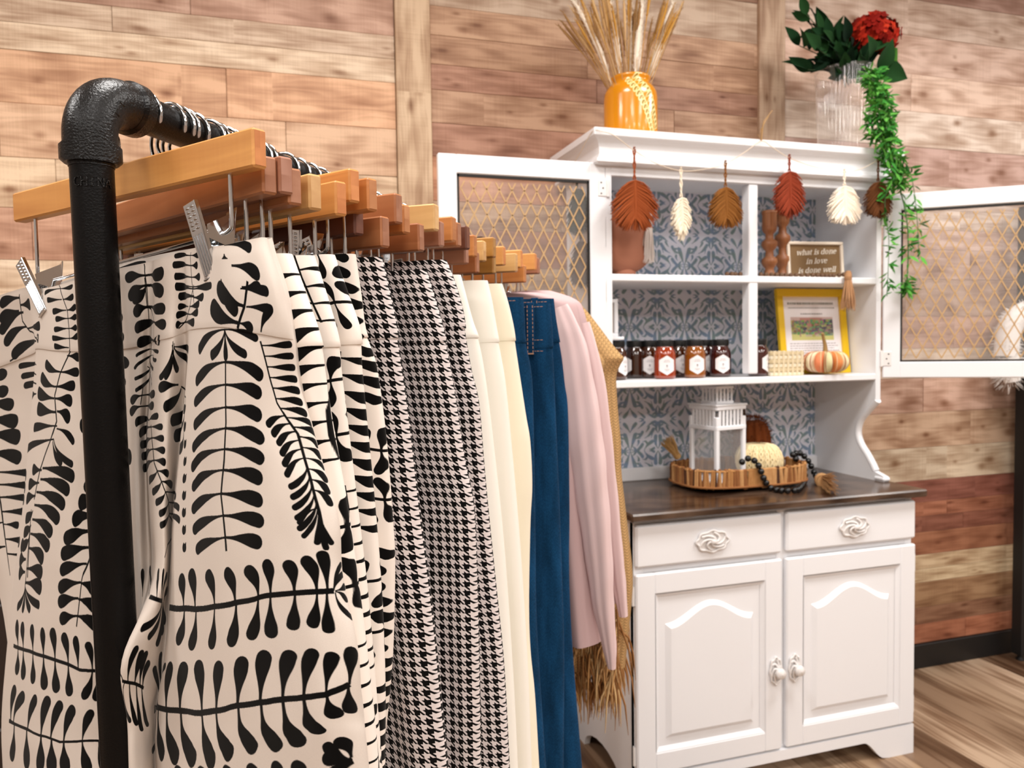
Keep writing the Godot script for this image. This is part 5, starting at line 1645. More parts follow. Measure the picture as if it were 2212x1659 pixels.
func twill() -> ImageTexture:
	var n := noise(71, 0.15, 2)
	cov_start(64, 64, 255)
	for y in 64:
		for x in 64:
			var d := fposmod((x + y * 2.0) / 8.0, 1.0)
			cov[y * 64 + x] = int(255.0 * clampf(0.955 + 0.045 * sin(TAU * d) + 0.03 * n.get_noise_2d(x, y), 0.0, 1.0))
	return tex_of(cov_image())

func front_trousers(tex: Texture2D) -> void:
	var t := thing("printed_trousers", "cream trousers with bold black leaf print, hanging in front with clipped waistband", "trousers", Vector3(-1.15, 0.55, 1.15), "")
	var per := 7
	var nr := NET.size()
	var nc: int = NET[0].size() / 3
	var P := []
	for r in nr:
		var row := []
		for c in nc:
			row.append(Vector3(NET[r][c * 3], NET[r][c * 3 + 1], NET[r][c * 3 + 2]))
		P.append(row)
	var wob := noise(33, 1.0, 2)
	# spline along columns first, then along rows
	var dense := []
	for r in nr:
		dense.append(spline(P[r], per))
	var nu: int = dense[0].size()
	var us := []
	for j in nu:
		var c := mini(j / per, nc - 2)
		us.append(lerpf(NET_U[c], NET_U[c + 1], float(j - c * per) / per) / PU)
	var vs := []
	var rows := []
	var nv := (nr - 1) * per + 1
	for i in nv:
		var r := mini(i / per, nr - 2)
		var f := float(i - r * per) / per
		vs.append(lerpf(NET_V[r], NET_V[r + 1], f) / PV)
		var row := []
		for j in nu:
			var p := cr(dense[maxi(r - 1, 0)][j], dense[r][j], dense[r + 1][j], dense[mini(r + 2, nr - 1)][j], f)
			var q := p * 14.0
			p += Vector3(0.3, 0, 0.9) * (wob.get_noise_3d(q.x * 2.2, q.y * 1.1, q.z * 2.2) * 0.0026 + wob.get_noise_3d(q.x * 0.8 + 5.0, q.y * 0.55, q.z * 0.8) * 0.0055)
			row.append(p)
		rows.append(row)
	# waistband and legs are two parts that meet at the waist seam (net row 2)
	var cut := 2 * per
	var m := cloth(hexc(222, 210, 199), tex)
	m.detail_enabled = true
	m.detail_albedo = twill()
	m.detail_blend_mode = BaseMaterial3D.BLEND_MODE_MUL
	m.detail_uv_layer = BaseMaterial3D.DETAIL_UV_2
	m.uv2_scale = Vector3(1.0 / 0.0085, 1.0 / 0.0085, 1)
	var band := MB.new()
	var out := []
	for i in cut + 1:
		var row := []
		for j in nu:
			row.append(rows[i][j] + Vector3(-0.28, 0, 0.96) * (0.0016 if i > 1 else 0.0))
		out.append(row)
	# rolled lower edge of the band
	var lip := []
	for j in nu:
		lip.append(rows[cut][j] + Vector3(0, -0.0008, 0))
	out.append(lip)
	grid(band, out, us, vs.slice(0, cut + 1) + [vs[cut]])
	for q in band.uv:
		band.uv2.append(Vector2(q.x * PU, q.y * PV))
	obj("waistband", band, m, t)
	var legs := MB.new()
	grid(legs, rows.slice(cut), us, vs.slice(cut))
	for q in legs.uv:
		legs.uv2.append(Vector2(q.x * PU, q.y * PV))
	obj("legs", legs, m, t)

# a garment hung over the clips: a flattened tube whose right edge follows (a, y) pairs in the hanger's plane
func garment_rows(g: Array, drop: float, step := 0.02) -> Array:
	var src := []
	var l: Array = g[2]
	for k in range(0, l.size(), 2):
		src.append(Vector3(l[k], l[k + 1], 0))
	var last: Vector3 = src[src.size() - 1]
	if drop > 0.0:
		src.append(last + Vector3(0.004, -drop, 0))
	return spline(src, 6)

func hung(mb: MB, g: Array, rows: Array, width: float, th0: float, th1: float, amp: float, waves: float, ph: float, swell := 0.0) -> void:
	var R: Vector3 = g[0]
	var bx := bar_dir(g[1])
	var bz := bx.cross(Vector3.UP)
	var n := 34
	var ss := []
	for k in n + 1:
		ss.append(width * pow(1.0 - float(k) / n, 1.9))      # from the far left end to the right edge
	var grid_rows := []
	var vs := []
	var top: float = rows[0].y
	for i in rows.size():
		var q: Vector3 = rows[i]
		var f := clampf((top - q.y) / 0.45, 0.0, 1.0)
		var th := lerpf(th0, th1, smoothstep(0.0, 1.0, f)) * 0.5
		var line := []
		var back := []
		for k in n + 1:
			var s: float = ss[k]
			var s0 := th * 2.2
			var h := th * (sqrt(maxf(0.0, 1.0 - pow(1.0 - minf(s / s0, 1.0), 2.0))))
			var wv := amp * (0.3 + 0.7 * f) * sin(s * waves + ph + f * 1.2) * minf(1.0, s / 0.03)
			wv += amp * 0.5 * sin(s * waves * 2.3 + ph * 2.0 - f * 2.0) * minf(1.0, s / 0.03) * f
			var p := R + bx * (q.x - s) + Vector3(0, q.y - R.y, 0)
			line.append(p + bz * (h + wv + swell * f * sin(minf(s / 0.16, 1.0) * PI)))
			back.append(p + bz * (-h + wv * 0.6))
		back.reverse()
		back.remove_at(0)
		grid_rows.append(line + back)
		vs.append(top - q.y)
	var us := []
	for k in n + 1:
		us.append(-ss[k])
	for k in range(n - 1, -1, -1):
		us.append(ss[k])
	grid(mb, grid_rows, us, vs)

func trousers(called: String, label: String, g: Array, drop: float, m: Material, group: String, opt := {}) -> Node3D:
	var R: Vector3 = g[0]
	var t := thing(called, label, opt.get("cat", "trousers"), Vector3(R.x, R.y - 0.9, R.z), group)
	var rows := garment_rows(g, drop)
	var w: float = opt.get("w", 0.44)
	var th0: float = opt.get("t0", 0.016)
	var th1: float = opt.get("t1", 0.034)
	var amp: float = opt.get("amp", 0.004)
	var ph: float = opt.get("ph", 0.0)
	var body := MB.new()
	hung(body, g, rows, w, th0, th1, amp, opt.get("waves", 46.0), ph)
	obj("legs", body, m, t)
	var bh: float = opt.get("band", 0.085)
	var br := []
	for q in rows:
		if rows[0].y - q.y <= bh:
			br.append(q + Vector3(0.0018, 0, 0))
	var lastq: Vector3 = br[br.size() - 1]
	br.append(lastq + Vector3(-0.004, -0.0006, 0))
	var band := MB.new()
	hung(band, g, br, w, th0 + 0.004, lerpf(th0, th1, 0.1) + 0.006, amp, opt.get("waves", 46.0), ph)
	obj("waistband", band, opt.get("band_mat", m), t)
	return t

const P2 := [Vector3(-0.9545, 1.4303, 1.2668), 24.0, [0.0000, 1.4303, 0.0191, 1.3931, 0.0370, 1.3558, 0.0429, 1.3252, 0.0486, 1.2928, 0.0571, 1.2551, 0.0654, 1.2178, 0.0778, 1.1437, 0.0879, 1.0699, 0.0960, 0.9884]]
const P3 := [Vector3(-0.9340, 1.4326, 1.2384), 22.0, [0.0000, 1.4326, 0.0158, 1.3954, 0.0300, 1.3561, 0.0341, 1.3236, 0.0388, 1.2891, 0.0493, 1.2084, 0.0592, 1.1282, 0.0656, 1.0475, 0.0717, 0.9584]]
const P4 := [Vector3(-0.9143, 1.4369, 1.2129), 20.0, [0.0000, 1.4369, 0.0180, 1.3971, 0.0317, 1.3639, 0.0340, 1.3286, 0.0378, 1.2861, 0.0455, 1.2011, 0.0509, 1.1158, 0.0516, 1.0291, 0.0486, 0.9314]]
const P5 := [Vector3(-0.8919, 1.4412, 1.1851), 18.0, [0.0000, 1.4412, 0.0065, 1.3998, 0.0109, 1.3680, 0.0209, 1.3454, 0.0263, 1.3274, 0.0332, 1.2826, 0.0377, 1.2379, 0.0404, 1.1930, 0.0426, 1.1480, 0.0407, 1.1022, 0.0376, 1.0558, 0.0320, 1.0083, 0.0210, 0.9399]]
const H1 := [Vector3(-0.8603, 1.4427, 1.1508), 15.0, [0.0000, 1.4427, 0.0075, 1.4118, 0.0155, 1.3791, 0.0210, 1.3448, 0.0309, 1.2783, 0.0418, 1.1835, 0.0538, 1.0890, 0.0630, 0.9942, 0.0719, 0.8896]]
const H2 := [Vector3(-0.8052, 1.4348, 1.1054), 10.0, [0.0000, 1.4348, 0.0093, 1.4057, 0.0202, 1.3695, 0.0302, 1.3234, 0.0383, 1.2723, 0.0459, 1.2212, 0.0557, 1.1704, 0.0583, 1.0674, 0.0586, 0.9629, 0.0587, 0.8466]]
const H3 := [Vector3(-0.7729, 1.4516, 1.0622), 9.0, [0.0000, 1.4516, 0.0110, 1.4250, 0.0206, 1.3922, 0.0254, 1.3596, 0.0319, 1.3216, 0.0407, 1.2837, 0.0459, 1.2132, 0.0503, 1.1588, 0.0588, 1.0673, 0.0672, 0.9751, 0.0723, 0.8523, 0.0749, 0.7962]]
const W1 := [Vector3(-0.7361, 1.4426, 0.9797), 8.0, [0.0000, 1.4426, 0.0074, 1.4148, 0.0160, 1.3835, 0.0259, 1.3546, 0.0353, 1.3009, 0.0465, 1.1993, 0.0573, 1.0795, 0.0673, 0.8980, 0.0716, 0.7631]]
const W2 := [Vector3(-0.6870, 1.4402, 0.9322), 7.0, [0.0000, 1.4402, 0.0064, 1.4121, 0.0126, 1.3751, 0.0201, 1.3356, 0.0262, 1.2969, 0.0331, 1.2173, 0.0404, 1.1253, 0.0464, 1.0291, 0.0526, 0.8998, 0.0568, 0.7228]]
const W3 := [Vector3(-0.6505, 1.4405, 0.8806), 6.0, [0.0000, 1.4405, 0.0082, 1.4154, 0.0168, 1.3783, 0.0219, 1.3414, 0.0348, 1.2520, 0.0412, 1.2097, 0.0431, 1.1462, 0.0394, 1.0889, 0.0356, 0.9734, 0.0367, 0.9038, 0.0428, 0.8344, 0.0478, 0.7269, 0.0511, 0.6566]]
const D1 := [Vector3(-0.5934, 1.4265, 0.8047), 6.0, [-0.0000, 1.4265, 0.0018, 1.3916, 0.0029, 1.3625, 0.0128, 1.3115, 0.0153, 1.2662, 0.0161, 1.1650, 0.0159, 1.0415, 0.0168, 0.8898, 0.0285, 0.6727, 0.0329, 0.5964]]
const D2 := [Vector3(-0.5361, 1.4193, 0.7705), 6.0, [0.0000, 1.4193, 0.0027, 1.3852, 0.0039, 1.3572, 0.0065, 1.3094, 0.0109, 1.1666, 0.0147, 1.0281, 0.0180, 0.8445, 0.0147, 0.6416, 0.0145, 0.5609]]
const D3 := [Vector3(-0.5126, 1.4300, 0.7248), 6.0, [0.0000, 1.4300, 0.0029, 1.4024, 0.0067, 1.3771, 0.0143, 1.3314, 0.0194, 1.2832, 0.0245, 1.2343, 0.0250, 1.0696, 0.0232, 0.9884, 0.0239, 0.9068, 0.0292, 0.7977, 0.0420, 0.6177, 0.0469, 0.5353]]
const SB := [Vector3(-0.4807, 1.4521, 0.5659), 6.0, [0.0000, 1.4521, 0.0593, 1.4385, 0.0787, 1.4075, 0.0865, 1.3029, 0.0900, 1.1276, 0.1016, 0.9512, 0.1134, 0.7871]]
const SC := [Vector3(-0.4350, 1.4605, 0.5063), 6.0, [-0.0000, 1.4605, 0.0476, 1.4431, 0.0671, 1.4187, 0.0841, 1.3371, 0.1015, 1.2154, 0.1183, 1.0254, 0.1306, 0.8407]]
const SW := [Vector3(-0.3733, 1.4563, 0.4104), 6.0, [0.0000, 1.4563, 0.0416, 1.4351, 0.0745, 1.3960, 0.1010, 1.3602, 0.1225, 1.3336, 0.1312, 1.3219, 0.1232, 1.3064, 0.1152, 1.2820, 0.1176, 1.2204, 0.1238, 1.1440, 0.1243, 1.0820, 0.1325, 1.0024, 0.1463, 0.8695, 0.1438, 0.8025, 0.1331, 0.7000, 0.1288, 0.6622]]

func garments() -> void:
	var k := print_tex()
	front_trousers(k)
	var rep := print_repeat()
	var pg := "leaf print trousers on the rack"
	var pl := ["leaf print trousers squeezed directly behind the front pair", "leaf print trousers, a thin plain-edged slice behind the second pair", "leaf print trousers with wide folded waistband, third pair behind the front", "leaf print trousers with hem showing, next to the houndstooth pairs"]
	var gs := [P2, P3, P4, P5]
	for i in 4:
		var m := cloth(hexc(240, 230, 220), rep, Vector3(3.3, 3.3, 1))
		m.uv1_offset = Vector3(0.11 + i * 0.29, 0.37 * i, 0)
		trousers("printed_trousers", pl[i], gs[i], 0.10 if i < 3 else 0.0, m, pg, {"ph": i * 1.7, "amp": 0.005, "t0": 0.020, "t1": 0.040, "waves": 60.0})
	var ht := houndstooth()
	var hl := ["black and white houndstooth trousers next to the leaf print pairs", "black and white houndstooth trousers with slanting waist fold, middle of the three", "black and white houndstooth trousers beside the white pairs, widest visible leg"]
	gs = [H1, H2, H3]
	for i in 3:
		var m := cloth(hexc(238, 228, 226), ht, Vector3(1.0 / 0.0098, 1.0 / 0.0098, 1))
		trousers("houndstooth_trousers", hl[i], gs[i], 0.12, m, "houndstooth trousers on the rack", {"ph": 0.6 + i * 1.3, "amp": 0.0035, "t0": 0.022, "t1": 0.042})
	var wl := ["white trousers, a narrow strip right behind the houndstooth", "white cotton trousers with creased leg and plain waistband", "cream trousers with plain waistband next to the blue jeans"]
	gs = [W1, W2, W3]
	for i in 3:
		var c := hexc(246, 242, 232) if i < 2 else hexc(244, 236, 214)
		trousers("white_trousers" if i < 2 else "cream_trousers", wl[i], gs[i], 0.12, cloth(c), "pale trousers on the rack", {"ph": 0.3 + i * 2.1, "amp": 0.010, "t0": 0.022, "t1": 0.05, "waves": 44.0})
	var dm := cloth(hexc(24, 74, 116), denim(), Vector3(9, 4, 1))
	var st := std(hexc(196, 150, 120), 0.8)
	var dl := ["dark blue jeans beside the cream trousers, foremost of the denim", "dark blue jeans with belt loop and stitched waistband facing out", "dark blue jeans behind the other denim, next to the pink blouse"]
	gs = [D1, D2, D3]
	for i in 3:
		var t := trousers("jeans", dl[i], gs[i], 0.12, dm, "dark blue jeans on the rack", {"ph": 0.5 + i * 1.9, "amp": 0.006, "t0": 0.026, "t1": 0.052, "waves": 55.0, "band": 0.075, "cat": "jeans"})
		# belt loops and top stitching near the right edge
		var g: Array = gs[i]
		var bx := bar_dir(g[1])
		var bs := Basis(bx, Vector3.UP, bx.cross(Vector3.UP))
		for s in [0.030, 0.085]:
			var lp := MB.new()
			box(lp, Vector3(0.004 - s, -0.042, 0.0205), Vector3(0.013, 0.086, 0.003), 0.001, bs, g[0])
			obj("belt_loop", lp, dm, t)
			var sm := MB.new()
			for e in [-0.0045, 0.0045]:
				for q in 12:
					box(sm, Vector3(0.004 - s + e, -0.006 - q * 0.0066, 0.0223), Vector3(0.0008, 0.004, 0.0008), 0.0, bs, g[0])
			box(sm, Vector3(0.004 - s, -0.082, 0.0225), Vector3(0.011, 0.002, 0.001), 0.0, bs, g[0])
			obj("loop_stitching", sm, st, t)
		var ss := MB.new()
		for y in [-0.006, -0.060, -0.078]:
			for q in 24:
				box(ss, Vector3(-0.008 - q * 0.006, y, 0.0172 if y > -0.03 else 0.0192), Vector3(0.0042, 0.0008, 0.0008), 0.0, bs, g[0])
		obj("waist_stitching", ss, st, t)
	# blouses
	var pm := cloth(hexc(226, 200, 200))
	for i in 2:
		var g: Array = SB if i == 0 else SC
		var R: Vector3 = g[0]
		var t := thing("blouse", ["pale pink blouse with long sleeve hanging, next to the jeans", "pale pink blouse half hidden behind the front pink one, by the tan knit"][i], "blouse", Vector3(R.x, R.y - 0.6, R.z), "pale pink blouses on the rack")
		var body := MB.new()
		hung(body, g, garment_rows(g, 0.0), 0.42, 0.05, 0.10, 0.016, 38.0, 0.4 + i)
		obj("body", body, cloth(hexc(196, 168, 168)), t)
		var paths := [[-0.4620, 1.4203, 0.6152, -0.4416, 1.3555, 0.6248, -0.4279, 1.2606, 0.6337, -0.4176, 1.1572, 0.6420, -0.4088, 1.0625, 0.6494, -0.4003, 0.9591, 0.6572, -0.3947, 0.8644, 0.6636, -0.3871, 0.7869, 0.6698, -0.3849, 0.7482, 0.6724], [-0.3909, 1.3919, 0.5548, -0.3718, 1.3008, 0.5653, -0.3578, 1.1824, 0.5755, -0.3481, 1.0642, 0.5843, -0.3400, 0.9550, 0.5923, -0.3333, 0.8822, 0.5979, -0.3274, 0.8167, 0.6030]]
		var rads := [[0.0189, 0.0258, 0.0293, 0.0310, 0.0284, 0.0241, 0.0189, 0.0121, 0.0069], [0.0164, 0.0200, 0.0200, 0.0182, 0.0164, 0.0136, 0.0082]]
		var ctr := []
		var pr: Array = paths[i]
		for q in range(0, pr.size(), 3):
			ctr.append(Vector3(pr[q], pr[q + 1], pr[q + 2]))
		var sl := MB.new()
		sleeve(sl, ctr, rads[i], 5.0 + i)
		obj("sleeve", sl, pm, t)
	# tan knit with shaggy hem
	var R: Vector3 = SW[0]
	var t := thing("knit_poncho", "tan cable knit with short sleeve and shaggy fringe, last on the rack", "poncho", Vector3(R.x, R.y - 0.8, R.z))
	var km := cloth(hexc(204, 164, 112), knit(), Vector3(16, 16, 1))
	var body := MB.new()
	hung(body, SW, garment_rows(SW, 0.0), 0.42, 0.06, 0.12, 0.010, 40.0, 1.0)
	obj("body", body, km, t)
	var cable := MB.new()
	for q in 3:
		var pts := []
		var bx := bar_dir(6.0)
		for j in 60:
			var y := -0.06 - j * 0.0115
			var rr := garment_rows(SW, 0.0)
			var a := 0.0
			for z in rr.size() - 1:
				if rr[z].y - R.y >= y and rr[z + 1].y - R.y < y:
					a = rr[z].x
			pts.append(R + bx * (a - 0.035 - q * 0.045 + 0.006 * sin(j * 0.9 + q)) + Vector3(0, y, 0) + bx.cross(Vector3.UP) * (0.035 + 0.028 * minf(1.0, j / 20.0)))
		tube(cable, pts, 0.006, 6)
	obj("cable_rib", cable, km, t)
	var bx := bar_dir(6.0)
	var bz := bx.cross(Vector3.UP)
	rng.seed = 5
	for layer in 3:
		var fr := MB.new()
		for q in 900:
			var a := rng.randf_range(-0.26, 0.125)
			var z := rng.randf_range(-0.05, 0.06)
			var y := rng.randf_range(-0.80, -0.64)
			var l := rng.randf_range(0.05, 0.13)
			var p := R + bx * a + Vector3(0, y, 0) + bz * z
			var lock := sin(a * 90.0 + layer) * 0.016
			var d := bx * (lock + rng.randf_range(-0.02, 0.02)) + bz * rng.randf_range(-0.03, 0.03)
			tube(fr, [p, p + Vector3(0, -l * 0.5, 0) + d * 0.9, p + Vector3(0, -l, 0) + d * 1.2], [0.0026, 0.0022, 0.0005], 4, false)
		var fm := cloth([hexc(222, 186, 134), hexc(196, 150, 98), hexc(160, 114, 70)][layer])
		tag(obj("fringe", fr, fm, t), "", "", "", "stuff")

func sleeve(mb: MB, ctr: Array, rad: Array, ph: float) -> void:
	# soft tube with lengthwise folds
	var pts := spline(ctr, 8)
	var rr := []
	var rsrc := []
	for r in rad:
		rsrc.append(Vector3(r, 0, 0))
	for q in spline(rsrc, 8):
		rr.append(q.x)
	var n := 36
	var rows := []
	var vs := []
	var right := bar_dir(6.0)
	for i in pts.size():
		var row := []
		var tan: Vector3 = (pts[mini(i + 1, pts.size() - 1)] - pts[maxi(i - 1, 0)]).normalized()
		var a := (right - tan * right.dot(tan)).normalized()
		var b := a.cross(tan)
		if b.dot(right.cross(Vector3.UP)) < 0.0:
			b = -b
		for k in n + 1:
			var an := TAU * k / n
			var f := 1.0 + 0.13 * sin(an * 3.0 + ph + i * 0.05) + 0.07 * sin(an * 7.0 - ph + i * 0.12) + 0.03 * sin(an * 2.0 + i * 0.8)
			row.append(pts[i] + (-a * cos(an) + b * sin(an) * 0.75) * rr[i] * f)
		rows.append(row)
		vs.append(i * 0.02)
	var us := []
	for k in n + 1:
		us.append(k * 0.02)
	grid(mb, rows, us, vs)

# ---------------------------------------------------------------- things on and around the hutch
func macrame_leaf(label: String, top: Vector3, cord: float, ln: float, wd: float, c: Color, turn := 0.0) -> void:
	var t := thing("macrame_leaf", label, "macrame leaf", top, "macrame leaves on the garland")
	t.rotation.y = turn
	var m := cloth(c)
	var cm := MB.new()
	for s in [-1.0, 1.0]:
		var pts := []
		for k in 13:
			var f := k / 12.0
			pts.append(Vector3(0.0022 * s * sin(f * 14.0) + 0.001 * s, 0.004 - f * cord, 0.0022 * cos(f * 14.0) * s))
		tube(cm, pts, 0.0024, 6)
	tube(cm, [Vector3(0, 0.007, 0.004), Vector3(0, 0.010, 0), Vector3(0, 0.006, -0.004)], 0.0024, 6)
	part("cord", cm, m, t)
	var b := MB.new()
	for k in 26:
		var f := k / 25.0
		var w := wd * 0.5 * (0.30 + 0.86 * sin(PI * pow(minf(f * 0.9 + 0.08, 1.0), 0.72))) * (0.90 + 0.16 * rng.randf())
		for s in [-1.0, 1.0]:
			for layer in 3:
				var p := Vector3(0, -cord - f * ln * 0.72, (layer - 1) * 0.004)
				var e := p + Vector3(s * w, -w * (0.35 + 0.75 * f) - 0.006 - rng.randf() * 0.010, (layer - 1) * 0.006 + rng.randf_range(-0.003, 0.003))
				var mid := p.lerp(e, 0.5) + Vector3(0, 0.004, 0.003)
				tube(b, [p, mid, e], [0.0024, 0.0026, 0.0012], 5, false)
	tube(b, [Vector3(0, -cord, 0.003), Vector3(0, -cord - ln * 0.5, 0.006), Vector3(0, -cord - ln * 0.97, 0.002)], [0.004, 0.0045, 0.002], 6)
	for k in 14:
		var x := rng.randf_range(-0.012, 0.012)
		tube(b, [Vector3(x * 0.3, -cord - ln * 0.6, 0.002), Vector3(x, -cord - ln * rng.randf_range(0.92, 1.0), rng.randf_range(-0.004, 0.004))], [0.0026, 0.001], 5, false)
	part("leaf_body", b, m, t)

func tassel(called: String, label: String, top: Vector3, dir: Vector3, ln: float, spread: float, c: Color, flat := 1.0, group := "") -> void:
	var t := thing(called, label, "tassel", top, group)
	var m := cloth(c)
	dir = dir.normalized()
	var sd := dir.cross(Vector3(0, 0, 1) if absf(dir.z) < 0.8 else Vector3.RIGHT).normalized()
	var sd2 := dir.cross(sd)
	var head := MB.new()
	tube(head, [Vector3.ZERO, dir * ln * 0.03, dir * ln * 0.10, dir * ln * 0.18, dir * ln * 0.22], [spread * 0.25, spread * 0.42, spread * 0.5, spread * 0.42, spread * 0.40], 12)
	for k in 4:
		var ring := []
		for q in 13:
			var a := TAU * q / 12.0
			ring.append(dir * ln * (0.15 + 0.02 * k) + (sd * cos(a) + sd2 * sin(a)) * spread * 0.46)
		tube(head, ring, ln * 0.011, 5, false)
	part("tassel_head", head, m, t)
	var st := MB.new()
	for k in 110:
		var a := rng.randf() * TAU
		var r := sqrt(rng.randf())
		var d := sd * cos(a) * r + sd2 * sin(a) * r * flat
		var l := ln * rng.randf_range(0.88, 1.0)
		tube(st, [dir * ln * 0.2 + d * spread * 0.4, dir * l * 0.6 + d * spread * 0.75 + sd * rng.randf_range(-0.1, 0.1) * spread, dir * l + d * spread * rng.randf_range(0.8, 1.3)], [0.0013, 0.0013, 0.0006], 4, false)
	tag(part("tassel_strands", st, m, t), "", "", "", "stuff")

func leaf_mesh(ln: float, wd: float, bend: float) -> ArrayMesh:
	var mb := MB.new()
	var rows := []
	var vs := []
	for i in 9:
		var f := i / 8.0
		var w := wd * 0.5 * sin(PI * pow(f, 0.8)) + 0.0004
		var row := []
		for k in 5:
			var g := (k - 2) / 2.0
			row.append(Vector3(g * w, f * ln, -bend * f * f + absf(g) * w * 0.35))
		rows.append(row)
		vs.append(f)
	grid(mb, rows, [0.0, 0.25, 0.5, 0.75, 1.0], vs, true)
	return mb.mesh()

func aim(dir: Vector3, roll: float) -> Basis:
	# y along dir
	var y := dir.normalized()
	var x := y.cross(Vector3(0, 0, 1) if absf(y.z) < 0.9 else Vector3.RIGHT).normalized()
	var b := Basis(x, y, x.cross(y))
	return b * Basis(Vector3.UP, roll)

func top_of_hutch() -> void:
	var vc := Vector3(0.117, 1.988, -0.25)
	var t := thing("ochre_vase", "glossy ochre yellow vase with cream fern drawing on top of hutch", "vase", vc)
	var b := MB.new()
	var pr := []
	for q in [[0.070, 0.0], [0.080, 0.004], [0.083, 0.014], [0.083, 0.06], [0.083, 0.125], [0.081, 0.142], [0.074, 0.157], [0.064, 0.167], [0.059, 0.172], [0.0585, 0.180], [0.062, 0.184], [0.0625, 0.190], [0.060, 0.193], [0.056, 0.191], [0.055, 0.17], [0.070, 0.15], [0.076, 0.02], [0.0005, 0.008]]:
		pr.append(Vector2(q[0], q[1]))
	lathe(b, pr, 48)
	var vm := std(hexc(232, 150, 20), 0.22)
	var cream := PackedByteArray()
	cov_start(1024, 512, 255)
	var spine := []
	for k in 12:
		var f := k / 11.0
		spine.append(Vector2(700.0 + 150.0 * f + 20.0 * sin(f * 3.0), 255.0 - 225.0 * f))
	for k in 13:
		var f := k / 12.0
		var p := Vector2(700.0 + 150.0 * f + 20.0 * sin(f * 3.0), 255.0 - 225.0 * f)
		for s in [-1.0, 1.0]:
			cov_poly(leaf_poly(p, p + Vector2(20 * s, 22), p + Vector2((44.0 - 14 * f) * s + 8, 40.0 * s * 0.4 + 16), 12.0), 255)
	cov_poly(line_poly(spine, 4.0), 255)
	cream = cov.duplicate()
	cov_start(1024, 512, 255)
	for k in 13:
		var f := k / 12.0
		var p := Vector2(700.0 + 150.0 * f + 20.0 * sin(f * 3.0), 255.0 - 225.0 * f)
		for s in [-1.0, 1.0]:
			cov_poly(leaf_poly(p + Vector2(6 * s, 4), p + Vector2(20 * s, 20), p + Vector2((44.0 - 14 * f) * s + 8, 40.0 * s * 0.4 + 16), 5.0), 255)
	var data := PackedByteArray()
	data.resize(1024 * 512 * 3)
	for i in 1024 * 512:
		var c := 1.0 - cream[i] / 255.0
		var d := 1.0 - cov[i] / 255.0
		var o := Color(0.86, 0.55, 0.05)
		if c > 0.0:
			o = o.lerp(Color(0.97, 0.90, 0.66), c).lerp(Color(0.62, 0.50, 0.16), d)
		data[i * 3] = int(o.r * 255)
		data[i * 3 + 1] = int(o.g * 255)
		data[i * 3 + 2] = int(o.b * 255)
	vm.albedo_color = Color.WHITE
	vm.albedo_texture = tex_of(Image.create_from_data(1024, 512, false, Image.FORMAT_RGB8, data))
	vm.uv1_scale = Vector3(1, 1.0 / 0.36, 1)
	vm.clearcoat_enabled = true
	vm.clearcoat = 0.35
	vm.clearcoat_roughness = 0.08
	part("vase_body", b, vm, t)
	# dried grasses
	var d := thing("dried_grass_bouquet", "bouquet of dried tan grasses and white plumes in ochre vase", "dried bouquet", vc + Vector3(0, 0.07, 0))
	rng.seed = 77
	var wm := cloth(hexc(246, 234, 216))
	var o := Vector3(0, 0.12, 0)
	for q in [[-0.028, -0.074, 0.235, 0.012], [0.008, 0.036, 0.255, 0.018], [0.022, 0.056, 0.25, -0.02], [0.040, 0.150, 0.20, 0.014], [-0.045, -0.185, 0.225, -0.01], [0.046, 0.170, 0.27, -0.03], [0.0, 0.02, 0.27, -0.04]]:
		var p := MB.new()
		var a := o + Vector3(q[0], -0.09, 0)
		var e := o + Vector3(q[1], q[2], q[3])
		var bend := Vector3((q[1] - q[0]) * -0.12, 0, 0)
		var pts := spline([a, a.lerp(e, 0.35) + bend, a.lerp(e, 0.7) + bend, e], 6)
		var rad := []
		for k in pts.size():
			var f := float(k) / (pts.size() - 1)
			rad.append(0.0022 + 0.0068 * smoothstep(0.25, 0.5, f) * (1.0 - pow(f, 5.0)))
		tube(p, pts, rad, 8)
		for k in 140:
			var f := rng.randf_range(0.33, 1.0)
			var i := int(f * (pts.size() - 1))
			var dir: Vector3 = (pts[mini(i + 1, pts.size() - 1)] - pts[maxi(i - 1, 0)]).normalized()
			var side := Vector3(rng.randf_range(-1, 1), rng.randf_range(-0.3, 0.6), rng.randf_range(-1, 1)).normalized()
			tube(p, [pts[i] + side * 0.005, pts[i] + side * 0.012 + dir * 0.014], [0.0012, 0.0004], 3, false)
		part("white_plume", p, wm, d)
	var tm := [cloth(hexc(190, 152, 104)), cloth(hexc(160, 122, 78)), cloth(hexc(214, 178, 128)), cloth(hexc(196, 146, 70))]
	for k in 78:
		var f := rng.randf()
		var ang := lerpf(-0.84, 0.66, f) + rng.randf_range(-0.08, 0.08)
		var l := rng.randf_range(0.20, 0.33)
		var a := o + Vector3(sin(ang) * 0.045, -0.10, rng.randf_range(-0.03, 0.03))
		var e := o + Vector3(sin(ang) * l * 0.86 + sin(ang) * 0.03, cos(ang) * l * 0.9, rng.randf_range(-0.10, 0.09))
		var mid := a.lerp(e, 0.6) + Vector3(rng.randf_range(-0.006, 0.006), 0.01, 0)
		var p := MB.new()
		var pts := spline([a, mid, e], 7)
		var rad := []
		var fat := rng.randf_range(0.0024, 0.0052)
		for q in pts.size():
			var g := float(q) / (pts.size() - 1)
			rad.append(0.0011 + fat * smoothstep(0.5, 0.72, g) * (1.0 - pow(g, 6.0)))
		tube(p, pts, rad, 5)
		for q in 26:
			var i := int(rng.randf_range(0.5, 0.99) * pts.size())
			var dir: Vector3 = (e - mid).normalized()
			var side := Vector3(rng.randf_range(-1, 1), 0, rng.randf_range(-1, 1)).normalized()
			tube(p, [pts[i], pts[i] + side * 0.007 + dir * 0.012], [0.001, 0.0003], 3, false)
		part("dried_grass_stem", p, tm[k % 4], d)
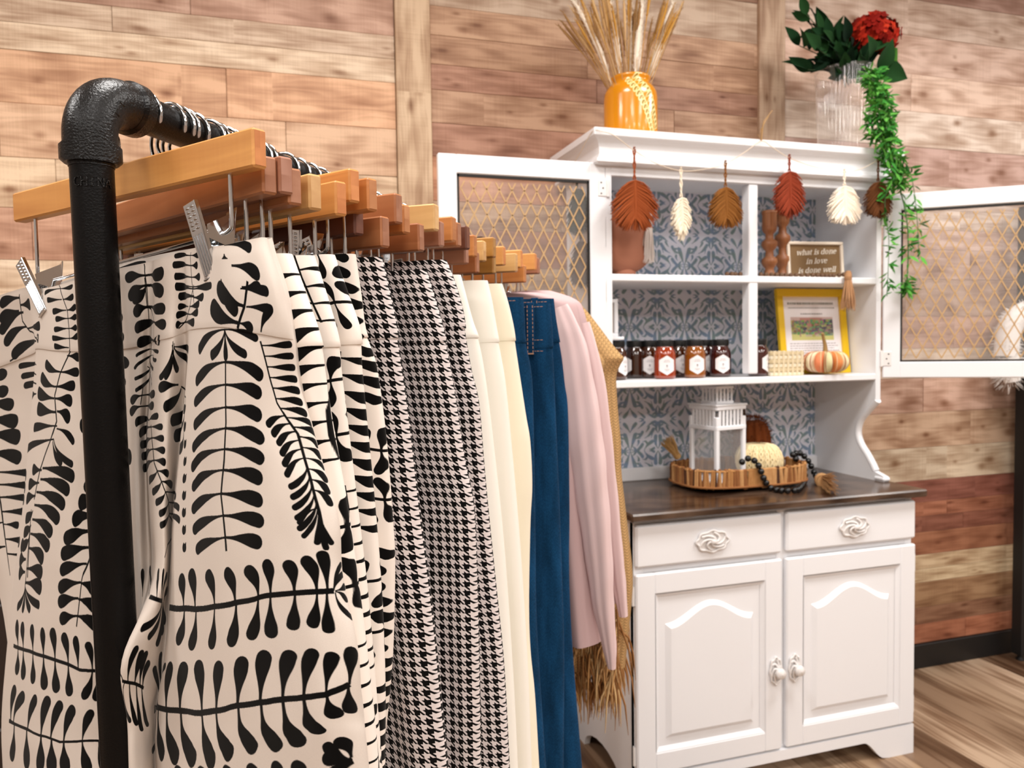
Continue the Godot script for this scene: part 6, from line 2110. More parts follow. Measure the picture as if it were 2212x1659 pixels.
	# ribbed glass vase with greenery
	var gc := Vector3(0.955, 1.988, -0.28)
	var g := thing("ribbed_glass_vase", "tall clear ribbed glass vase standing at the right end of hutch top", "vase", gc)
	var gm := MB.new()
	lathe(gm, [Vector2(0.0005, 0.0), Vector2(0.082, 0.0), Vector2(0.088, 0.004), Vector2(0.089, 0.02), Vector2(0.094, 0.15), Vector2(0.098, 0.275), Vector2(0.099, 0.290), Vector2(0.099, 0.298)], 220, Transform3D.IDENTITY, 44, 0.035)
	part("glass_wall", gm, M.vase_glass, g)
	var gr := MB.new()
	lathe(gr, [Vector2(0.095, 0.294), Vector2(0.099, 0.294), Vector2(0.101, 0.298), Vector2(0.099, 0.302), Vector2(0.095, 0.301), Vector2(0.0945, 0.296)], 64)
	lathe(gr, [Vector2(0.0005, 0.002), Vector2(0.080, 0.002), Vector2(0.084, 0.008), Vector2(0.078, 0.014), Vector2(0.0005, 0.016)], 48)
	part("glass_rim", gr, M.vase_glass, g)
	var bq := thing("greenery_bouquet", "dark green leafy stems with one large rust red flower in glass vase", "bouquet", gc + Vector3(0, 0.12, 0))
	rng.seed = 41
	var stem_m := std(hexc(50, 70, 36), 0.7)
	var dark := [cloth(hexc(20, 48, 24)), cloth(hexc(30, 62, 30)), cloth(hexc(14, 34, 20))]
	var leafs := [leaf_mesh(0.080, 0.038, 0.012), leaf_mesh(0.068, 0.032, -0.008), leaf_mesh(0.092, 0.042, 0.02)]
	var org := Vector3(0, 0.17, 0)
	for s in [[-0.175, 0.175, 0.02], [-0.13, 0.165, -0.02], [-0.19, 0.08, 0.0], [-0.15, 0.05, 0.05], [-0.17, -0.005, 0.02], [-0.07, 0.14, 0.0], [-0.04, 0.09, 0.05], [-0.11, 0.02, 0.03], [-0.06, 0.0, 0.06], [-0.02, 0.05, -0.04], [-0.10, 0.10, 0.04], [0.03, 0.06, 0.06]]:
		var sm := MB.new()
		var a := Vector3(0.02 + s[0] * 0.1, 0.135, s[2] * 0.5)
		var e := org + Vector3(s[0], s[1], s[2])
		var mid := Vector3(s[0] * 0.25, 0.17 + maxf(s[1], 0) * 0.4, s[2] * 0.5)
		var pts := spline([a, mid, e], 6)
		tube(sm, pts, 0.0016, 5)
		part("stem", sm, stem_m, bq)
		for k in 9:
			var f := 1.0 - k * 0.075
			var i := int(f * (pts.size() - 1))
			var dir: Vector3 = (e - mid).normalized()
			var lr := Vector3(rng.randf_range(-1, 1), rng.randf_range(-0.5, 0.8), rng.randf_range(-0.6, 1)).normalized()
			var ld := dir * (1.3 if k == 0 else 0.55) + lr * 0.75
			put_mesh("leaf", leafs[rng.randi() % 3], dark[rng.randi() % 3], bq, Transform3D(aim(ld, rng.randf_range(-1.2, 1.2)), pts[i]))
	var big := leaf_mesh(0.095, 0.072, 0.03)
	var bigm := cloth(hexc(58, 104, 36))
	for s in [[0.10, 0.02, 0.05, 0.7, 0.55, 0.3], [0.06, 0.0, 0.08, 0.2, 0.5, 0.5], [0.12, 0.03, 0.02, 0.9, 0.2, 0.2], [0.02, 0.02, 0.08, -0.3, 0.4, 0.7], [0.08, 0.0, 0.07, 0.6, -0.3, 0.5]]:
		put_mesh("broad_leaf", big, bigm if s[0] > 0.09 else dark[1], bq, Transform3D(aim(Vector3(s[3], s[4], s[5]), 0.3), org + Vector3(s[0], s[1], s[2])))
	var fl := MB.new()
	for k in 5:
		var an := TAU * k / 5.0
		var x := Transform3D(Basis(Vector3(0, 0, 1), an), Vector3.ZERO)
		var q := [Vector3(0, 0, 0), Vector3(0.008, 0.008, 0.003), Vector3(0.006, 0.019, 0.001), Vector3(0, 0.022, 0.004), Vector3(-0.006, 0.019, 0.001), Vector3(-0.008, 0.008, 0.003)]
		for j in q.size():
			q[j] = x * q[j]
		fl.face(q, Vector3(0, 0, 1))
	var flm := fl.mesh()
	var reds := [cloth(hexc(158, 36, 20)), cloth(hexc(124, 22, 14)), cloth(hexc(182, 52, 30))]
	var hc := org + Vector3(0.082, 0.125, 0.04)
	for k in 150:
		var u := rng.randf_range(-0.5, 1.0)
		var a := rng.randf() * TAU
		var r := sqrt(1.0 - u * u)
		var dd := Vector3(r * cos(a), u, r * sin(a))
		var b3 := aim(dd, 0.0)
		put_mesh("floret", flm, reds[rng.randi() % 3], bq, Transform3D(Basis(b3.x, -b3.z, b3.y) * Basis(Vector3(0, 0, 1), rng.randf() * TAU), hc + dd * Vector3(0.084, 0.068, 0.066) * rng.randf_range(0.70, 1.14)))
	# trailing vine
	var vs := [Vector3(0.9882, 2.2637, -0.2000), Vector3(0.9622, 2.1881, -0.1400), Vector3(0.9502, 2.0851, -0.1000), Vector3(0.9641, 1.9792, -0.0900), Vector3(1.0067, 1.8618, -0.0900), Vector3(1.0382, 1.7575, -0.0900), Vector3(1.0471, 1.6515, -0.0900), Vector3(1.0410, 1.5140, -0.0900)]
	var vt := thing("trailing_vine", "bright green artificial vine trailing from glass vase down past the door", "vine", vs[0])
	var sp := spline(vs, 16)
	var vmesh := MB.new()
	tube(vmesh, sp, 0.0022, 6)
	var side1 := spline([Vector3(0.9705, 2.2366, -0.1700), Vector3(0.9254, 2.1219, -0.1300), Vector3(0.9133, 2.0359, -0.1200), Vector3(0.9360, 2.0097, -0.1000)], 8)
	var side2 := spline([Vector3(0.9932, 1.8912, -0.0900), Vector3(0.9602, 1.8166, -0.1000), Vector3(0.9766, 1.6814, -0.1000), Vector3(0.9709, 1.4990, -0.1000)], 10)
	var side3 := spline([Vector3(0.9830, 1.9654, -0.0900), Vector3(1.0399, 1.9064, -0.0800), Vector3(1.0702, 1.7721, -0.0800), Vector3(1.0817, 1.6205, -0.0800)], 10)
	for s in [side1, side2, side3]:
		tube(vmesh, s, 0.0012, 5)
	obj("vine_stem", vmesh, std(hexc(74, 110, 66), 0.7), vt)
	var vl := MB.new()
	var vl2 := MB.new()
	rng.seed = 19
	var add := func(path: Array, n: int, spread: float, f0: float, f1: float) -> void:
		for k in n:
			var f := lerpf(f0, f1, rng.randf())
			var i := mini(int(f * (path.size() - 1)), path.size() - 1)
			var p: Vector3 = path[i] + Vector3(rng.randf_range(-1, 1), rng.randf_range(-0.5, 0.5), rng.randf_range(-0.6, 0.6)) * spread
			var d2 := Vector3(rng.randf_range(-1, 1), rng.randf_range(-0.9, 0.35), rng.randf_range(-0.5, 0.9)).normalized()
			var l := rng.randf_range(0.026, 0.046)
			var b2 := aim(d2, rng.randf_range(-1.5, 1.5))
			var w := l * 0.13
			var q := [Vector3(0, 0, 0), Vector3(w, l * 0.4, 0.002), Vector3(w * 0.7, l * 0.75, 0.0), Vector3(0, l, -0.004), Vector3(-w * 0.7, l * 0.75, 0.0), Vector3(-w, l * 0.4, 0.002)]
			for j in q.size():
				q[j] = p + b2 * q[j]
			var tgt: MB = vl if rng.randf() < 0.6 else vl2
			tgt.face(q, b2.z)
	add.call(sp, 760, 0.030, 0.0, 0.58)
	add.call(sp, 60, 0.006, 0.5, 1.0)
	add.call(sp, 34, 0.012, 0.95, 1.0)
	add.call(side1, 60, 0.012, 0.2, 1.0)
	add.call(side2, 62, 0.006, 0.1, 1.0)
	add.call(side3, 52, 0.006, 0.0, 1.0)
	tag(obj("vine_leaves", vl, cloth(hexc(98, 168, 70)), vt), "", "", "", "stuff")
	tag(obj("vine_leaves", vl2, cloth(hexc(58, 128, 50)), vt), "", "", "", "stuff")

func garland() -> void:
	var z := -0.116
	var top := [Vector3(-0.0398, 1.9719, -0.1200), Vector3(-0.0050, 1.9626, -0.1160), Vector3(0.0617, 1.9227, -0.1160), Vector3(0.1373, 1.8879, -0.1160), Vector3(0.2163, 1.8717, -0.1160), Vector3(0.2939, 1.8801, -0.1160), Vector3(0.3697, 1.9010, -0.1160), Vector3(0.4404, 1.9417, -0.1160), Vector3(0.4988, 1.9780, -0.1160), Vector3(0.5376, 1.9620, -0.1160), Vector3(0.6009, 1.9328, -0.1160), Vector3(0.7058, 1.9083, -0.1160), Vector3(0.8116, 1.8993, -0.1160), Vector3(0.8811, 1.9149, -0.1160), Vector3(0.9459, 1.9455, -0.1160), Vector3(1.0174, 1.9739, -0.1160)]
	var side := [Vector3(-0.062, 1.975, -0.14), Vector3(-0.064, 1.93, -0.24), Vector3(-0.064, 1.915, -0.32), Vector3(-0.064, 1.96, -0.44)]
	var t := thing("garland_string", "thin cream string draped in swags along hutch crown", "garland", top[8])
	var m := MB.new()
	tube(m, spline(top, 6), 0.0013, 6)
	tube(m, spline([top[0]] + side, 6), 0.0013, 6)
	obj("string", m, cloth(hexc(226, 210, 190)), t)
	var tw := MB.new()
	for q in 5:
		tube(tw, [top[8] + Vector3(0, 0.0, 0), top[8] + Vector3(0.006 + 0.004 * q, 0.02 + 0.012 * q, -0.02), top[8] + Vector3(0.02 + 0.014 * q, 0.035 + 0.02 * q, -0.05)], 0.0012, 5)
	obj("loose_end", tw, cloth(hexc(176, 140, 96)), t)
	rng.seed = 3
	macrame_leaf("large rust macrame leaf in front of the round terracotta vase", top[2], 0.088, 0.150, 0.128, hexc(150, 76, 40))
	macrame_leaf("slim cream macrame leaf turned edge-on, over the left compartment", top[4], 0.082, 0.130, 0.052, hexc(244, 232, 210))
	macrame_leaf("brown macrame leaf hanging just left of the divider", top[6], 0.072, 0.128, 0.098, hexc(134, 86, 40))
	macrame_leaf("rust red macrame leaf above the turned candlesticks", top[10], 0.044, 0.150, 0.098, hexc(140, 60, 38))
	macrame_leaf("wide cream macrame leaf above the small framed sign", top[12], 0.046, 0.125, 0.104, hexc(246, 234, 216))
	macrame_leaf("dark brown macrame leaf half covered by the green vine", top[14], 0.072, 0.120, 0.090, hexc(92, 54, 28))
	macrame_leaf("dark green macrame leaf on hutch side, seen through left glass door", Vector3(-0.0240, 1.8839, -0.3535), 0.03, 0.15, 0.12, hexc(44, 52, 40), PI / 2)
	macrame_leaf("dark brown macrame leaf on hutch side, low behind left glass door", Vector3(-0.0240, 1.7032, -0.3276), 0.02, 0.15, 0.12, hexc(84, 56, 30), PI / 2)

func honey_jar(label: String, at: Vector3, c: Color, turn: float) -> void:
	var t := thing("honey_jar", label, "honey jar", at, "honey jars on the lower shelf")
	t.rotation.y = turn
	var b := MB.new()
	lathe(b, [Vector2(0.0005, 0.001), Vector2(0.028, 0.001), Vector2(0.033, 0.004), Vector2(0.0345, 0.012), Vector2(0.0345, 0.074), Vector2(0.032, 0.088), Vector2(0.0265, 0.098), Vector2(0.0250, 0.104), Vector2(0.0250, 0.110), Vector2(0.0005, 0.110)], 32)
	var m := std(c, 0.04)
	m.metallic_specular = 0.6
	m.clearcoat_enabled = true
	m.clearcoat = 1.0
	m.clearcoat_roughness = 0.03
	part("jar_body", b, m, t)
	var l := MB.new()
	lathe(l, [Vector2(0.0270, 0.104), Vector2(0.0275, 0.106), Vector2(0.0275, 0.121), Vector2(0.0262, 0.124), Vector2(0.0005, 0.1245)], 32)
	part("lid", l, std(hexc(18, 18, 18), 0.35), t)
	# hexagonal paper label bent round the glass
	var h := MB.new()
	var pr := MB.new()
	var r := 0.0349
	var hex := [Vector2(0, 0.031), Vector2(-0.0255, 0.0165), Vector2(-0.0255, -0.0165), Vector2(0, -0.031), Vector2(0.0255, -0.0165), Vector2(0.0255, 0.0165)]
	var bendp := func(p: Vector2, rr: float) -> Vector3:
		var a := p.x / rr
		return Vector3(sin(a) * rr, 0.044 + p.y, cos(a) * rr)
	var rows := []
	var vs := []
	for i in 9:
		var x := lerpf(-0.0255, 0.0255, i / 8.0)
		var hy := 0.031 - absf(x) * (0.0145 / 0.0255)
		rows.append([bendp.call(Vector2(x, hy), r), bendp.call(Vector2(x, -hy), r)])
		vs.append(i / 8.0)
	grid(h, rows, [0.0, 1.0], vs, true)
	part("paper_label", h, std(hexc(244, 240, 240), 0.7), t)
	for q in [[0.0, 0.016, 0.016], [0.0, 0.011, 0.022], [0.0, -0.006, 0.006], [0.0, -0.013, 0.018], [0.0, -0.017, 0.012]]:
		for s in 3:
			var x: float = -q[2] / 2 + q[2] / 3 * (s + 0.5)
			var p: Vector3 = bendp.call(Vector2(x, q[1]), r + 0.0002)
			box(pr, p, Vector3(q[2] / 3 * 0.86, 0.0014, 0.0004))
	box(pr, bendp.call(Vector2(0, -0.001), r + 0.0002), Vector3(0.005, 0.005, 0.0004))
	part("label_print", pr, std(hexc(150, 146, 150), 0.8), t)

func pumpkin_profile(r: float, h: float) -> Array:
	var o := []
	for k in 19:
		var a := lerpf(-PI / 2, PI / 2, k / 18.0)
		var y := h * 0.5 * sin(a) * (1.0 - 0.18 * pow(absf(sin(a)), 6.0))
		o.append(Vector2(maxf(0.0006, r * pow(cos(a), 0.75)), h * 0.5 + y))
	return o

func shelf_things() -> void:
	# round open terracotta vase
	var c: Vector3 = Vector3(0.0844, 1.6722, -0.2400)
	var t := thing("terracotta_vase", "round terracotta vase shaped as an open ring with short neck", "vase", Vector3(c.x, 1.566, c.z))
	var m := MB.new()
	var layers := []
	var lv := []
	for k in 15:
		var zz := -cos(PI * k / 14.0)
		var ins := 0.036 * (1.0 - sqrt(maxf(0.0, 1.0 - zz * zz)))
		var ro := 0.101 - ins
		var ri := 0.077 + ins
		var off := 0.140
		var xi := (ro * ro + off * off - ri * ri) / (2.0 * off)
		var a0 := acos(clampf(xi / ro, -1.0, 1.0))
		var b0 := atan2(ro * sin(a0), xi - off)
		var row := []
		for j in 49:
			var an := a0 + (TAU - 2.0 * a0) * j / 48.0
			row.append(Vector3(c.x + ro * cos(an), c.y + ro * sin(an), c.z + 0.045 * zz))
		for j in range(1, 17):
			var an := -b0 - (TAU - 2.0 * b0) * j / 16.0 if false else lerpf(TAU - b0, b0, j / 16.0)
			row.append(Vector3(c.x + off + ri * cos(an), c.y + ri * sin(an), c.z + 0.045 * zz))
		layers.append(row)
		lv.append(k * 0.01)
	var lu := []
	for j in 65:
		lu.append(j * 0.01)
	grid(m, layers, lu, lv, true)
	for e in [0, 14]:
		var poly := PackedVector2Array()
		for q in layers[e].slice(0, 64):
			poly.append(Vector2(q.x, q.y))
		var tri := Geometry2D.triangulate_polygon(poly)
		for k in range(0, tri.size(), 3):
			var ps := []
			for j in 3:
				ps.append(layers[e][tri[k + j]])
			m.face(ps, Vector3(0, 0, 1 if e else -1))
	lathe(m, [Vector2(0.0005, 1.566), Vector2(0.036, 1.566), Vector2(0.038, 1.575), Vector2(0.030, c.y - 0.075)], 32, Transform3D(Basis.IDENTITY, Vector3(c.x, 0, c.z)))
	lathe(m, [Vector2(0.021, 0.045), Vector2(0.019, 0.075), Vector2(0.019, 0.100), Vector2(0.0225, 0.106), Vector2(0.0225, 0.111), Vector2(0.017, 0.112), Vector2(0.014, 0.09), Vector2(0.012, 0.06)], 28, Transform3D(Basis.IDENTITY, Vector3(c.x + 0.018, c.y + 0.048, c.z)))
	obj("vase_body", m, std(hexc(156, 100, 76), 0.85), t)
	tassel("white_tassel", "white yarn tassel hanging in the opening of the terracotta vase", Vector3(0.1551, 1.7563, -0.2050), Vector3(-0.05, -1, 0.02), 0.155, 0.022, hexc(244, 236, 230))
	# turned candlesticks
	var cp := [[0.033, 0.0], [0.034, 0.006], [0.024, 0.014], [0.021, 0.028], [0.027, 0.036], [0.032, 0.046], [0.031, 0.056], [0.021, 0.064], [0.020, 0.080], [0.027, 0.088], [0.032, 0.098], [0.031, 0.108], [0.021, 0.116], [0.020, 0.130], [0.027, 0.138], [0.030, 0.146], [0.029, 0.186], [0.031, 0.192], [0.031, 0.200], [0.014, 0.200], [0.013, 0.19], [0.0005, 0.19]]
	var pp := []
	for q in cp:
		pp.append(Vector2(maxf(0.0005, (q[0] - 0.027) * 1.15 + 0.0205) if q[0] > 0.015 else q[0], q[1]))
	var wood := std(hexc(150, 96, 56), 0.5)
	wood.albedo_texture = M.hwoods[0]
	wood.uv1_scale = Vector3(4, 5, 1)
	for k in 2:
		var p: Vector3 = Vector3(0.6067, 1.6048, -0.2250) if k == 0 else Vector3(0.6946, 1.6117, -0.2750)
		var s := thing("candlestick", "turned wooden candlestick, the shorter one by the divider" if k == 0 else "taller turned wooden candlestick behind the shorter one", "candlestick", Vector3(p.x, 1.566, p.z), "turned wooden candlesticks")
		var lm := MB.new()
		var q := []
		for v in pp:
			q.append(Vector2(v.x, v.y * (1.10 if k == 0 else 1.36)))
		lathe(lm, q, 32)
		part("turned_column", lm, wood, s)
	# small framed sign
	var sc: Vector3 = Vector3(0.8060, 1.6465, -0.2450)
	var sg := thing("framed_sign", "small brown sign with white handwriting in a whitewashed frame", "sign", Vector3(sc.x, 1.566, sc.z))
	sg.rotation = Vector3(-0.08, -0.10, 0)
	var w := 0.212
	var h := 0.128
	var fm := MB.new()
	for b in [[0.0, h - 0.005, w, 0.010], [0.0, 0.005, w, 0.010], [-w / 2 + 0.005, h / 2, 0.010, h - 0.02], [w / 2 - 0.005, h / 2, 0.010, h - 0.02]]:
		box(fm, Vector3(b[0], b[1], 0), Vector3(b[2], b[3], 0.018), 0.002)
	part("frame", fm, std(hexc(228, 214, 196), 0.7), sg)
	var bd := MB.new()
	box(bd, Vector3(0, h / 2, -0.003), Vector3(w - 0.018, h - 0.018, 0.006))
	part("board", bd, std(hexc(124, 96, 62), 0.8), sg)
	var lines := ["what is done", "in love", "is done well"]
	for k in 3:
		var tm := TextMesh.new()
		var f := SystemFont.new()
		f.font_names = PackedStringArray(["Droid Serif"])
		f.font_italic = true
		tm.font = f
		tm.text = lines[k]
		tm.font_size = 24
		tm.pixel_size = 0.00105
		tm.depth = 0.0008
		put_mesh("lettering", tm, std(hexc(244, 236, 222), 0.7), sg, Transform3D(Basis(Vector3(1, 0.05, 0), Vector3(0.28, 1, 0), Vector3(0, 0, 1)), Vector3(0.008, h / 2 + 0.030 - k * 0.031, 0.0008)))
	# wooden bead garland lying along the shelf edge, with a tassel over the edge
	var bpts := spline([Vector3(0.53, 1.5735, -0.195), Vector3(0.60, 1.5735, -0.190), Vector3(0.68, 1.5735, -0.198), Vector3(0.76, 1.5735, -0.190), Vector3(0.83, 1.5735, -0.195), Vector3(0.875, 1.578, -0.186)], 8)
	var bg := thing("wooden_bead_garland", "dark wooden bead garland lying along the upper shelf edge", "bead garland", Vector3(0.7, 1.566, -0.19))
	var bead := SphereMesh.new()
	bead.radius = 0.0078
	bead.height = 0.0156
	bead.radial_segments = 14
	bead.rings = 8
	var bm := std(hexc(96, 66, 40), 0.5)
	var accd := 0.0
	for k in range(1, bpts.size()):
		accd += (bpts[k] - bpts[k - 1]).length()
		if accd > 0.0145:
			accd = 0.0
			put_mesh("bead", bead, bm, bg, Transform3D(Basis.IDENTITY, bpts[k] - bg.position))
	var bg2 := thing("small_bead_strand", "short strand of dark beads beside the divider, left compartment", "bead garland", Vector3(0.45, 1.566, -0.2))
	for k in 4:
		put_mesh("bead", bead, bm, bg2, Transform3D(Basis.IDENTITY, Vector3(-0.02 + k * 0.0152, 0.0078, 0.004 * (k % 2))))
	tassel("jute_tassel", "tan jute tassel hanging over the upper shelf edge before the yellow frame", Vector3(0.8623, 1.5865, -0.1550), Vector3(-0.05, -1, 0.05), 0.135, 0.024, hexc(186, 142, 104))
	# honey jars
	var am := hexc(150, 50, 8)
	var go := hexc(142, 78, 14)
	var dk := hexc(62, 16, 12)
	var br := hexc(66, 30, 10)
	for q in [["amber honey jar with white hexagon label, front left of the row", 1436.0, -0.235, am, -0.30], ["golden honey jar with white hexagon label, centre of the front row", 1501.0, -0.240, go, -0.30],
			["dark red honey jar with white hexagon label, front right by the divider", 1556.0, -0.262, dk, -0.30], ["brown honey jar with label partly hidden behind the amber jar", 1403.0, -0.325, br, -0.45],
			["brown honey jar peeking out between the amber and golden jars", 1467.0, -0.330, br, -0.15], ["dark honey jar peeking out between the golden and red jars", 1524.0, -0.345, dk, -0.10],
			["very dark honey jar turned sideways, left of the brown jar", 1371.0, -0.340, hexc(48, 22, 12), -1.5], ["brown honey jar under the white riser, beside the tan knit", 1331.0, -0.26, br, 0.5], ["dark red honey jar right of the divider, beside the woven box", 1638.0, -0.235, dk, 0.5]]:
		var x0: float = q[1]
		var p := on_shelf(x0, q[2])
		honey_jar(q[0], Vector3(p, 1.241, q[2]), q[3], q[4])
	# white riser with a little frame on it
	var rp := on_shelf(1326.0, -0.25)
	var rs := thing("white_riser", "small white riser standing over a jar at the left end", "riser", Vector3(rp - 0.022, 1.241, -0.26))
	var rm := MB.new()
	box(rm, Vector3(-0.02, 0.131, 0), Vector3(0.12, 0.010, 0.10), 0.002)
	for s in [-0.072, 0.034]:
		for z in [-0.045, 0.045]:
			if s > 0.0 and z > 0.0:
				continue
			box(rm, Vector3(s, 0.063, z), Vector3(0.008, 0.126, 0.008), 0.001)
	part("riser_table", rm, M.white, rs)
	var fr := thing("framed_picture", "small white picture frame standing on the riser", "picture frame", Vector3(rp - 0.008, 1.3775, -0.26))
	fr.rotation.y = -0.35
	var ff := MB.new()
	for b in [[0.0, 0.112, 0.09, 0.012], [0.0, 0.006, 0.09, 0.012], [-0.039, 0.059, 0.012, 0.096], [0.039, 0.059, 0.012, 0.096]]:
		box(ff, Vector3(b[0] - 0.02, b[1], 0), Vector3(b[2], b[3], 0.02), 0.002)
	part("frame", ff, M.white, fr)
	var pc := MB.new()
	box(pc, Vector3(-0.02, 0.059, -0.006), Vector3(0.07, 0.096, 0.004))
	part("picture", pc, std(hexc(190, 176, 166), 0.6), fr)
	# yellow framed notice
	var pc0 := 0.842
	var ys := thing("yellow_framed_notice", "notice with a photograph in a bright yellow frame, leaning at the back", "framed notice", Vector3(pc0, 1.241, -0.285))
	ys.rotation = Vector3(-0.12, 0.0, 0)
	var yw := 0.286
	var yh := 0.300
	var yf := MB.new()
	for b in [[0.0, yh - 0.014, yw, 0.028], [0.0, 0.014, yw, 0.028], [-yw / 2 + 0.0125, yh / 2, 0.025, yh - 0.054], [yw / 2 - 0.0125, yh / 2, 0.025, yh - 0.054]]:
		box(yf, Vector3(b[0], b[1], 0), Vector3(b[2], b[3], 0.016), 0.002)
	part("frame", yf, std(hexc(232, 190, 10), 0.4), ys)
	var sheet := MB.new()
	box(sheet, Vector3(0, yh / 2, -0.003), Vector3(yw - 0.044, yh - 0.05, 0.004))
	for q in sheet.uv.size():
		var v3 := sheet.v[q]
		sheet.uv[q] = Vector2(v3.x / (yw - 0.044) + 0.5, 0.5 - (v3.y - yh / 2) / (yh - 0.05))
	var sm := std(Color.WHITE, 0.5)
	sm.albedo_texture = notice_tex()
	part("printed_sheet", sheet, sm, ys)
	# woven box
	var bx := on_shelf(1688.0, -0.225)
	var wbx := thing("woven_box", "pale woven box between the honey jar and the pumpkin", "box", Vector3(bx, 1.241, -0.225))
	for r in 6:
		var sl := MB.new()
		for s in [-1.0, 1.0]:
			box(sl, Vector3(0, 0.007 + r * 0.0135, s * 0.032), Vector3(0.125, 0.0115, 0.004 + 0.003 * (r % 2)), 0.0015)
			box(sl, Vector3(s * 0.0625, 0.007 + r * 0.0135, 0), Vector3(0.004 + 0.003 * (r % 2), 0.0115, 0.064), 0.0015)
		part("woven_strip", sl, std(hexc(232, 222, 196) if r % 2 == 0 else hexc(206, 188, 150), 0.8), wbx)
	for k in 7:
		for s in [-1.0, 1.0]:
			var up := MB.new()
			box(up, Vector3(-0.054 + k * 0.018, 0.042, s * 0.033), Vector3(0.007, 0.082, 0.008), 0.001)
			part("upright_strip", up, std(hexc(222, 206, 172), 0.8), wbx)
	# patterned pumpkin
	var px := on_shelf(1783.0, -0.215)
	var pk := thing("patterned_pumpkin", "small pumpkin of striped orange, cream and brown segments with curly stem", "pumpkin", Vector3(px, 1.241, -0.215))
	var cols := [hexc(222, 138, 78), hexc(228, 214, 170), hexc(178, 96, 66), hexc(236, 220, 184), hexc(224, 132, 88), hexc(216, 206, 158)]
	for k in 12:
		var sgm := MB.new()
		var prof := pumpkin_profile(0.046, 0.086)
		var a0 := TAU * k / 12.0
		var rows := []
		var vs := []
		for i in prof.size():
			var row := []
			for j in 9:
				var f := (j - 4) / 4.0
				var a := a0 + f * PI / 12.0
				var bulge := 0.032 * sqrt(maxf(0.0, 1.0 - f * f * 0.93))
				var rr: float = prof[i].x * (1.0 + bulge / 0.046)
				row.append(Vector3(sin(a) * rr, prof[i].y, cos(a) * rr))
			rows.append(row)
			vs.append(i * 0.01)
		rows.reverse()
		grid(sgm, rows, [0, 0.1, 0.2, 0.3, 0.4, 0.5, 0.6, 0.7, 0.8], vs)
		part("segment", sgm, std(cols[k % 6], 0.8), pk)
		var rim := MB.new()
		for s in [-0.62, 0.62]:
			var pts2 := []
			for i in range(2, prof.size() - 2):
				var a: float = a0 + s * PI / 12.0 * sin(PI * (i - 1.0) / (prof.size() - 3.0))
				var rr: float = prof[i].x * (1.0 + 0.032 * sqrt(1.0 - s * s * 0.93) / 0.046) + 0.0006
				pts2.append(Vector3(sin(a) * rr, prof[i].y, cos(a) * rr))
			tube(rim, pts2, 0.0016, 5)
		part("raised_stripe", rim, std(hexc(160, 84, 56) if k % 2 == 1 else hexc(236, 196, 150), 0.8), pk)
	var st := MB.new()
	tube(st, spline([Vector3(0, 0.074, 0), Vector3(-0.002, 0.10, 0), Vector3(-0.012, 0.125, 0.004), Vector3(-0.020, 0.14, 0.01)], 5), [0.010, 0.009, 0.008, 0.0075, 0.007, 0.0065, 0.006, 0.0058, 0.0055, 0.0052, 0.005, 0.005, 0.005, 0.005, 0.005, 0.0045], 8)
	part("stem", st, std(hexc(160, 130, 82), 0.9), pk)

func on_shelf(px: float, z: float) -> float:
	# where the sight line through that column of the photograph meets the lower shelf's plane at depth z
	return -0.9684 + (-0.342475 + 0.00057869 * px) / (-1.154788 + 0.00018035 * px) * (z - 1.9501)

func notice_tex() -> ImageTexture:
	var im := Image.create(512, 576, false, Image.FORMAT_RGB8)
	im.fill(hexc(244, 240, 244))
	var ink := hexc(150, 148, 150)
	rng.seed = 9
	for l in [[52, 18, 410, hexc(120, 122, 116)], [92, 10, 400, ink], [140, 12, 190, ink]]:
		var x := 256 - int(l[2] / 2)
		while x < 256 + l[2] / 2:
			var w := rng.randi_range(6, 16)
			im.fill_rect(Rect2i(x, l[0], w, l[1]), l[3])
			x += w + 4
	im.fill_rect(Rect2i(70, 172, 372, 188), hexc(150, 160, 120))
	for q in [[70, 172, 372, 60, 206, 180, 176], [150, 180, 200, 70, 190, 136, 126], [70, 200, 80, 90, 176, 176, 108], [150, 210, 60, 90, 74, 76, 96], [330, 190, 110, 110, 84, 82, 100], [260, 240, 70, 60, 96, 104, 96], [70, 310, 372, 50, 206, 204, 130], [190, 290, 160, 40, 196, 184, 160]]:
		im.fill_rect(Rect2i(q[0], q[1], q[2], q[3]), hexc(q[4], q[5], q[6]))
	for k in 160:
		var c := hexc(90 + rng.randi() % 90, 96 + rng.randi() % 90, 80 + rng.randi() % 60)
		im.fill_rect(Rect2i(70 + rng.randi() % 350, 190 + rng.randi() % 120, 10 + rng.randi() % 22, 8 + rng.randi() % 18), c)
	for r in 9:
		var x := 50
		var y := 384 + r * 19
		while x < 440 + 30 * (r % 2):
			var w := rng.randi_range(8, 30)
			im.fill_rect(Rect2i(x, y, w, 6), ink)
			x += w + 5
	return tex_of(im)

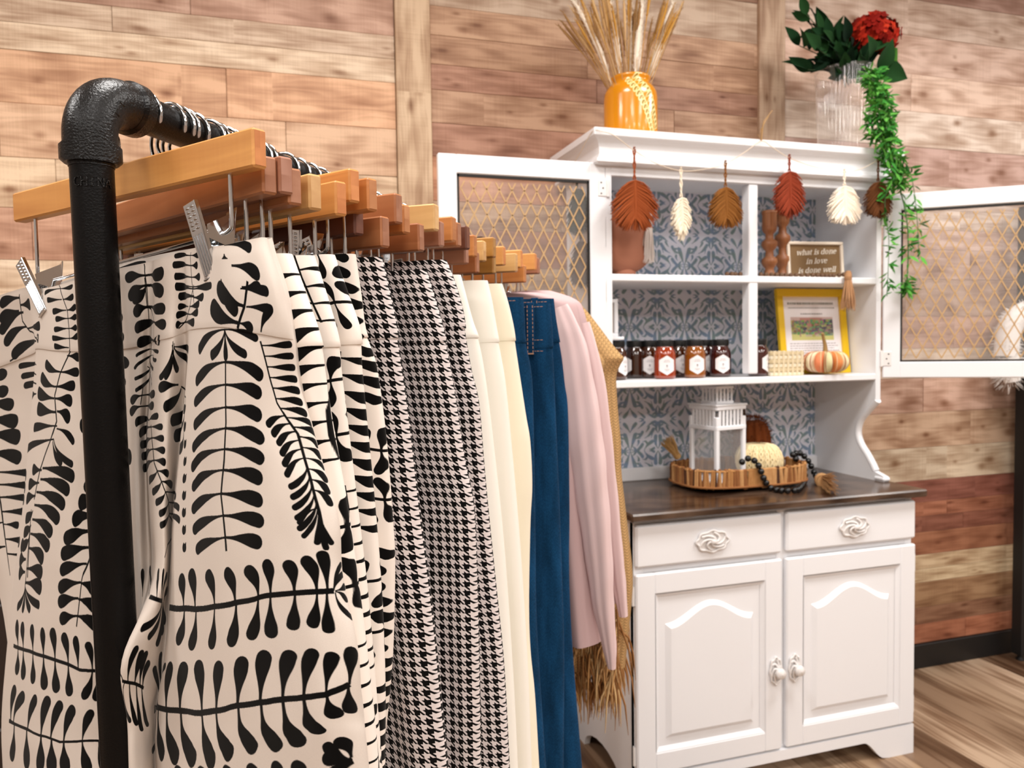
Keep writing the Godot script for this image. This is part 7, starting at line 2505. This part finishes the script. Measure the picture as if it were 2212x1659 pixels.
func counter_things() -> void:
	# oval tray of bark strips
	var tc: Vector3 = Vector3(0.525, 0.885, -0.285)
	var t := thing("bark_tray", "oval tray with sides of upright brown bark strips on the counter", "tray", tc)
	var ha := 0.222
	var hb := 0.135
	var oval := func(a: float, g: float) -> Vector3:
		var c := cos(a)
		var s := sin(a)
		return Vector3((ha + g) * signf(c) * pow(absf(c), 0.62), 0, (hb + g) * signf(s) * pow(absf(s), 0.62))
	var fl := MB.new()
	var po := PackedVector2Array()
	for k in 40:
		var p: Vector3 = oval.call(TAU * k / 40.0, -0.002)
		po.append(Vector2(p.x, p.z))
	prism(fl, po, -0.010, -0.003, Transform3D(Basis(Vector3(1, 0, 0), Vector3(0, 0, 1), Vector3(0, -1, 0)), Vector3.ZERO))
	part("tray_floor", fl, std(hexc(120, 84, 50), 0.8), t)
	rng.seed = 14
	var barks := [std(hexc(196, 146, 88), 0.85), std(hexc(158, 106, 58), 0.85), std(hexc(84, 50, 24), 0.85), std(hexc(214, 168, 112), 0.85)]
	for b in barks:
		b.albedo_texture = M.hwoods[1]
		b.uv1_scale = Vector3(4, 6, 1)
	var n := 124
	for k in n:
		var a := TAU * k / n
		var p: Vector3 = oval.call(a, 0.0)
		var p2: Vector3 = oval.call(a + TAU / n, 0.0)
		var d := (p2 - p)
		var m := MB.new()
		var bs := Basis(d.normalized(), Vector3.UP, d.normalized().cross(Vector3.UP))
		box(m, Vector3(0, 0.032 + rng.randf_range(-0.002, 0.003), rng.randf_range(-0.002, 0.002)), Vector3(d.length() * 1.12, 0.062 + rng.randf_range(-0.004, 0.004), 0.009), 0.003, bs * Basis(Vector3(0, 0, 1), rng.randf_range(-0.10, 0.10)), (p + p2) / 2)
		part("bark_strip", m, barks[[0, 1, 3, 0, 2, 1, 3][rng.randi() % 7]], t)
	for y in [0.006, 0.058]:
		var rp := []
		for k in 61:
			var q: Vector3 = oval.call(TAU * k / 60.0, 0.006 if y < 0.03 else 0.0)
			rp.append(q + Vector3(0, y, 0))
		var rm := MB.new()
		tube(rm, rp, 0.004, 6, false)
		part("rim_cord", rm, barks[0 if y > 0.03 else 1], t)
	# white lantern
	var lc: Vector3 = Vector3(0.449, 0.888, -0.29)
	var L := thing("white_lantern", "white metal lantern with glass panes and slotted top, in the tray", "lantern", lc)
	L.rotation.y = 0.20
	var s := 0.066
	var fm := MB.new()
	for x in [-1.0, 1.0]:
		for z in [-1.0, 1.0]:
			box(fm, Vector3(x * (s - 0.007), 0.115, z * (s - 0.007)), Vector3(0.014, 0.215, 0.014), 0.002)
	box(fm, Vector3(0, 0.006, 0), Vector3(2 * s + 0.006, 0.012, 2 * s + 0.006), 0.002)
	for e in [0.186, 0.252]:
		for x in [-1.0, 1.0]:
			box(fm, Vector3(x * (s - 0.004), e, 0), Vector3(0.010, 0.014, 2 * s), 0.002)
			box(fm, Vector3(0, e, x * (s - 0.004)), Vector3(2 * s, 0.014, 0.010), 0.002)
	box(fm, Vector3(0, 0.261, 0), Vector3(2 * s + 0.008, 0.006, 2 * s + 0.008), 0.002)
	part("frame", fm, M.white, L)
	for k in 7:
		var o := -s + 0.018 + k * (2 * s - 0.036) / 6.0
		for x in [-1.0, 1.0]:
			for a in 2:
				var sl := MB.new()
				if a == 0:
					box(sl, Vector3(o, 0.219, x * (s - 0.004)), Vector3(0.0095, 0.056, 0.004), 0.001)
				else:
					box(sl, Vector3(x * (s - 0.004), 0.219, o), Vector3(0.004, 0.056, 0.0095), 0.001)
				part("slat", sl, M.white, L)
	var up := MB.new()
	var u := 0.036
	for e in [0.268, 0.318]:
		box(up, Vector3(0, e, 0), Vector3(2 * u + 0.004, 0.009, 2 * u + 0.004), 0.001)
	for x in [-1.0, 1.0]:
		for k in 5:
			var o := -u + 0.004 + k * (2 * u - 0.008) / 4.0
			box(up, Vector3(o, 0.293, x * (u - 0.003)), Vector3(0.0085, 0.044, 0.004), 0.001)
			box(up, Vector3(x * (u - 0.003), 0.293, o), Vector3(0.004, 0.044, 0.0085), 0.001)
	part("chimney", up, M.white, L)
	for x in [-1.0, 1.0]:
		for a in 2:
			var pm := MB.new()
			box(pm, Vector3(x * (s - 0.008), 0.097, 0) if a == 0 else Vector3(0, 0.097, x * (s - 0.008)), Vector3(0.002, 0.165, 2 * s - 0.028) if a == 0 else Vector3(2 * s - 0.028, 0.165, 0.002))
			part("pane", pm, M.glass, L)
	# knitted pumpkins
	rng.seed = 31
	for k in 2:
		var pc: Vector3 = Vector3(0.598, 0.888, -0.27) if k == 0 else Vector3(0.640, 0.890, -0.370)
		var p := thing("knit_pumpkin" if k == 0 else "fuzzy_pumpkin", "round cream chunky knit pumpkin in the tray beside the lantern" if k == 0 else "tall fuzzy brown pumpkin standing behind the cream one", "pumpkin", pc)
		var m := MB.new()
		var r := 0.076 if k == 0 else 0.066
		var h := 0.130 if k == 0 else 0.205
		lathe(m, pumpkin_profile(r, h), 96, Transform3D.IDENTITY, 12, 0.14)
		var mat := cloth(hexc(238, 220, 176) if k == 0 else hexc(112, 58, 28))
		part("pumpkin_body", m, mat, p)
		var y := MB.new()
		if k == 0:
			for q in 24:
				var a := TAU * q / 24.0
				for s2 in [-1.0, 1.0]:
					var pts := []
					for i in 26:
						var f := i / 25.0
						var b := lerpf(-1.35, 1.35, f)
						var rr := r * pow(cos(b), 0.75) * (1.0 - 0.05 * pow(absf(cos(a * 6.0)), 6.0)) + 0.001
						var aa: float = a + s2 * 0.09 * absf(fposmod(f * 9.0, 1.0) - 0.5) * 2.0
						pts.append(Vector3(cos(aa) * rr, h * 0.5 + h * 0.5 * sin(b) * (1.0 - 0.18 * pow(absf(sin(b)), 6.0)), -sin(aa) * rr))
					tube(y, pts, 0.0034, 5, false)
			part("knit_yarn", y, mat, p)
		else:
			for q in 900:
				var a := rng.randf() * TAU
				var b := rng.randf_range(-1.2, 1.45)
				var rr := r * pow(cos(b), 0.75)
				var o := Vector3(cos(a) * rr, h * 0.5 + h * 0.5 * sin(b), -sin(a) * rr)
				var d := Vector3(cos(a) * cos(b), sin(b) * 0.6 + rng.randf_range(-0.5, 0.5), -sin(a) * cos(b)) + Vector3(rng.randf_range(-0.5, 0.5), 0, rng.randf_range(-0.5, 0.5))
				tube(y, [o - d * 0.004, o + d * 0.010], [0.0016, 0.0005], 3, false)
			tag(part("pile", y, mat, p), "", "", "", "stuff")
			var sm := MB.new()
			tube(sm, [Vector3(-0.03, h - 0.02, 0), Vector3(-0.035, h + 0.02, 0), Vector3(-0.04, h + 0.028, 0.004)], [0.008, 0.006, 0.006], 8)
			part("stem", sm, std(hexc(70, 48, 34), 0.9), p)
	# black beads with a jute tassel
	var bp := spline([Vector3(0.4643, 0.9683, -0.1700), Vector3(0.4834, 0.9819, -0.1500), Vector3(0.5047, 0.9557, -0.1360), Vector3(0.5157, 0.9228, -0.1320), Vector3(0.5431, 0.8855, -0.1291), Vector3(0.5578, 0.8855, -0.0718), Vector3(0.6148, 0.8855, -0.0829), Vector3(0.7439, 0.8862, -0.2200), Vector3(0.7617, 0.9284, -0.2500), Vector3(0.7259, 0.9612, -0.2600), Vector3(0.7678, 0.9665, -0.2750), Vector3(0.7985, 0.9379, -0.2700), Vector3(0.8118, 0.9029, -0.2600), Vector3(0.7921, 0.8855, -0.2143)], 10)
	var bg := thing("black_bead_garland", "string of shiny black beads draped over tray and counter", "bead garland", bp[0])
	var bead := SphereMesh.new()
	bead.radius = 0.0105
	bead.height = 0.021
	bead.radial_segments = 18
	bead.rings = 10
	var bm := std(hexc(14, 14, 15), 0.22)
	var acc := 1.0
	for k in range(0, bp.size()):
		if k > 0:
			acc += (bp[k] - bp[k - 1]).length()
		if acc > 0.0195:
			acc = 0.0
			put_mesh("bead", bead, bm, bg, Transform3D(Basis.IDENTITY, bp[k] - bg.position))
	tassel("jute_tassel", "thick tan jute tassel lying on dark counter near its right front edge", Vector3(0.7756, 0.8920, -0.1804), Vector3(-0.1180, -0.0070, 0.2267), 0.20, 0.048, hexc(196, 152, 104), 0.35)
	tassel("jute_tassel", "brushy tan tassel sticking up out of the tray's left end", Vector3(0.3422, 0.9618, -0.3600), Vector3(-0.55, 0.8, 0.0), 0.085, 0.026, hexc(186, 148, 96), 0.6)

func beyond() -> void:
	# black steel rack to the right of the hutch
	var z := -0.44
	var x := 2.005
	var t := thing("black_steel_rack", "black square tube rack standing against the wall at far right", "rack", Vector3(2.4, 0, z))
	for px in [x, x + 0.9]:
		for pz in [z, z + 0.42]:
			if pz > z and px < x + 0.5:
				continue
			var m := MB.new()
			box(m, Vector3(px, 0.96, pz), Vector3(0.05, 1.92 - 0.05, 0.05), 0.003)
			obj("post", m, M.black, t)
			var f := MB.new()
			lathe(f, [Vector2(0.016, 0.0), Vector2(0.018, 0.004), Vector2(0.012, 0.012), Vector2(0.010, 0.03)], 16, Transform3D(Basis.IDENTITY, Vector3(px, 0, pz)))
			obj("foot", f, M.black, t)
	for y in [0.10, 0.67, 0.775, 1.86]:
		var m := MB.new()
		box(m, Vector3(x + 0.45, y, z), Vector3(0.85, 0.036, 0.036), 0.003)
		obj("cross_bar", m, M.black, t)
	var br := MB.new()
	tube(br, [Vector3(x + 0.01, 0.13, z), Vector3(x + 0.35, 0.66, z)], 0.012, 8)
	obj("brace", br, M.black, t)
	var hg := MB.new()
	tube(hg, [Vector3(x, 1.60, z + 0.03), Vector3(x + 0.9, 1.60, z + 0.03)], 0.012, 12)
	obj("hanging_bar", hg, M.black, t)
	# fluffy white vest and navy garment hung there
	rng.seed = 88
	var fc: Vector3 = Vector3(1.9378, 1.3416, -0.4100)
	var fv := thing("fluffy_vest", "white fluffy vest hanging behind the right glass door", "vest", fc)
	var body := MB.new()
	var fur := MB.new()
	var pts := [Vector3(-0.075, -0.06, 0.0), Vector3(-0.06, 0.05, 0), Vector3(0.0, 0.11, 0), Vector3(0.10, 0.13, 0), Vector3(0.22, 0.12, 0)]
	var sp := spline(pts, 6)
	tube(body, sp, 0.045, 14)
	tube(body, [Vector3(-0.07, -0.06, 0), Vector3(-0.05, -0.16, 0.01)], [0.045, 0.03], 14)
	tube(body, [Vector3(0.22, 0.12, 0), Vector3(0.20, -0.25, 0)], 0.06, 14)
	for q in 900:
		var p: Vector3 = sp[rng.randi() % sp.size()] if q % 3 else Vector3(-0.07 + 0.02 * rng.randf(), -0.06 - 0.1 * rng.randf(), 0)
		var d := Vector3(rng.randf_range(-1, 1), rng.randf_range(-1, 1), rng.randf_range(-1, 1)).normalized()
		tube(fur, [p + d * 0.040, p + d * 0.062 + Vector3(0, -0.006, 0)], [0.0022, 0.0006], 3, false)
	var fm := cloth(hexc(240, 236, 232))
	part("vest_body", body, fm, fv)
	tag(part("pile", fur, fm, fv), "", "", "", "stuff")
	var hk := MB.new()
	tube(hk, [Vector3(0.10, 0.13, 0), Vector3(0.10, 0.27, 0.0), Vector3(0.115, 0.283, 0.0)], 0.003, 6)
	part("hanger_hook", hk, M.chrome, fv)
	var nv := thing("navy_top", "dark navy top hanging beside the white fluffy vest", "top", fc + Vector3(0.10, -0.04, 0.0))
	var nm := MB.new()
	var rows := []
	var vs := []
	for i in 14:
		var f := i / 13.0
		var row := []
		for k in 25:
			var a := TAU * k / 24.0
			var wx := 0.06 + 0.07 * minf(1.0, f * 3.0)
			row.append(Vector3(-cos(a) * wx, 0.09 - f * 0.55, sin(a) * (0.02 + 0.03 * f) * (1.0 + 0.25 * sin(a * 5.0)) + 0.075))
		rows.append(row)
		vs.append(f)
	var us := []
	for k in 25:
		us.append(k / 24.0)
	grid(nm, rows, us, vs)
	part("body", nm, cloth(hexc(22, 30, 52)), nv)
	# dark dresser behind the rack, only its corner shows
	var dz := thing("dark_dresser", "very dark brown wooden dresser standing at far left behind the rack", "dresser", Vector3(-2.03, 0, -0.1))
	var dmat := std(hexc(40, 27, 22), 0.5)
	var db := MB.new()
	box(db, Vector3(0, 0.46, 0), Vector3(1.12, 0.84, 0.50), 0.004)
	for sx in [-0.5, 0.5]:
		for sz in [-0.2, 0.2]:
			box(db, Vector3(sx, 0.02, sz), Vector3(0.05, 0.04, 0.05), 0.003)
	part("body", db, dmat, dz)
	var dt := MB.new()
	box(dt, Vector3(0, 0.89, 0), Vector3(1.16, 0.024, 0.54), 0.005)
	part("top", dt, dmat, dz)
	for r in 3:
		for c in 2:
			var dr := MB.new()
			box(dr, Vector3(-0.275 + c * 0.55, 0.20 + r * 0.26, 0.255), Vector3(0.52, 0.235, 0.018), 0.004)
			var o := part("drawer", dr, dmat, dz)
			var kn := MB.new()
			lathe(kn, [Vector2(0.006, 0), Vector2(0.006, 0.012), Vector2(0.014, 0.018), Vector2(0.012, 0.026), Vector2(0.0005, 0.028)], 14, Transform3D(Basis(Vector3(1, 0, 0), Vector3(0, 0, 1), Vector3(0, -1, 0)), Vector3(-0.275 + c * 0.55, 0.20 + r * 0.26, 0.263)))
			part("knob", kn, M.black, o)

func _ready() -> void:
	camera_and_light()
	make_materials()
	var e := 3.2
	var names := ["nearest the planked wall", "in the middle row", "in the row towards the shop front"]
	var cols := ["left", "centre left", "centre right", "right"]
	for r in 3:
		for c in 4:
			ceiling_panel(-2.6 + c * 1.75, 0.85 + r * 1.75, e * [1.15, 0.85, 1.2][r], "square white ceiling light panel %s, %s column" % [names[r], cols[c]])
	room()
	rack()
	rng.seed = 4
	hangers()
	garments()
	hutch()
	top_of_hutch()
	garland()
	shelf_things()
	counter_things()
	beyond()
